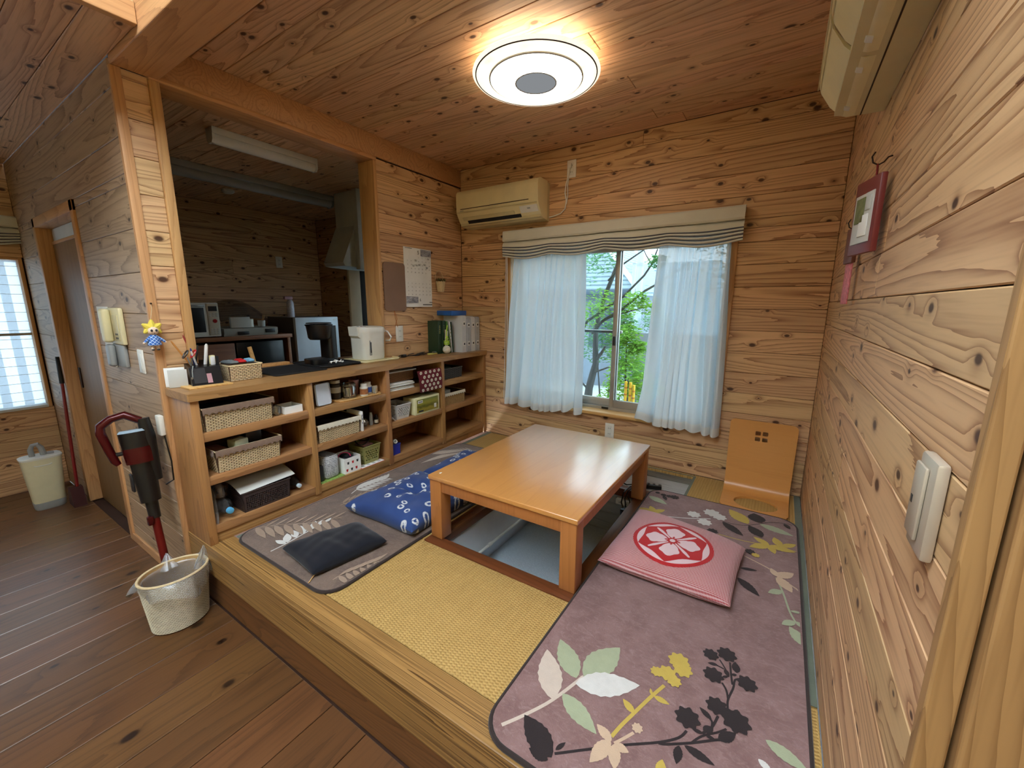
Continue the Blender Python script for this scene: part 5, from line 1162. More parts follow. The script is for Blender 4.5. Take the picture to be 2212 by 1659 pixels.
for i, (q, rz, m, lb) in enumerate((((-.115, -.112, .03, .15, CT + .0085, CT + .150), 12, 'paper', 'tall white envelope standing behind the pen stand'), ((-.085, -.081, .02, .11, CT + .0085, CT + .110), 14, 'paper', 'white letter standing beside the pen stand'), ((.055, .058, .005, .078, CT + .002, CT + .088), -22, 'paper_grey', 'folded grey note leaning at the counter end'), ((.028, .031, .000, .078, CT + .002, CT + .096), -20, 'paper', 'white note leaning at the counter end behind the grey one'))):
    bx('letter', m, q, None, .0005, rz=rz, label=lb, cat='letter', group='letters by the pen stand')
kc = top('key_ring', 'keys hanging on the side of the pen stand', 'keys', (.10, .098, z_ + .04)); obj('chain', MB().tube([(.098, .094, z_ + .095), (.104, .086, z_ + .07), (.106, .084, z_ + .04)], .002, 5), 'metal', kc); bx('key', 'metal', (.104, .107, .078, .090, z_ + .012, z_ + .042), kc, .002)
# ================================================================== contents of the shelf cubbies
Z1, Z2, Z3 = ROW[2] + .0005, ROW[1] + .0005, ROW[0] + .0005
GW = 'lace-trimmed wicker baskets in the shelf'
# column 1
wicker('wicker basket with brown lace in the top left cubby', .02, .258, .048, .372, Z1, Z1 + .112, lace='lace_brown', group=GW)
wicker('wicker basket with brown lace in the cubby under the top left one', .03, .256, .078, .392, Z2, Z2 + .112, lace='lace_brown', group=GW)
o = thing('paper_box', (.19, .485, Z1), 'small open white cardboard box in the top left cubby', 'box')
obj('box_wall', MB().box(.13, .133, .435, .535, Z1, Z1 + .040).box(.237, .240, .435, .535, Z1, Z1 + .040).box(.133, .237, .435, .438, Z1, Z1 + .04).box(.133, .237, .532, .535, Z1, Z1 + .04), 'paper', o, smooth=False); bx('box_bottom', 'paper_grey', (.133, .237, .438, .532, Z1, Z1 + .004), o, .001)
cyl('glass_cup', 'clear_jar', (.205, .405, Z1), [(0, .002), (.020, 0), (.024, .045), (.0225, .045), (.018, .005), (0, .005)], None, 18, label='tiny clear glass cup beside the white cardboard box', cat='cup')
cyl('jar', 'clear_dark', (.13, .400, Z1), [(0, 0), (.022, 0), (.022, .04), (.015, .05), (0, .05)], None, 16, label='small dark jar behind the tiny glass cup', cat='jar')
snack('soft_pouch', 'pinkish', (.12, .130, Z2 + .080), .06, .035, .1, 'mauve pouch inside the middle left basket', 'pouches in the left baskets')
plain('pale_green', (206, 212, 184), .5)
bx('soap_pack', 'pale_green', (.15, .22, .175, .245, Z2 + .090, Z2 + .135), None, .008, rz=10, label='pale green packet poking out of the middle left basket', cat='packet')
bx('dark_pack', 'dark_plastic', (.10, .16, .26, .34, Z2 + .06, Z2 + .15), None, .004, label='dark packet in the middle left basket', cat='packet'); bx('dark_pack', 'black_matte', (.06, .20, .09, .32, Z1 + .05, Z1 + .10), None, .006, label='dark bundle in the top left basket', cat='bundle')
# bottom left: bag, water bottle, black basket with paper, dark bottle
glass('bag_film', (.86, .84, .86, 1), .25, .14, .22)
obj('plastic_bag', MB().grid(lambda u, v: (.10 + .16 * u, .050 + .005 * math.sin(7 * u + 3 * v) + .004 * v, Z3 + .19 * v * (1 - .12 * u)), 12, 12), 'bag_film', label='clear plastic bag at the left end of the bottom cubby', cat='bag')
def lay_bottle(name, label, c, L, r, m, capm, water=None, group=None):
    """bottle lying down, neck toward +x"""
    b = thing(name, (c[0], c[1], c[2]), label, 'bottle', group); x0 = c[0]; A = Matrix.Translation((x0, c[1], c[2] + r)) @ Matrix.Rotation(PI / 2, 4, 'Y')
    pr_ = [(0, -L * .5), (r * .8, -L * .5), (r, -L * .46), (r, -L * .15), (r * .95, -L * .1), (r, -L * .05), (r, L * .18), (r * .75, L * .30), (r * .33, L * .40), (r * .30, L * .44), (0, L * .44)]
    obj('bottle_body', MB().lathe(pr_, (0, 0, 0), 20).xf(A), m, b); obj('cap', MB().lathe([(0, L * .44), (r * .36, L * .44), (r * .36, L * .50), (r * .30, L * .505), (0, L * .505)], (0, 0, 0), 18).xf(A), capm, b)
    return b
plain('cap_blue', (90, 170, 214), .35); plain('cap_pale', (196, 214, 226), .35)
lay_bottle('water_bottle', 'large clear bottle with blue cap in the bottom left cubby', (.12, .112, Z3), .27, .044, 'clear_plastic', 'cap_blue'); 
lay_bottle('drink_bottle', 'dark bottle with pale cap lying right of the black basket', (.12, .475, Z3), .24, .034, 'clear_dark', 'cap_pale')
cyl('glass_jar', 'clear_jar', (.13, .125, Z3 + .089), [(0, 0), (.035, 0), (.035, .05), (.03, .055), (0, .055)], None, 20, label='clear jar with white lid above the water bottle', cat='jar')
slot_basket('dark brown plastic mesh basket in the bottom left cubby', .04, .252, .172, .418, Z3, Z3 + .105, plain('mesh_brown', (56, 44, 42), .45), 24, 7, .006, hf=.55, stag=False, h0=.08, h1=.80)
obj('paper_sheet', MB().grid(lambda u, v: (.055 + .195 * u, .165 + .285 * v, Z3 + .121 + .018 * math.sin(PI * u * .9 + .5) - .010 * u * u + .012 * v), 10, 10), 'paper_grey', label='grey sheet of paper covering the dark mesh basket', cat='paper')
bx('dark_bag', 'black_matte', (-.045, -.03, .06, .16, Z3, Z3 + .15), None, .02, label='dark bag behind the water bottle', cat='bag')
# column 2
o = thing('tablet_stand', (.235, .672, Z1), 'pale grey flat tray standing upright in the second column', 'tray')
mb = MB().prism([(p[0], p[1]) for p in rr(.624, .728, Z1 + .004, Z1 + .136, .014)], .226, .234, 'x'); obj('tray_panel', mb.xf(rotax(math.radians(-6), 'Y', (.236, .67, Z1)) @ rotz(math.radians(10), (.236, .67, Z1))), plain('tray_grey', (206, 212, 222), .35), o)
mb = MB().tube([(.235, a, b) for a, b in rr(.626, .726, Z1 + .007, Z1 + .134, .013)], .0028, 6, closed=True); obj('tray_edge', mb.xf(rotax(math.radians(-6), 'Y', (.236, .67, Z1)) @ rotz(math.radians(10), (.236, .67, Z1))), 'file_grey', o)
o = thing('wooden_tray', (.18, .93, Z1), 'oval wooden tray carrying jars and bottles', 'tray')
obj('tray_body', MB().prism(rr(.06, .256, .765, 1.095, .05), Z1, Z1 + .006), 'light_wood', o, smooth=False); obj('tray_rim', MB().tube([(a, b, Z1 + .008) for a, b in rr(.06, .256, .765, 1.095, .05)], .0042, 6, closed=True), 'light_wood', o)
zt2 = Z1 + .0065
o = thing('coffee_jar', (.135, .815, zt2), 'dark instant coffee jar with a pale label on the wooden tray', 'jar'); cyl('jar_body', 'clear_dark', (.135, .815, zt2), [(0, 0), (.033, 0), (.035, .01), (.035, .09), (.028, .10), (0, .10)], o); cyl('jar_label', 'paper_grey', (.135, .815, zt2 + .04), [(.0352, 0), (.0357, 0), (.0357, .035), (.0352, .035)], o); cyl('jar_lid', 'pot_top', (.135, .815, zt2 + .10), [(0, 0), (.030, 0), (.030, .018), (0, .020)], o)
o = thing('clip_jar', (.175, .885, zt2), 'clear clip-top glass jar of sachets on the wooden tray', 'jar')
cyl('jar_body', 'clear_jar', (.175, .885, zt2), [(0, .002), (.040, 0), (.044, .008), (.044, .070), (.039, .078), (.036, .078), (.041, .068), (.041, .010), (0, .006)], o, 24); cyl('jar_lid', 'clear_jar', (.175, .885, zt2 + .082), [(0, 0), (.042, 0), (.042, .010), (.03, .014), (0, .015)], o, 24); cyl('gasket', 'grey_plastic', (.175, .885, zt2 + .078), [(0.036, 0), (.043, 0), (.043, .004), (.036, .004), (.036, 0)], o, 24)
obj('clasp_wire', MB().tube([(.215, .880, zt2 + .09), (.222, .882, zt2 + .07), (.222, .882, zt2 + .055), (.215, .885, zt2 + .05)], .0016, 5), 'metal', o)
for k in range(5): obj('sachet', MB().rbox(.150 + .010 * k, .153 + .010 * k, .865 + .004 * k, .895 + .004 * k, zt2 + .008, zt2 + .055 + .004 * (k % 3), .001).xf(rotz(.4 * k, (.175, .885, 0))), ('paper', 'packet_silver', 'pot_top', 'paper', 'packet_red')[k], o)
plain('bottle_blue', (44, 84, 170), .4); plain('bottle_label', (150, 96, 60), .5, vary=.3, vs=80)
for (c, lab, m) in (((.215, .968, zt2), 'white supplement bottle with brown label on the wooden tray', 'bottle_label'), ((.185, 1.022, zt2), 'white supplement bottle with blue label on the wooden tray', 'bottle_blue')):
    o = thing('pill_bottle', c, lab, 'bottle', 'supplement bottles'); cyl('bottle_body', 'white_plastic', c, [(0, 0), (.024, 0), (.026, .003), (.026, .056), (.019, .064), (0, .064)], o); cyl('bottle_label', m, (c[0], c[1], c[2] + .012), [(.0262, 0), (.0266, 0), (.0266, .036), (.0262, .036)], o); cyl('bottle_cap', 'white_plastic', (c[0], c[1], c[2] + .064), [(0, 0), (.021, 0), (.021, .016), (.019, .018), (0, .018)], o)
for k in range(3): bx('sachet', ('pot_top', 'paper_grey', 'pot_top')[k], (.200 + .008 * k, .203 + .008 * k, 1.045, 1.085, zt2, zt2 + .05 - .008 * k), None, .0008, rz=20 * k - 10, label=('cream sachet standing at the tray end, rearmost', 'grey sachet standing at the tray end', 'cream sachet standing at the tray end, foremost')[k], cat='sachet', group='sachets at the tray end')
cyl('dark_jar', 'clear_dark', (.07, 1.03, Z1), [(0, 0), (.03, 0), (.03, .085), (0, .085)], None, label='dark jar at the back behind the wooden tray', cat='jar'); cyl('lidded_tin', 'pinkish', (.12, .965, zt2), [(0, 0), (.030, 0), (.030, .085), (.032, .085), (.032, .098), (0, .10)], None, label='pinkish lidded tin behind the pill bottles', cat='tin')
wicker('wicker basket with white lace in the second column, middle row', .03, .254, .602, .902, Z2, Z2 + .108, lace='lace_white', group=GW)
bx('dark_pack', 'dark_plastic', (.08, .21, .64, .86, Z2 + .05, Z2 + .102), None, .01, label='dark bundle inside the second column basket', cat='bundle')
o = bx('booklet', 'paper', (.10, .252, .908, .922, Z2, Z2 + .132), None, .001, label='white booklet standing beside the white lace basket', cat='booklet')
for k in range(3): bx('printed_line', 'ink_grey', (.2522, .2527, .911, .919, Z2 + .05 + .025 * k, Z2 + .062 + .025 * k), o, .0002)
cyl('glass_ball', 'clear_jar', (.165, .985, Z2), [(0, 0), (.022, .003), (.033, .02), (.033, .035), (.022, .05), (0, .055)], None, label='round glass container in the second column, middle row', cat='container')
cyl('slim_bottle', 'packet_silver', (.175, 1.040, Z2), [(0, 0), (.013, 0), (.013, .07), (.010, .075), (.010, .088), (0, .088)], None, 14, label='slim silver bottle in the second column', cat='bottle')
o = thing('small_bottle', (.18, 1.080, Z2), 'tiny black bottle with a pale label', 'bottle'); cyl('bottle_body', 'black_plastic', (.18, 1.080, Z2), [(0, 0), (.014, 0), (.014, .045), (.009, .05), (.009, .065), (0, .065)], o, 14); cyl('bottle_label', 'pot_top', (.18, 1.080, Z2 + .008), [(.0142, 0), (.0146, 0), (.0146, .022), (.0142, .022)], o, 14)
bx('dark_case', 'black_matte', (.0, .10, .95, 1.09, Z2, Z2 + .13), None, .01, label='black case at the back of the second column', cat='case')
# bottom of column 2
bx('leaflet', 'leaf_green' if 'leaf_green' in _M else plain('leaf_green', (116, 140, 70), .6, vary=.5, vs=60) and 'leaf_green', (.09, .258, .600, .760, Z3, Z3 + .003), None, .0005, label='green printed leaflet lying in the second column bottom cubby', cat='leaflet')
def stripes():
    g = G('news_print'); p = g.obj(); s = g.n('SeparateXYZ', {0: p}).outputs; a = g.math('SINE', g.math('MULTIPLY', s[2], 620.0)); b = g.noise(g.vmul(p, (300, 300, 40)), 1.0, 2)
    g.pr(g.mix(g.math('MULTIPLY', g.step(a, -.1, .4), g.step(b, .4, .55)), lin((206, 208, 210)), lin((96, 98, 104))), .8)
stripes()
bx('news_pack', 'news_print', (.10, .235, .640, .735, Z3 + .0035, Z3 + .150), None, .018, rz=6, label='bundle of striped printed packaging leaning in the bottom cubby', cat='packaging')
bx('grey_carton', 'dark_plastic', (.12, .23, .602, .634, Z3 + .0035, Z3 + .10), None, .002, label='narrow dark carton beside the striped packaging', cat='carton'); bx('white_tag', 'paper', (.20, .245, .5925, .5995, Z3 + .0035, Z3 + .085), None, .001, label='thin white box at the divider, bottom row', cat='box')
o = thing('printed_box', (.18, .825, Z3), 'white paper box printed with red cups', 'box')
obj('box_wall', MB().box(.10, .103, .765, .885, Z3, Z3 + .10).box(.245, .248, .765, .885, Z3, Z3 + .10).box(.103, .245, .765, .768, Z3, Z3 + .10).box(.103, .245, .882, .885, Z3, Z3 + .10).box(.103, .245, .768, .882, Z3, Z3 + .003), 'paper', o, smooth=False)
for k in range(6):
    y_, zz = .782 + .034 * (k % 3) + .01 * (k // 3), Z3 + .022 + .045 * (k // 3); obj('printed_cup', MB().prism([(y_ - .008, zz + .008), (y_ + .008, zz + .008), (y_ + .005, zz - .008), (y_ - .005, zz - .008)], .2482, .2487, 'x'), ('packet_red', 'ink')[k % 2], o, smooth=False)
snack('rolled_cloth', 'black_cotton', (.175, .825, Z3 + .085), .045, .03, .1, 'dark cloth in the printed paper box', 'soft things in the bottom boxes'); obj('pink_strap', MB().tube([(.20 + .02 * math.cos(a), .80 + .03 * math.cos(a), Z3 + .10 + .028 * math.sin(a)) for a in [PI * k / 10 for k in range(11)]], .003, 6), plain('hot_pink', (200, 40, 90), .5), label='thin pink strap sticking out of the printed box', cat='strap')
slot_basket('olive green plastic basket in the second column, bottom row', .07, .232, .922, 1.062, Z3, Z3 + .125, plain('olive_plastic', (150, 146, 86), .45), 6, 5, .014)
snack('soft_pouch', 'pinkish', (.15, .990, Z3 + .112), .05, .04, .1, 'pale pouch in the olive basket', 'soft things in the bottom boxes')
obj('coil_cable', MB().tube([(.15 + .045 * math.cos(a), .98 + .05 * math.sin(a), Z3 + .145 + .012 * math.sin(2 * a)) for a in [2 * PI * k / 20 for k in range(20)]], .004, 6, closed=True), 'black_plastic', label='coiled dark cable on the olive basket', cat='cable')
o = thing('greeting_card', (.23, .98, Z3), 'white card with red edges lying in front of the olive basket', 'card'); bx('card_sheet', 'packet_red', (.200, .259, .880, 1.075, Z3, Z3 + .0016), o, .0004); bx('card_face', 'paper', (.204, .256, .886, 1.069, Z3 + .0016, Z3 + .0024), o, .0003)
for k in range(12): bx('printed_mark', 'ink_grey', (.212 + .012 * (k % 3), .219 + .012 * (k % 3), .900 + .042 * (k // 3), .925 + .042 * (k // 3), Z3 + .0024, Z3 + .0028), o, .0001)
# column 3
o = wicker('brown wicker box under a magazine in the third column', .0, .200, 1.175, 1.42, Z1 + .052, Z1 + .118, 'wicker_brown', 'wicker_core', None, .014, .0065, .002)
bx('magazine', 'paper_grey', (.02, .225, 1.165, 1.43, Z1 + .124, Z1 + .132), None, .002, label='grey magazine lying on the brown wicker box', cat='magazine')
for k in range(7):
    bx('newspaper', ('paper', 'paper_grey', 'paper', 'news_print')[k % 4], (.03 + .004 * (k % 3), .248 - .006 * (k % 4), 1.152 + .003 * (k % 3), 1.385 + .006 * (k % 2), Z1 + .007 * k, Z1 + .007 * k + .0062), None, .002, rz=(k % 3 - 1) * 2.0,
       label='newspaper in the stack under the brown wicker box, %s' % ('lowest', 'second from below', 'third from below', 'middle one', 'third from top', 'second from top', 'topmost')[k], cat='newspaper', group='newspaper stack')
o = thing('dotted_pouch', (.27, 1.51, Z1), 'maroon cloth with white dotted rings hanging over the shelf edge', 'cloth')
cloth('maroon', (112, 28, 38), (96, 22, 34), vs=20)
def dotted(u, v): return (.2745 + .010 * math.sin(PI * v) + .003 * math.sin(6 * u), 1.395 + .243 * u + .022 * (1 - v) * 1.0 - .022 * (1 - v) * u * .4, Z1 - .048 + .163 * v)
obj('cloth_panel', MB().grid(dotted, 14, 10).grid(lambda u, v: (dotted(u, v)[0] - .008, dotted(u, v)[1], dotted(u, v)[2]), 14, 10), 'maroon', o)
for r_ in range(5):
    for c_ in range(5 if r_ % 2 == 0 else 4):
        u, v = .10 + .2 * c_ + (.1 if r_ % 2 else 0), .10 + .2 * r_; c = dotted(u, v)
        a_ = Matrix.Translation((c[0] + .0012, c[1], c[2])) @ Matrix.Rotation(PI / 2, 4, 'Y')
        d_ = obj('ring_print', MB().lathe([(.0035, 0), (.0125, 0), (.0125, .0006), (.0035, .0006), (.0035, 0)], (0, 0, 0), 14).xf(a_), 'lace_white', o, smooth=False)
slot_basket('small pale grey plastic basket in the third column', .09, .245, 1.205, 1.345, Z2, Z2 + .105, plain('pale_basket', (206, 204, 200), .45), 6, 6, .014)
obj('crumpled_bag', MB().grid(lambda u, v: (.20 + .05 * u + .006 * math.sin(7 * v), 1.150 + .055 * v * (1 - .3 * u) + .006 * math.sin(9 * u), Z2 + .055 * math.sin(PI * min(1, .1 + .9 * v)) * (1 - .5 * u) + .001), 10, 10), 'bag_film', label='crumpled clear wrapper beside the pale basket', cat='wrapper')
o = thing('picture_box', (.20, 1.50, Z2), 'cream box with a yellow-green landscape picture', 'box')
obj('box_body', MB().rbox(.13, .258, 1.372, 1.632, Z2, Z2 + .128, .003), plain('cream_card', (226, 222, 176), .6), o)
def landscape():
    g = G('landscape_print'); p = g.obj(); s = g.n('SeparateXYZ', {0: p}).outputs; f = g.noise(g.vmul(p, (1, 9, 22)), 2.0, 4, .6)
    k = g.math('ADD', g.math('MULTIPLY', s[2], 7.0), g.math('MULTIPLY', f, .35))
    g.pr(g.ramp(k, [(.15, lin((120, 112, 40))), (.4, lin((176, 160, 60))), (.55, lin((96, 96, 30))), (.75, lin((150, 144, 44))), (1.0, lin((110, 120, 50)))]), .45)
landscape()
bx('picture', 'landscape_print', (.2582, .2592, 1.390, 1.616, Z2 + .014, Z2 + .114), o, .0004)
bx('price_label', 'paper', (.2593, .2598, 1.400, 1.450, Z2 + .085, Z2 + .106), o, .0002); bx('barcode_label', 'paper', (.2593, .2598, 1.570, 1.595, Z2 + .025, Z2 + .058), o, .0002); bx('dark_label', 'ink', (.2593, .2598, 1.405, 1.455, Z2 + .018, Z2 + .030), o, .0002); bx('label_print', 'ink_grey', (.2599, .2601, 1.405, 1.445, Z2 + .090, Z2 + .101), o, .0001)
o = thing('blue_tub', (.20, 1.195, Z3), 'small blue plastic tub holding a paper roll', 'tub')
plain('royal_blue', (40, 52, 160), .4)
obj('tub_wall', plate([(1.160, Z3), (1.226, Z3), (1.232, Z3 + .075), (1.154, Z3 + .075)], [], .0025, lambda a, b, t: (.238 - t + .0 * b, a, b)).merge(plate([(1.160, Z3), (1.226, Z3), (1.232, Z3 + .075), (1.154, Z3 + .075)], [], .0025, lambda a, b, t: (.170 + t, a, b))).box(.1705, .2375, 1.157, 1.160, Z3, Z3 + .074).box(.1705, .2375, 1.227, 1.230, Z3, Z3 + .074).box(.1705, .2375, 1.16, 1.227, Z3, Z3 + .003), 'royal_blue', o, smooth=False)
obj('tub_rim', MB().tube([(.169, 1.154, Z3 + .075), (.240, 1.154, Z3 + .075), (.240, 1.232, Z3 + .075), (.169, 1.232, Z3 + .075)], .003, 6, closed=True), 'royal_blue', o)
obj('tape_roll', MB().lathe([(.010, -.035), (.016, -.035), (.016, .035), (.010, .035), (.010, -.035)], (0, 0, 0), 20).xf(Matrix.Translation((.20, 1.195, Z3 + .082)) @ Matrix.Rotation(1.15, 4, 'Y')), 'paper', label='white cardboard roll in the blue tub', cat='roll')
# column 4
wicker('dark grey woven basket in the top right cubby', .04, .235, 1.705, 1.945, Z1, Z1 + .085, 'wicker_dark', 'wicker_dark_core', None, .05, .0085, .004)
wicker('small tan wicker basket with cream lace in the right column', .03, .240, 1.710, 1.968, Z2, Z2 + .098, 'wicker_tan', 'wicker_core', 'lace_white', .012, .0058, .004, group=GW, laceh=.024)
bx('dark_pack', 'green_box', (.09, .19, 1.74, 1.86, Z1 + .03, Z1 + .092), None, .01, label='dark green pack inside the dark grey basket', cat='packet'); bx('grey_pack', 'paper_grey', (.10, .20, 1.735, 1.83, Z2 + .05, Z2 + .118), None, .004, label='grey pack sticking out of the small tan basket', cat='packet')
o = thing('black_pump', (.15, 1.745, Z3), 'black lumpy appliance in the bottom right cubby', 'appliance'); cyl('lower_body', 'black_matte', (.15, 1.745, Z3), [(0, 0), (.045, 0), (.048, .02), (.045, .055), (0, .055)], o); cyl('upper_body', 'black_matte', (.15, 1.735, Z3 + .055), [(0, 0), (.036, 0), (.034, .05), (.022, .075), (0, .08)], o)

# ================================================================== things on the right wall
def hook(label, y, z):
    h = thing('wall_hook', (AW, y, z), label, 'hook', 'wall hooks')
    obj('hook_wire', MB().tube([(AW - .0008, y, z), (AW - .010, y, z - .002), (AW - .018, y, z - .014), (AW - .030, y, z - .020), (AW - .042, y, z - .012), (AW - .046, y, z + .004), (AW - .040, y, z + .016)], .0022, 6), 'dark_metal', h); return h
hook('dark metal hook holding the framed picture on the right wall', .915, 1.575)
hook('dark metal hook holding the slim pendant on the right wall', 1.285, 1.455)
plain('frame_red', (120, 48, 44), .4); plain('pic_silver', (206, 204, 196), .35)
hp = thing('hanging_picture', (AW - .030, .90, 1.31), 'red-framed picture hanging from a hook on the right wall', 'picture')
PT2 = rotz(math.radians(15), (AW - .03, .915, 1.4))
obj('frame_board', MB().rbox(AW - .046, AW - .030, .845, .985, 1.312, 1.520, .003).xf(PT2), 'frame_red', hp)
pfc = obj('picture_face', MB().rbox(AW - .0495, AW - .046, .862, .968, 1.342, 1.480, .001).xf(PT2), 'pic_silver', hp)
for k, (a, b, c_, d_, m) in enumerate(((.875, .925, 1.36, 1.42, 'paper'), (.905, .955, 1.40, 1.47, 'dried_leaf'), (.870, .900, 1.43, 1.47, 'paper_grey'))): obj('picture_detail', MB().rbox(AW - .052, AW - .0495, a, b, c_, d_, .001).xf(PT2), m, pfc)
obj('hanging_cord', MB().tube([(AW - .031, .915, 1.558), (AW - .030, .912, 1.535), (AW - .030, .915, 1.516)], .0028, 5), 'red_plastic', hp)
pd = thing('hanging_pendant', (AW - .03, 1.285, 1.17), 'slim brown and pink pendant strip hanging below a hook', 'pendant')
obj('brown_board', MB().rbox(AW - .034, AW - .020, 1.245, 1.325, 1.315, 1.440, .003).xf(rotz(math.radians(12), (AW - .03, 1.285, 1.4))), plain('pend_brown', (112, 62, 44), .5), pd)
obj('pink_strip', MB().rbox(AW - .027, AW - .023, 1.255, 1.315, 1.168, 1.316, .001).xf(rotz(math.radians(12), (AW - .03, 1.285, 1.4))), plain('pend_pink', (196, 110, 116), .5, vary=.3, vs=90), pd)
sw = thing('light_switch', (AW, .072, .815), 'grey metallic wide switch plate on the right wall near the front', 'switch')
plain('brushed', (196, 184, 166), .35, metal=.4)
obj('plate', MB().rbox(AW - .016, AW - .0008, .038, .112, .805, .950, .005), 'brushed', sw); rk_ = obj('rocker', MB().rbox(AW - .0215, AW - .016, .060, .106, .825, .935, .003), 'brushed', sw); obj('indicator', MB().rbox(AW - .0222, AW - .0215, .090, .098, .872, .884, .0003), 'dark_plastic', rk_)

# ================================================================== pit cables
ob = thing('outlet_box', (1.755, 1.716, -.05), 'white surface outlet box at the pit edge under the table', 'outlet')
bx('box', 'outlet_white', (1.700, 1.800, 1.690, 1.7245, -.085, -.052), ob, .004)
for u in (1.722, 1.728, 1.765, 1.771): bx('slot', 'black_plastic', (u, u + .002, 1.6893, 1.690, -.074, -.064), ob, .0002)
pw = thing('power_strip', (1.87, 1.905, -.022), 'black power strip on the floor boards behind the table', 'power strip')
mb = MB().rbox(1.800, 1.930, 1.880, 1.925, -.0215, .010, .008); mb.xf(rotz(math.radians(14), (1.865, 1.90, 0))); obj('strip_body', mb, 'black_plastic', pw)
for k in range(3): obj('socket', MB().lathe([(0, 0), (.011, 0), (.011, .0012), (0, .0012)], (1.832 + .033 * k, 1.894 + .008 * k, .0101), 14), 'grey_plastic', pw)
tc = thing('table_cord', (1.80, 1.62, -.06), 'black power cords and adapter hanging at the pit corner', 'cords')
for pts in ([(1.835, 1.885, .0), (1.80, 1.84, .02), (1.77, 1.80, .022), (1.745, 1.755, .03), (1.72, 1.725, .055), (1.70, 1.70, .10)], [(1.795, 1.60, -.06), (1.780, 1.62, .0), (1.785, 1.66, .035), (1.792, 1.74, .03), (1.815, 1.80, .022), (1.835, 1.875, .012)], [(1.79, 1.585, -.065), (1.765, 1.60, -.02), (1.765, 1.64, .03), (1.775, 1.73, .035), (1.83, 1.80, .018), (1.85, 1.885, .010)], [(1.815, 1.60, -.05), (1.812, 1.615, -.01), (1.795, 1.63, .02)]):
    obj('cord', MB().tube(pts, .0042, 7), 'black_plastic', tc)
bx('adapter', 'black_plastic', (1.772, 1.816, 1.560, 1.605, -.115, -.045), tc, .006)

# ================================================================== waste basket
BCX, BCY = .192, -.128
wbk = thing('waste_basket', (BCX, BCY, FL), 'oval white woven waste basket lined with a clear bag on the plank floor', 'waste basket')
def oval_r(z): t = (z - FL) / .262; return .088 + .020 * t, .108 + .024 * t
bmb = MB(); nr, nc = 38, 50
def oring(z, k, off=0.0): rx, ry = oval_r(z); a = 2 * PI * k; return Vector((BCX + (rx + off) * math.cos(a), BCY + (ry + off) * math.sin(a), z))
for r in range(nr):
    z0_, z1_ = FL + .006 + r * .2535 / nr, FL + .006 + (r + 1) * .2535 / nr
    for c_ in range(nc):
        a0 = (c_ + .5 * (r % 2)) / nc; a1 = a0 + .97 / nc; vs = []
        for j in range(3):
            for i in range(3):
                h = .0040 * math.sin(PI * (.15 + .35 * i)) * (1 if j == 1 else .3); vs.append(oring(z0_ + (z1_ - z0_) * (.12 + .38 * j), a0 + (a1 - a0) * i / 2, h))
        bmb.add(vs, [(j * 3 + i, j * 3 + i + 1, j * 3 + i + 4, j * 3 + i + 3) for j in range(2) for i in range(2)])
obj('weave', bmb, plain('wicker_white', (206, 196, 170), .6, vary=.12, vs=50), wbk, kind='stuff')
obj('inner_wall', MB().grid(lambda u, v: tuple(oring(FL + .008 + .254 * v, -u, -.006)), 48, 1, True), 'wicker_tan', wbk)
core = MB().grid(lambda u, v: tuple(oring(FL + .262 * v, u)), 48, 1, True).grid(lambda u, v: tuple(oring(FL + .262 * v, -u, -.004)), 48, 1, True); core.add([tuple(oring(FL + .004, k / 48, -.004)) for k in range(48)], [tuple(range(48))]); obj('core', core, 'wicker_core', wbk)
obj('rim', MB().tube([tuple(oring(FL + .262, k / 48)) for k in range(48)], .0058, 7, closed=True), 'wicker', wbk)
glass('bag_clear', (.93, .93, .93, 1), .3, .04, .16)
rg = random.Random(8); ph = [rg.uniform(0, 6) for _ in range(8)]
def bagf(u, v):
    a = 2 * PI * u; wob = .006 * math.sin(7 * a + ph[0]) + .004 * math.sin(13 * a + ph[1])
    if v < .45:
        t = v / .45; p = oring(FL + .07 + .196 * t, u, -.009 - .003 * abs(math.sin(9 * a))); return (p.x, p.y, p.z)
    t = (v - .45) / .55; drop = (.060 + .022 * math.sin(2 * a + 1) + .018 * math.sin(5 * a)) * t
    p = oring(FL + .262, u, .007 + .020 * t * (1 + math.sin(3 * a + 2)) + wob * t); return (p.x, p.y, p.z + .008 * math.sin(PI * t) - drop)
bag = obj('bag_liner', MB().grid(bagf, 96, 20, True), 'bag_clear', wbk)
def tuft(cx, cyy, cz, h, lean, sd):
    g_ = random.Random(sd); q = [g_.uniform(0, 6) for _ in range(4)]
    return MB().grid(lambda u, v: (cx + (.028 * (1 - v) + .003) * math.cos(2 * PI * u) * (1 + .25 * math.sin(5 * 2 * PI * u + q[0])) + lean[0] * v, cyy + (.034 * (1 - v) + .003) * math.sin(2 * PI * u) * (1 + .25 * math.sin(4 * 2 * PI * u + q[1])) + lean[1] * v, cz + h * v), 24, 8, True)
obj('bag_tuft', tuft(.195, -.015, FL + .235, .095, (.004, .012), 2), 'bag_clear', wbk); obj('bag_tuft', tuft(.088, -.120, FL + .235, .06, (-.03, .01), 5), 'bag_clear', wbk)

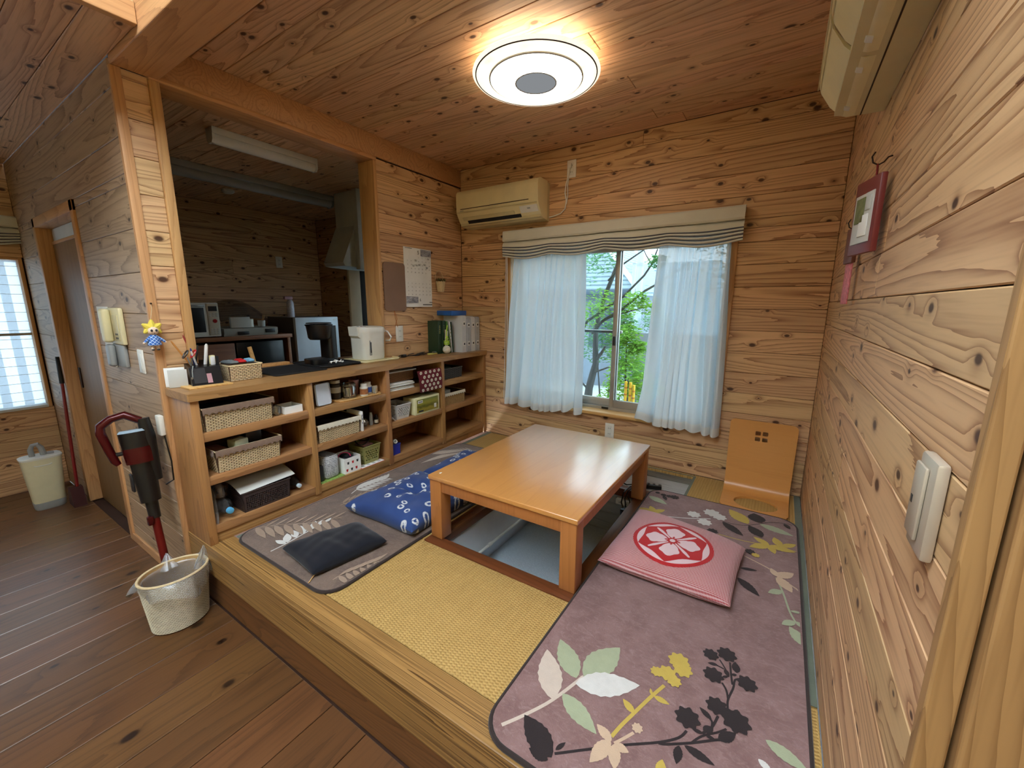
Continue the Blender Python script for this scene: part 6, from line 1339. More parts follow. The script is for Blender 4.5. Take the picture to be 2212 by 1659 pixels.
# ================================================================== vacuum cleaner on the side wall
vc = thing('stick_vacuum', (-.14, -.09, FL), 'black and dark red stick vacuum hanging on the side wall', 'vacuum cleaner')
VX, VY = -.118, -.105
A = lambda t: (VX + .15 * t, VY + .01 * t)     # slight lean of the stick, t from 0 (cup) to 1 (floor)
def seg(z): t = (.55 - z) / .86; return (VX + .16 * t, VY, z)
def vtube(z0_, z1_, r0, r1, n=18): return MB().tube([seg(z0_), seg((z0_ + z1_) / 2), seg(z1_)], [r0, (r0 + r1) / 2, r1], n)
plain('vac_red', (76, 12, 16), .25, metal=.3); plain('vac_tube', (110, 22, 20), .3, metal=.4); plain('vac_lid', (150, 170, 184), .2)
dcup = obj('dust_cup', vtube(.545, .470, .066, .062), 'black_plastic', vc); obj('cup_band', vtube(.470, .395, .0635, .058), 'vac_red', dcup); obj('cup_lid', vtube(.556, .545, .058, .066), 'vac_lid', dcup)
obj('motor_body', vtube(.395, .20, .047, .040), 'black_plastic', vc); obj('tube_joint', vtube(.20, .115, .026, .024, 14), 'black_plastic', vc); obj('pipe', vtube(.115, -.335 + .06, .0175, .0175, 14), 'vac_tube', vc)
p0 = seg(-.275); obj('floor_head', MB().rbox(p0[0] - .155, p0[0] + .020, VY - .04, VY + .06, FL + .001, FL + .055, .014), 'black_plastic', vc)
hx = VX - .005
obj('handle', MB().tube([(hx + .03, VY + .02, .60), (hx + .01, VY - .03, .635), (hx - .01, VY - .075, .622), (hx - .02, VY - .112, .592), (hx - .02, VY - .116, .56), (hx - .015, VY - .098, .47), (hx - .01, VY - .086, .415), (hx - .005, VY - .076, .395)], [.018, .019, .018, .019, .019, .018, .017, .012], 12), 'vac_red', vc)
obj('handle_bridge', MB().tube([(hx - .014, VY - .092, .445), (hx, VY - .05, .447)], .010, 10), 'black_plastic', vc); obj('neck', MB().tube([(hx + .035, VY + .03, .61), (hx + .045, VY + .035, .52), (hx + .06, VY + .035, .30)], [.024, .03, .026], 12), 'black_plastic', vc)
bx('display', 'dark_plastic', (VX - .025, VX + .01, VY - .0455, VY - .036, .245, .335), vc, .003); bx('wall_bracket', 'white_plastic', (VX + .05, VX + .10, YF - .022, YF - .001, .52, .62), vc, .004)
obj('charge_cord', MB().tube([(VX + .11, YF - .012, .52), (VX + .15, YF - .012, .40), (VX + .14, YF - .012, .30), (VX + .09, YF - .03, .27)], .0035, 6), 'black_plastic', vc)
obj('lock_lever', MB().rbox(VX + .085, VX + .11, VY - .035, VY - .012, .09, .135, .005), 'vac_red', vc)

# ================================================================== intercom, papers, switch on the side wall
ic = thing('intercom', (-.45, YF, .82), 'cream intercom handset on the side wall', 'intercom')
bx('wall_base', 'cream_plastic', (-.545, -.355, YF - .022, YF - .0006, .945, 1.135), ic, .008); bx('handset', 'cream_plastic', (-.545, -.475, YF - .058, YF - .022, .955, 1.130), ic, .014, 3); kp_ = bx('keypad', 'cream_plastic_shade', (-.455, -.375, YF - .026, YF - .022, .965, 1.10), ic, .003)
bx('speaker_panel', 'grey_plastic', (-.560, -.380, YF - .020, YF - .0006, .825, .944), ic, .008); bx('lower_handset', 'grey_plastic', (-.560, -.490, YF - .050, YF - .020, .825, .944), ic, .014, 3)
for k in range(4): bx('key', 'dark_plastic', (-.43 + .022 * (k % 2), -.418 + .022 * (k % 2), YF - .028, YF - .026, .975 + .02 * (k // 2), .985 + .02 * (k // 2)), kp_, .001)
bx('paper_note', 'paper', (-.800, -.600, YF - .0022, YF - .0004, .99, 1.14), None, .0004, label='white printed note pinned on the wall left of the intercom', cat='paper'); bx('paper_note', 'paper', (-.745, -.590, YF - .0046, YF - .0024, .81, 1.05), None, .0004, label='narrow white sheet hanging below the note by the intercom', cat='paper')
outlet('white wall switch beside the intercom', (-.190, YF + .0005, .873), (1, 0, 0), (0, -1, 0), .072, .12, kind='switch')

# ================================================================== doll hanging on the corner post
dl = thing('hanging_doll', (.035, -.020, .945), 'small doll with yellow hair and blue checked dress hanging on the post', 'doll')
plain('doll_skin', (232, 206, 180), .8); plain('doll_hair', (228, 206, 84), .85, bump=.3, bs=120)
g = G('doll_dress'); p = g.obj(); s_ = g.n('SeparateXYZ', {0: p}).outputs
ck = g.math('MAXIMUM', g.math('SINE', g.math('MULTIPLY', g.math('ADD', s_[1], s_[2]), 420.0)), g.math('SINE', g.math('MULTIPLY', g.math('SUBTRACT', s_[1], s_[2]), 420.0)))
g.pr(g.mix(g.step(ck, .75, .95), lin((44, 96, 176)), lin((190, 214, 236))), .9)
DX_, DY_ = .036, -.020
def ball(c, r, sx=1, sy=1, sz=1, n=16):
    return MB().lathe([(0, -r * sz)] + [(r * math.sin(PI * k / 10), -r * sz * math.cos(PI * k / 10)) for k in range(1, 10)] + [(0, r * sz)], c, n, sx, sy)
obj('head', ball((DX_, DY_, 1.035), .022, .9, 1.05, .95), 'doll_skin', dl)
hm = MB().merge(ball((DX_ - .008, DY_, 1.044), .026, .75, 1.1, .95))
for (a, b, c_, d_) in ((0, .022, 0, 0), (.030, .010, 0, 0), (-.030, .010, 0, 0), (.028, -.016, 0, 0), (-.028, -.016, 0, 0)): hm.merge(MB().tube([(DX_ - .004, DY_ + a * .35, 1.046 + b * .3), (DX_ - .002, DY_ + a * .8, 1.048 + b * 1.0), (DX_, DY_ + a * 1.15, 1.050 + b * 1.6)], [.016, .012, .004], 8))
obj('hair', hm, 'doll_hair', dl)
obj('dress', MB().lathe([(0, 0), (.026, 0), (.027, .006), (.014, .045), (.010, .05), (0, .05)], (DX_, DY_, .968), 16, .8, 1.0), 'doll_dress', dl)
for s2 in (-1, 1):
    obj('arm', MB().tube([(DX_, DY_ + .012 * s2, 1.006), (DX_ + .006, DY_ + .030 * s2, .990), (DX_ + .008, DY_ + .038 * s2, .982)], [.007, .006, .005], 8), 'doll_dress', dl); obj('hand', ball((DX_ + .008, DY_ + .040 * s2, .980), .005), 'doll_skin', dl)
    obj('leg', MB().tube([(DX_, DY_ + .009 * s2, .970), (DX_ + .002, DY_ + .010 * s2, .950)], .0065, 8), 'doll_skin', dl); obj('shoe', ball((DX_ + .005, DY_ + .010 * s2, .9475), .0068, 1.25, .9, .7), 'dark_plastic', dl); obj('eye', ball((DX_ + .0185, DY_ + .0085 * s2, 1.036), .0048, .5, 1, 1.2, 10), 'ink', dl)
obj('mouth', ball((DX_ + .0195, DY_, 1.024), .0022, .5, 1.2, .7, 8), 'ink', dl)
obj('loop_string', MB().tube([(DX_ - .005, DY_, 1.085), (.012, -.004, 1.13), (.006, -.002, 1.155)], .0012, 5), 'raffia', dl); obj('pin', MB().tube([(.0035, -.002, 1.158), (.012, -.003, 1.158)], .004, 8), 'dark_metal', dl)
# ================================================================== kitchen behind the hatch
KY1 = 2.45
S('floor_kitchen', MB().box(XL - .1, -.07, .10, KY1 + .1, FL - .05, FL), 'kitchen_wood')
ck_ = S('ceiling_kitchen', MB().box(XL - .1, -.138, .10, KY1 + .1, KH + PT, KH + .06), 'backing')
y = .10
while y < KY1:
    b = min(y + .15, KY1); plank(ck_, ((XL - .138) / 2, (y + b) / 2, KH + PT), (1, 0, 0), (0, -1, 0), -.138 - XL, b - y - .0025, PT, 'pine_ceiling'); y += .15
wk = S('wall_kitchen', MB().box(XL - .12, XL - PT, .12, KY1 + .1, FL, KH + .05), 'backing')
clad(wk, (XL - PT, .10, FL), (0, 1, 0), (0, 0, 1), KY1 - .10, KH - FL, -.07, .145, joints=.3)
KW = (-1.58, -.62, .60, 1.44)
wk2 = S('wall_kitchen_end', wall_holes(KY1 + PT, KY1 + .12, FL, KH + .05, KW[0], KW[1], KW[2], KW[3], XL - .1, -.138), 'backing')
clad(wk2, (XL, KY1 + PT, FL), (1, 0, 0), (0, 0, 1), -.138 - XL, KH - FL, -.07, .145, joints=.3, holes=((KW[0] - XL, KW[1] - XL, KW[2] - FL, KW[3] - FL),))
w3 = thing('window_3', (-1.11, KY1 + .05, KW[2]), kind='structure')
for q in ((KW[0], KW[0] + .03, KW[2], KW[3]), (KW[1] - .03, KW[1], KW[2], KW[3]), (KW[0] + .03, KW[1] - .03, KW[2], KW[2] + .03), (KW[0] + .03, KW[1] - .03, KW[3] - .03, KW[3])): obj('window_frame', MB().box(q[0], q[1], KY1 - .005, KY1 + .12, q[2], q[3]), 'white_paint', w3, smooth=False)
obj('pane', MB().box(KW[0] + .03, KW[1] - .03, KY1 + .06, KY1 + .064, KW[2] + .03, KW[3] - .03), 'window_glass', w3, smooth=False)
# strip lights
def tube_light(label, x, y0, y1, w_, h, grey=False):
    r = thing('strip_light', (x, (y0 + y1) / 2, KH), label, 'ceiling light', 'kitchen strip lights')
    bx('housing', 'white_paint' if not grey else 'grey_paint', (x - w_ / 2, x + w_ / 2, y0, y1, KH - h * .45, KH - .0005), r, .003)
    obj('tube_cover', MB().tube([(x, y0 + .012, KH - h * .62), (x, y1 - .012, KH - h * .62)], h * .40, 14), 'tube_acrylic' if not grey else 'grey_paint', r)
    for yy in (y0, y1 - .014): obj('end_cap', MB().prism([(x - w_ / 2 + .002, KH - h * .2), (x + w_ / 2 - .002, KH - h * .2), (x + w_ / 2 - .006, KH - h * .8), (x + w_ / 2 - .02, KH - h), (x - w_ / 2 + .02, KH - h), (x - w_ / 2 + .006, KH - h * .8)], yy, yy + .014, 'y'), 'white_paint' if not grey else 'grey_paint', r)
plain('grey_paint', (150, 154, 158), .5); plain('tube_acrylic', (216, 220, 222), .25)
tube_light('short white strip light on the kitchen ceiling', -.452, .520, 1.175, .085, .085)
tube_light('long grey strip light farther back on the kitchen ceiling', -1.30, .40, 1.86, .12, .10, True)
cyl('smoke_detector', 'white_plastic', (-1.852, 1.208, KH - .03), [(0, 0), (.035, 0), (.05, .012), (.05, .0295), (0, .0295)], None, 24, label='small round white detector on the kitchen ceiling', cat='detector')
outlet('white outlet on the far kitchen wall', (XL + .0005, 1.95, 1.635), (0, 1, 0), (1, 0, 0), .075, .125)
# range hood
hd = thing('range_hood', (-.78, 2.1, 1.50), 'white wedge-shaped range hood seen past the hatch post', 'range hood')
plain('hood_paint', (186, 188, 184), .4)
obj('hood_canopy', MB().prism([(1.640, 1.530), (1.660, 1.500), (KY1 - .002, 1.470), (KY1 - .002, 1.86), (1.790, 1.86)], -1.15, -.86, 'x'), 'hood_paint', hd, smooth=False)
bx('front_panel', 'hood_paint', (-.86, -.80, 1.775, KY1 - .002, 1.475, KH - .002), hd, .004); bx('duct_cover', 'hood_paint', (-1.15, -.86, 1.795, KY1 - .002, 1.861, KH - .002), hd, .004)
bx('room_divider', plain('cream_panel', (190, 176, 146), .6), (-.93, -.90, 1.72, 1.838, FL, 1.468), None, .003, label='tall cream panel edge under the range hood', cat='divider'); bx('dark_divider', 'black_matte', (-.93, -.90, 1.842, 1.95, FL, 1.468), None, .003, label='dark panel edge right of the cream panel', cat='divider')
# refrigerator
fr = thing('refrigerator', (-2.02, 1.90, FL), 'small grey-blue refrigerator at the far kitchen wall', 'refrigerator')
plain('fridge_side', (96, 98, 100), .45); plain('fridge_door', (206, 218, 228), .3)
bx('cabinet', 'fridge_side', (-2.30, -1.795, 1.655, 2.150, FL, 1.022), fr, .006); bx('upper_door', 'fridge_door', (-1.793, -1.75, 1.655, 2.150, .42, 1.022), fr, .006); bx('lower_door', 'fridge_door', (-1.793, -1.75, 1.655, 2.150, FL + .04, .412), fr, .006); bx('maker_mark', 'paper', (-1.7499, -1.7492, 2.085, 2.128, .985, .993), fr, .0002)
sb = thing('spray_bottle', (-2.0, 1.70, 1.0225), 'spray bottle standing on the refrigerator', 'bottle'); plain('spray_body', (196, 196, 206), .4, vary=.2, vs=60)
cyl('bottle_body', 'spray_body', (-1.93, 1.72, 1.0225), [(0, 0), (.034, 0), (.036, .02), (.036, .15), (.022, .18), (.014, .185), (0, .185)], sb); bx('spray_head', 'pinkish', (-1.95, -1.91, 1.66, 1.745, 1.207, 1.24), sb, .008)
# cupboard with microwave and dish dryer
cb = thing('kitchen_cupboard', (-2.05, .85, FL), 'brown kitchen cupboard with a black lower opening', 'cupboard')
bx('worktop', 'kitchen_wood', (-2.35, -1.735, .12, 1.605, .825, .862), cb, .003); bx('left_door', 'kitchen_wood', (-1.80, -1.77, .15, 1.075, FL + .02, .80), cb, .003); bx('side_panel', 'kitchen_wood', (-2.35, -1.80, .12, .15, FL, .825), cb, .002); bx('side_panel', 'kitchen_wood', (-2.35, -1.77, 1.570, 1.60, FL, .825), cb, .002); bx('back_panel', 'black_matte', (-2.40, -2.36, .12, 1.60, FL, .825), cb, .002); bx('bottom_panel', 'black_matte', (-2.35, -1.80, .15, 1.57, FL, FL + .02), cb, .002)
bx('oven_box', 'black_plastic', (-2.25, -1.80, 1.10, 1.54, .30, .80), None, .006, label='black glossy oven standing in the cupboard opening', cat='oven'); 
mw = thing('microwave', (-2.0, .76, .8625), 'white microwave oven with red button, partly behind the post', 'microwave'); z_ = .8625
bx('case', 'white_plastic', (-2.20, -1.765, .52, .978, z_ + .008, z_ + .305), mw, .008); bx('door_glass', 'black_plastic', (-1.7655, -1.757, .545, .862, z_ + .05, z_ + .262), mw, .004); bx('door_handle', 'metal', (-1.7655, -1.748, .545, .868, z_ + .268, z_ + .288), mw, .004); cpn = bx('control_panel', 'pot_top', (-1.7655, -1.7605, .885, .972, z_ + .02, z_ + .295), mw, .003); bx('display', 'dark_plastic', (-1.7605, -1.759, .895, .962, z_ + .232, z_ + .275), cpn, .002)
obj('start_button', MB().lathe([(0, 0), (.017, 0), (.016, .004), (0, .005)], (0, 0, 0), 18).xf(Matrix.Translation((-1.7605, .938, z_ + .145)) @ Matrix.Rotation(PI / 2, 4, 'Y')), 'packet_red', cpn)
for k in range(15): bx('button', 'paper_grey', (-1.7605, -1.759, .896 + .025 * (k % 3), .914 + .025 * (k % 3), z_ + .03 + .018 * (k // 3) + (.10 if k > 8 else 0), z_ + .042 + .018 * (k // 3) + (.10 if k > 8 else 0)), cpn, .001)
for yy in (.56, .92): bx('foot', 'black_plastic', (-1.85, -1.82, yy, yy + .03, z_, z_ + .009), mw, .001)
dd = thing('dish_dryer', (-1.95, 1.24, .8625), 'pale dish dryer with clear lid full of dishes', 'dish dryer')
plain('dryer_body', (168, 168, 160), .45); obj('base_tray', MB().prism([(-2.20, z_), (-1.78, z_), (-1.765, z_ + .03), (-1.765, z_ + .07), (-1.80, z_ + .075), (-2.20, z_ + .075)], 1.000, 1.480, 'y'), 'dryer_body', dd); bx('control_dial', 'dark_plastic', (-1.766, -1.760, 1.36, 1.45, z_ + .022, z_ + .058), dd, .002); bx('front_slot', 'dark_plastic', (-1.766, -1.761, 1.11, 1.21, z_ + .012, z_ + .042), dd, .002)
glass('dark_lid', (.35, .32, .30, 1), .1, .06, .05)
obj('clear_lid', MB().grid(lambda u, v: (-2.17 + .30 * v, 1.03 + .43 * u, z_ + .10 + .24 * math.sin(PI * (.06 + .88 * u)) ** .4 * (1 - .75 * v * v)), 20, 10), 'dark_lid', dd)
cyl('mug', 'white_plastic', (-1.86, 1.265, z_ + .077), [(0, 0), (.034, 0), (.036, .075), (.032, .075), (.030, .006), (0, .006)], None, label='white mug in the dish dryer', cat='mug'); cyl('cutlery_cup', 'paper_grey', (-1.86, 1.375, z_ + .077), [(0, 0), (.032, 0), (.034, .06), (.030, .06), (.028, .006), (0, .006)], None, label='grey cutlery cup in the dish dryer', cat='cup')
for k in range(3): obj('chopstick', MB().tube([(-1.86 + .006 * k, 1.375, z_ + .085), (-1.852 + .008 * k, 1.392 + .006 * k, z_ + .19)], .003, 5), 'light_wood', label=('leftmost chopstick in the cutlery cup', 'middle chopstick in the cutlery cup', 'rightmost chopstick in the cutlery cup')[k], cat='chopstick', group='chopsticks in the cup')
bx('dish_cloth', 'paper_grey', (-1.80, -1.772, 1.065, 1.235, z_ + .076, z_ + .175), None, .004, label='grey cloth hanging over the dish dryer front', cat='cloth')

# ================================================================== side window and things in the left corner
w2 = thing('window_2', (XL - .05, -.67, SW[2]), kind='structure')
def frosted():
    g = G('frosted'); p = g.obj()
    t = g.n('BsdfTranslucent', {0: (.24, .27, .29, 1)}).outputs[0]; tr = g.n('BsdfTransparent', {0: (.46, .51, .54, 1)}).outputs[0]
    g.out(g.n('MixShader', {0: .42, 1: t, 2: tr}).outputs[0])
frosted()
obj('window_frame', MB().rbox(XL - .10, XL + .012, SW[0] - .03, SW[0], SW[2] - .02, SW[3] + .02, .003), 'trim_z', w2); obj('window_frame', MB().rbox(XL - .10, XL + .012, SW[1], SW[1] + .022, SW[2] - .02, SW[3] + .02, .003), 'trim_z', w2); obj('window_sill', MB().rbox(XL - .10, XL + .02, SW[0], SW[1], SW[2] - .02, SW[2], .003), 'white_paint', w2); obj('window_head', MB().rbox(XL - .10, XL + .012, SW[0], SW[1], SW[3], SW[3] + .02, .003), 'trim_y', w2)
obj('pane', MB().box(XL - .072, XL - .068, SW[0], SW[1], SW[2], SW[3]), 'frosted', w2, smooth=False)
for k in range(16): obj('lattice_wire', MB().tube([(XL - .06, SW[0], SW[2] + .07 * k + .04), (XL - .06, SW[1], SW[2] + .07 * k + .04)], .0016, 4), 'white_paint', w2)
obj('meeting_rail', MB().rbox(XL - .066, XL - .05, SW[0], SW[1], .905, .925, .002), 'alu', w2)
w5 = thing('window_side_added', (XL - .05, -2.375, SW2[2]), kind='structure')
obj('window_frame', MB().rbox(XL - .10, XL + .012, SW2[0] - .03, SW2[0], SW2[2] - .02, SW2[3] + .02, .003), 'trim_z', w5); obj('window_frame', MB().rbox(XL - .10, XL + .012, SW2[1], SW2[1] + .022, SW2[2] - .02, SW2[3] + .02, .003), 'trim_z', w5); obj('window_sill', MB().rbox(XL - .10, XL + .02, SW2[0], SW2[1], SW2[2] - .02, SW2[2], .003), 'white_paint', w5); obj('window_head', MB().rbox(XL - .10, XL + .012, SW2[0], SW2[1], SW2[3], SW2[3] + .02, .003), 'trim_y', w5)
obj('pane', MB().box(XL - .072, XL - .068, SW2[0], SW2[1], SW2[2], SW2[3]), 'frosted', w5, smooth=False)
fn_ = thing('board_fence', (XL - .59, -.75, FL - .2), 'grey board fence seen through the side window', 'fence'); plain('fence_grey', (120, 124, 130), .7)
for k in range(14): bx('fence_board', 'fence_grey', (XL - .60, XL - .58, -1.6 + .125 * k, -1.6 + .125 * k + .055, FL - .2, 2.3), fn_, .002)
for z_ in (.2, 1.5): bx('fence_rail', 'fence_grey', (XL - .63, XL - .60, -1.65, .2, z_, z_ + .06), fn_, .002)
shade((XL + .03, -.66, 1.48), lambda a, b, c: (XL + .012 + (AD - .008 - b), a, c), SW[0] - .03, SW[1] + .04, AD - .008, 1.795, 'grey-green roman shade over the side window', 'roman shades', 40, 1.0, 2)
kc_ = thing('kerosene_canister', (-1.99, -.215, FL), 'cream plastic canister with grey base and handle on the plank floor', 'canister')
plain('canister_cream', (222, 214, 178), .45); plain('canister_top', (222, 222, 214), .4)
def csec(z, w2_, d2): return [(-1.99 + p[0] * d2 / .1, -.208 + p[1] * w2_ / .1, z) for p in rr(-.1, .1, -.1, .1, .055, 5)]
obj('tank', loft([csec(FL + .055, .080, .058), csec(FL + .06, .082, .060), csec(FL + .385, .102, .072)]), 'canister_cream', kc_); obj('base', loft([csec(FL, .074, .055), csec(FL + .01, .080, .060), csec(FL + .054, .083, .062)]), 'grey_plastic', kc_); obj('lid', loft([csec(FL + .385, .106, .075), csec(FL + .397, .107, .076), csec(FL + .402, .100, .070)]), 'canister_top', kc_)
obj('handle', MB().tube([(-1.99, -.245, FL + .40), (-1.985, -.248, FL + .455), (-1.98, -.235, FL + .485), (-1.98, -.212, FL + .488), (-1.985, -.196, FL + .46), (-1.985, -.188, FL + .40)], [.016, .015, .014, .014, .016, .018], 10), 'grey_plastic', kc_); cyl('fuel_cap', 'grey_plastic', (-1.985, -.155, FL + .402), [(0, 0), (.018, 0), (.018, .012), (0, .013)], kc_, 16)
obj('moulded_grip', MB().tube([(-1.921, -.255, FL + .345), (-1.9205, -.24, FL + .338), (-1.9205, -.18, FL + .338), (-1.921, -.165, FL + .345)], .004, 6), 'canister_top', kc_)
br = thing('broom', (-1.62, -.045, FL), 'dark red long-handled broom leaning against the door casing', 'broom')
obj('stick', MB().tube([(-1.86, -.075, FL + .13), (-1.90, -.038, .58)], .010, 8), 'red_plastic', br); obj('grip', MB().tube([(-1.90, -.038, .58), (-1.915, -.030, .775)], .0135, 8), 'black_matte', br); obj('bristle_head', MB().prism([(-1.93, FL + .001), (-1.79, FL + .001), (-1.83, FL + .14), (-1.89, FL + .14)], -.12, -.05, 'y'), plain('bristle', (60, 24, 22), .9), br)
# ================================================================== garden outside the window
GZ = -.70
def foliage_mat(name, a, b):
    g = G(name); r_ = g.n('ObjectInfo').outputs['Random']; f = g.noise(g.obj(), 9, 2)
    c = g.mix(g.step(f, .3, .7), lin(a), lin(b)); d = g.n('BsdfDiffuse', {0: c}).outputs[0]; t = g.n('BsdfTranslucent', {0: c}).outputs[0]
    g.out(g.n('MixShader', {0: .35, 1: d, 2: t}).outputs[0])
foliage_mat('leaf_bright', (112, 164, 60), (160, 200, 96)); foliage_mat('leaf_mid', (84, 134, 84), (124, 168, 110)); foliage_mat('leaf_dark', (60, 100, 74), (88, 128, 96))
plain('bark', (66, 62, 58), .9, vary=.25, vs=30, bump=.5, bs=60)
def leaves(n, blobs, size, sd, flat=.4):
    rg = random.Random(sd); mb = MB()
    for i in range(n):
        bx_ = blobs[rg.randrange(len(blobs))]; c = Vector(bx_[:3]); R_ = bx_[3]
        while True:
            q = Vector((rg.uniform(-1, 1), rg.uniform(-1, 1), rg.uniform(-1, 1)))
            if q.length < 1: break
        p = c + Vector((q.x * R_, q.y * R_, q.z * R_ * (bx_[4] if len(bx_) > 4 else .8)))
        a = rg.uniform(0, 2 * PI); d = Vector((math.cos(a), math.sin(a), rg.uniform(-.5, .4))).normalized(); s_ = d.cross(Vector((rg.uniform(-flat, flat), rg.uniform(-flat, flat), 1))).normalized(); L = size * rg.uniform(.7, 1.3)
        up = s_.cross(d) * L * .12
        mb.add([p, p + d * L * .5 + s_ * L * .25 + up, p + d * L, p + d * L * .5 - s_ * L * .25 + up], [(0, 1, 2), (0, 2, 3)])
    return mb
S('ground_garden', MB().box(-14, 10, 2.44, 30, GZ - .1, GZ), plain('gravel', (176, 178, 172), .95, bump=.4, bs=60), loc=(0, 10, GZ)).name = 'floor_garden'
tr_ = thing('garden_tree', (.43, 4.3, GZ), 'slender grey garden tree with leaning branches behind the window', 'tree')
obj('trunk', MB().tube([(.36, 4.3, GZ), (.40, 4.3, -.2), (.429, 4.3, .094), (.473, 4.3, .289), (.505, 4.3, .417), (.489, 4.3, .662), (.487, 4.3, .844), (.527, 4.3, 1.084), (.603, 4.3, 1.317), (.709, 4.3, 1.598), (.80, 4.3, 1.85), (.92, 4.3, 2.3)], [.07, .06, .05, .045, .042, .034, .032, .028, .026, .024, .02, .014], 10), 'bark', tr_)
for pts, r0 in (([(.50, 4.3, .46), (.60, 4.26, .58), (.66, 4.2, .66)], .026), ([(.47, 4.3, .30), (.62, 4.2, .36), (.80, 4.1, .44), (.95, 4.0, .46)], .014), ([(.35, 4.2, .86), (.492, 4.0, .973), (.823, 4.0, 1.199), (.92, 4.0, 1.263), (1.141, 4.0, 1.487), (1.216, 4.0, 1.604), (1.267, 4.0, 1.76)], .018), ([(.48, 4.2, .82), (.684, 4.0, .978), (.906, 4.0, 1.113), (1.163, 4.0, 1.323), (1.30, 4.0, 1.40), (1.6, 4.0, 1.6)], .020), ([(.72, 4.0, 1.0), (.908, 4.0, 1.07), (1.184, 4.0, 1.147), (1.30, 4.0, 1.22)], .010), ([(.66, 4.2, 1.46), (.91, 4.0, 1.629), (1.104, 4.0, 1.75), (1.3, 4.0, 1.9)], .012), ([(1.216, 4.0, 1.604), (1.15, 4.0, 1.70), (1.10, 4.0, 1.80)], .008), ([(.42, 4.28, .08), (.30, 4.2, .22), (.1, 4.1, .36)], .014)):
    obj('branch', MB().tube(pts, [r0 * (1 - .55 * k / (len(pts) - 1)) for k in range(len(pts))], 7), 'bark', tr_)
obj('foliage', leaves(900, [(.70, 3.9, 1.68, .22), (.60, 4.1, 1.95, .4), (1.1, 4.2, 2.1, .4), (.3, 4.2, 1.6, .3), (1.30, 3.9, 1.62, .10)], .055, 1), 'leaf_mid', tr_, kind='stuff', smooth=False)
obj('foliage', leaves(1100, [(.70, 3.95, 1.20, .20), (.50, 4.0, 1.05, .22), (1.10, 3.9, 1.22, .13), (1.26, 3.9, 1.16, .14), (.92, 4.1, 1.12, .14)], .055, 2), 'leaf_bright', tr_, kind='stuff', smooth=False)
for nm, lab, bl, n_, mm, sd, base in (('garden_shrub', 'bright green leafy shrub right of the window mullion', [(1.05, 3.8, .84, .16), (1.06, 3.8, .62, .22), (1.12, 3.7, .38, .26), (1.0, 3.8, .14, .26), (1.20, 3.7, .72, .08), (1.3, 3.7, .30, .2)], 2400, 'leaf_bright', 3, (1.08, 3.8)), ('garden_shrub', 'pale green shrub behind the tree trunk', [(.62, 4.7, .80, .24), (.78, 4.6, .55, .25), (.35, 4.7, .6, .3), (.75, 4.6, .95, .15), (.1, 4.7, .9, .4), (.9, 4.6, .35, .2)], 2200, 'leaf_mid', 4, (.5, 4.7)), ('garden_shrub', 'dark hedge bush far behind the right curtain', [(2.6, 4.6, 1.0, .6), (1.9, 4.6, 1.5, .5), (3.2, 5, 1.2, .8)], 1800, 'leaf_dark', 5, (2.6, 4.6)), ('garden_shrub', 'hedge bush far behind the left curtain', [(-.9, 4.6, .5, .6), (-1.5, 5, .8, .7)], 1500, 'leaf_dark', 6, (-1.0, 4.7)), ('garden_shrub', 'small distant bush beside the utility pole', [(.40, 7.6, .85, .28), (.5, 7.6, .55, .25)], 900, 'leaf_mid', 7, (.42, 7.6))):
    r = thing(nm, (base[0], base[1], GZ), lab, 'shrub', 'garden shrubs'); obj('foliage', leaves(n_, bl, .06, sd), mm, r, kind='stuff', smooth=False)
    st = MB()
    for k, b_ in enumerate(bl[:4]): obj('stem', MB().tube([(base[0] + .03 * k, base[1], GZ), ((base[0] + b_[0]) / 2, base[1], (GZ + b_[2]) / 2), b_[:3]], [.016, .012, .006], 6), 'bark', r)
# house with tiled hip roof
hs = thing('neighbour_house', (-2.4, 9.5, GZ), 'neighbouring house with grey slatted roof behind the tree', 'house')
bx('wall', plain('house_wall', (120, 130, 142), .8), (-5.5, -.45, 8.4, 11.5, GZ, 1.42), hs, .01)
plain('roof_tile', (112, 128, 134), .6, vary=.12, vs=4); plain('roof_edge', (60, 74, 88), .6)
NR = 13
def hip(z): t = (z - 1.5) / 1.5; return (-6.0 + 1.4 * t, -.10 - 1.6 * t, 7.9 + 1.6 * t)
for k in range(NR):
    z0_, z1_ = 1.50 + .095 * k, 1.50 + .095 * (k + 1); a, b = hip(z0_), hip(z1_)
    obj('tile_course', MB().add([(a[0], a[2], z0_ + .022), (a[1], a[2], z0_ + .022), (b[1] + .02, b[2] + .03, z1_ + .012), (b[0], b[2] + .03, z1_ + .012), (a[0], a[2], z0_), (a[1], a[2], z0_)], [(0, 1, 2, 3), (4, 5, 1, 0)]).add([(a[1], a[2], z0_ + .022), (a[1], 12.0, z0_ + .022), (b[1] + .02, 11.8, z1_ + .012), (b[1] + .02, b[2] + .03, z1_ + .012)], [(0, 1, 2, 3)]), 'roof_tile', hs, smooth=False)
a, b = hip(1.5), hip(2.74); obj('hip_ridge', MB().tube([(a[1], a[2], 1.53), (b[1], b[2], 2.77)], .05, 8), 'white_paint', hs); bx('eave_board', 'roof_edge', (-6.0, -.10, 7.90, 7.96, 1.40, 1.505), hs, .006); bx('eave_soffit', 'roof_edge', (-5.9, -.14, 7.96, 8.4, 1.42, 1.44), hs, .006)
for k in range(3): bx('house_window', 'roof_edge', (-3.6 + 1.15 * k, -2.9 + 1.15 * k, 8.38, 8.40, .2, 1.1), hs, .01)
b1 = thing('blue_building', (-2.3, 14.5, GZ), 'blue walled building on the skyline', 'building'); bx('wall', plain('blue_wall', (70, 110, 152), .6), (-2.9, -2.02, 14, 16, GZ, 2.56), b1, .01)
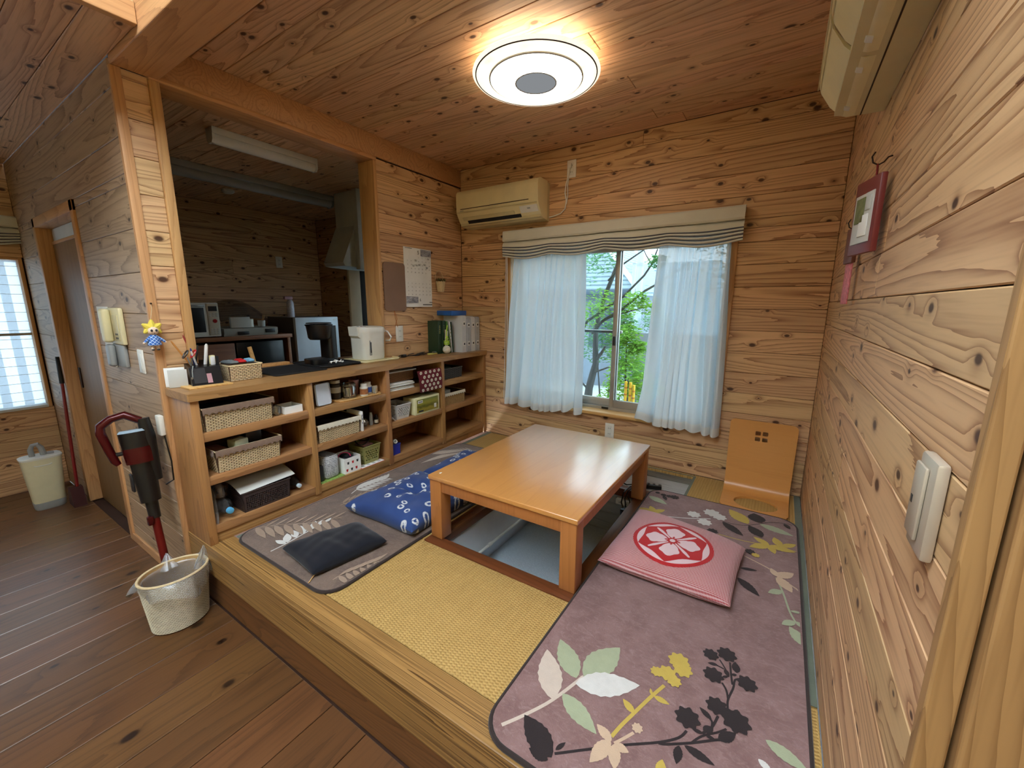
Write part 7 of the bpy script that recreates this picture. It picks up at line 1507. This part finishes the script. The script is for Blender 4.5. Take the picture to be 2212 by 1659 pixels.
for k in range(4): bx('cladding_seam', 'roof_edge', (-2.9, -2.02, 13.985, 14.0, 1.7 + .22 * k, 1.715 + .22 * k), b1, .002)
b2 = thing('pale_building', (-1.3, 15, GZ), 'pale blue building right of the utility pole', 'building'); bx('wall', plain('pale_wall', (176, 200, 212), .7), (-1.80, .6, 14.2, 16, GZ, 2.60), b2, .01)
for k in range(4): bx('cladding_seam', 'blue_wall', (-1.80, .6, 14.185, 14.2, 1.6 + .25 * k, 1.615 + .25 * k), b2, .002)
pl = thing('utility_pole', (.05, 7.6, GZ), 'pale grey utility pole outside the window', 'pole'); obj('shaft', MB().tube([(.047, 7.6, GZ), (.040, 7.6, 1.9), (.020, 7.6, 5.0)], [.073, .064, .056], 14), plain('pole_grey', (168, 186, 194), .7), pl); obj('collar', MB().tube([(.040, 7.6, 1.92), (.040, 7.6, 1.98)], .07, 14), 'grey_plastic', pl)
pl = thing('thin_pole', (.03, 7.2, GZ), 'thinner pale pole just left of the utility pole', 'pole'); obj('shaft', MB().tube([(.018, 7.2, GZ), (.04, 7.2, .6), (.052, 7.2, 1.93)], .036, 12), 'pole_grey', pl); obj('cap', MB().tube([(.052, 7.2, 1.925), (.052, 7.2, 1.945)], .043, 12), 'grey_plastic', pl)
for k, (x_, z0_, z1_, lb) in enumerate(((1.066, -.45, .363, 'tallest yellow marker post in the shrub'), (1.112, -.45, .358, 'middle yellow marker post in the shrub'), (1.146, -.45, .335, 'rightmost short yellow marker post in the shrub'))):
    yp = thing('marker_post', (x_, 3.30, GZ), lb, 'post', 'yellow marker posts'); x_ += .16; obj('post', MB().tube([(x_, 3.30, GZ), (x_, 3.30, z1_ + .05)], .014, 10), plain('post_yellow', (236, 186, 40), .5) if k == 0 else 'post_yellow', yp)
    for j in range(2): obj('band', MB().tube([(x_, 3.30, z1_ - .02 - .07 * j), (x_, 3.30, z1_ - .005 - .07 * j)], .0148, 10), 'orange_string', yp)
S('garden_wall', MB().box(.1, 4.5, 7.0, 7.15, GZ, .66), plain('block_wall', (96, 100, 100), .9), loc=(2.3, 7.07, GZ)).name = 'wall_garden'
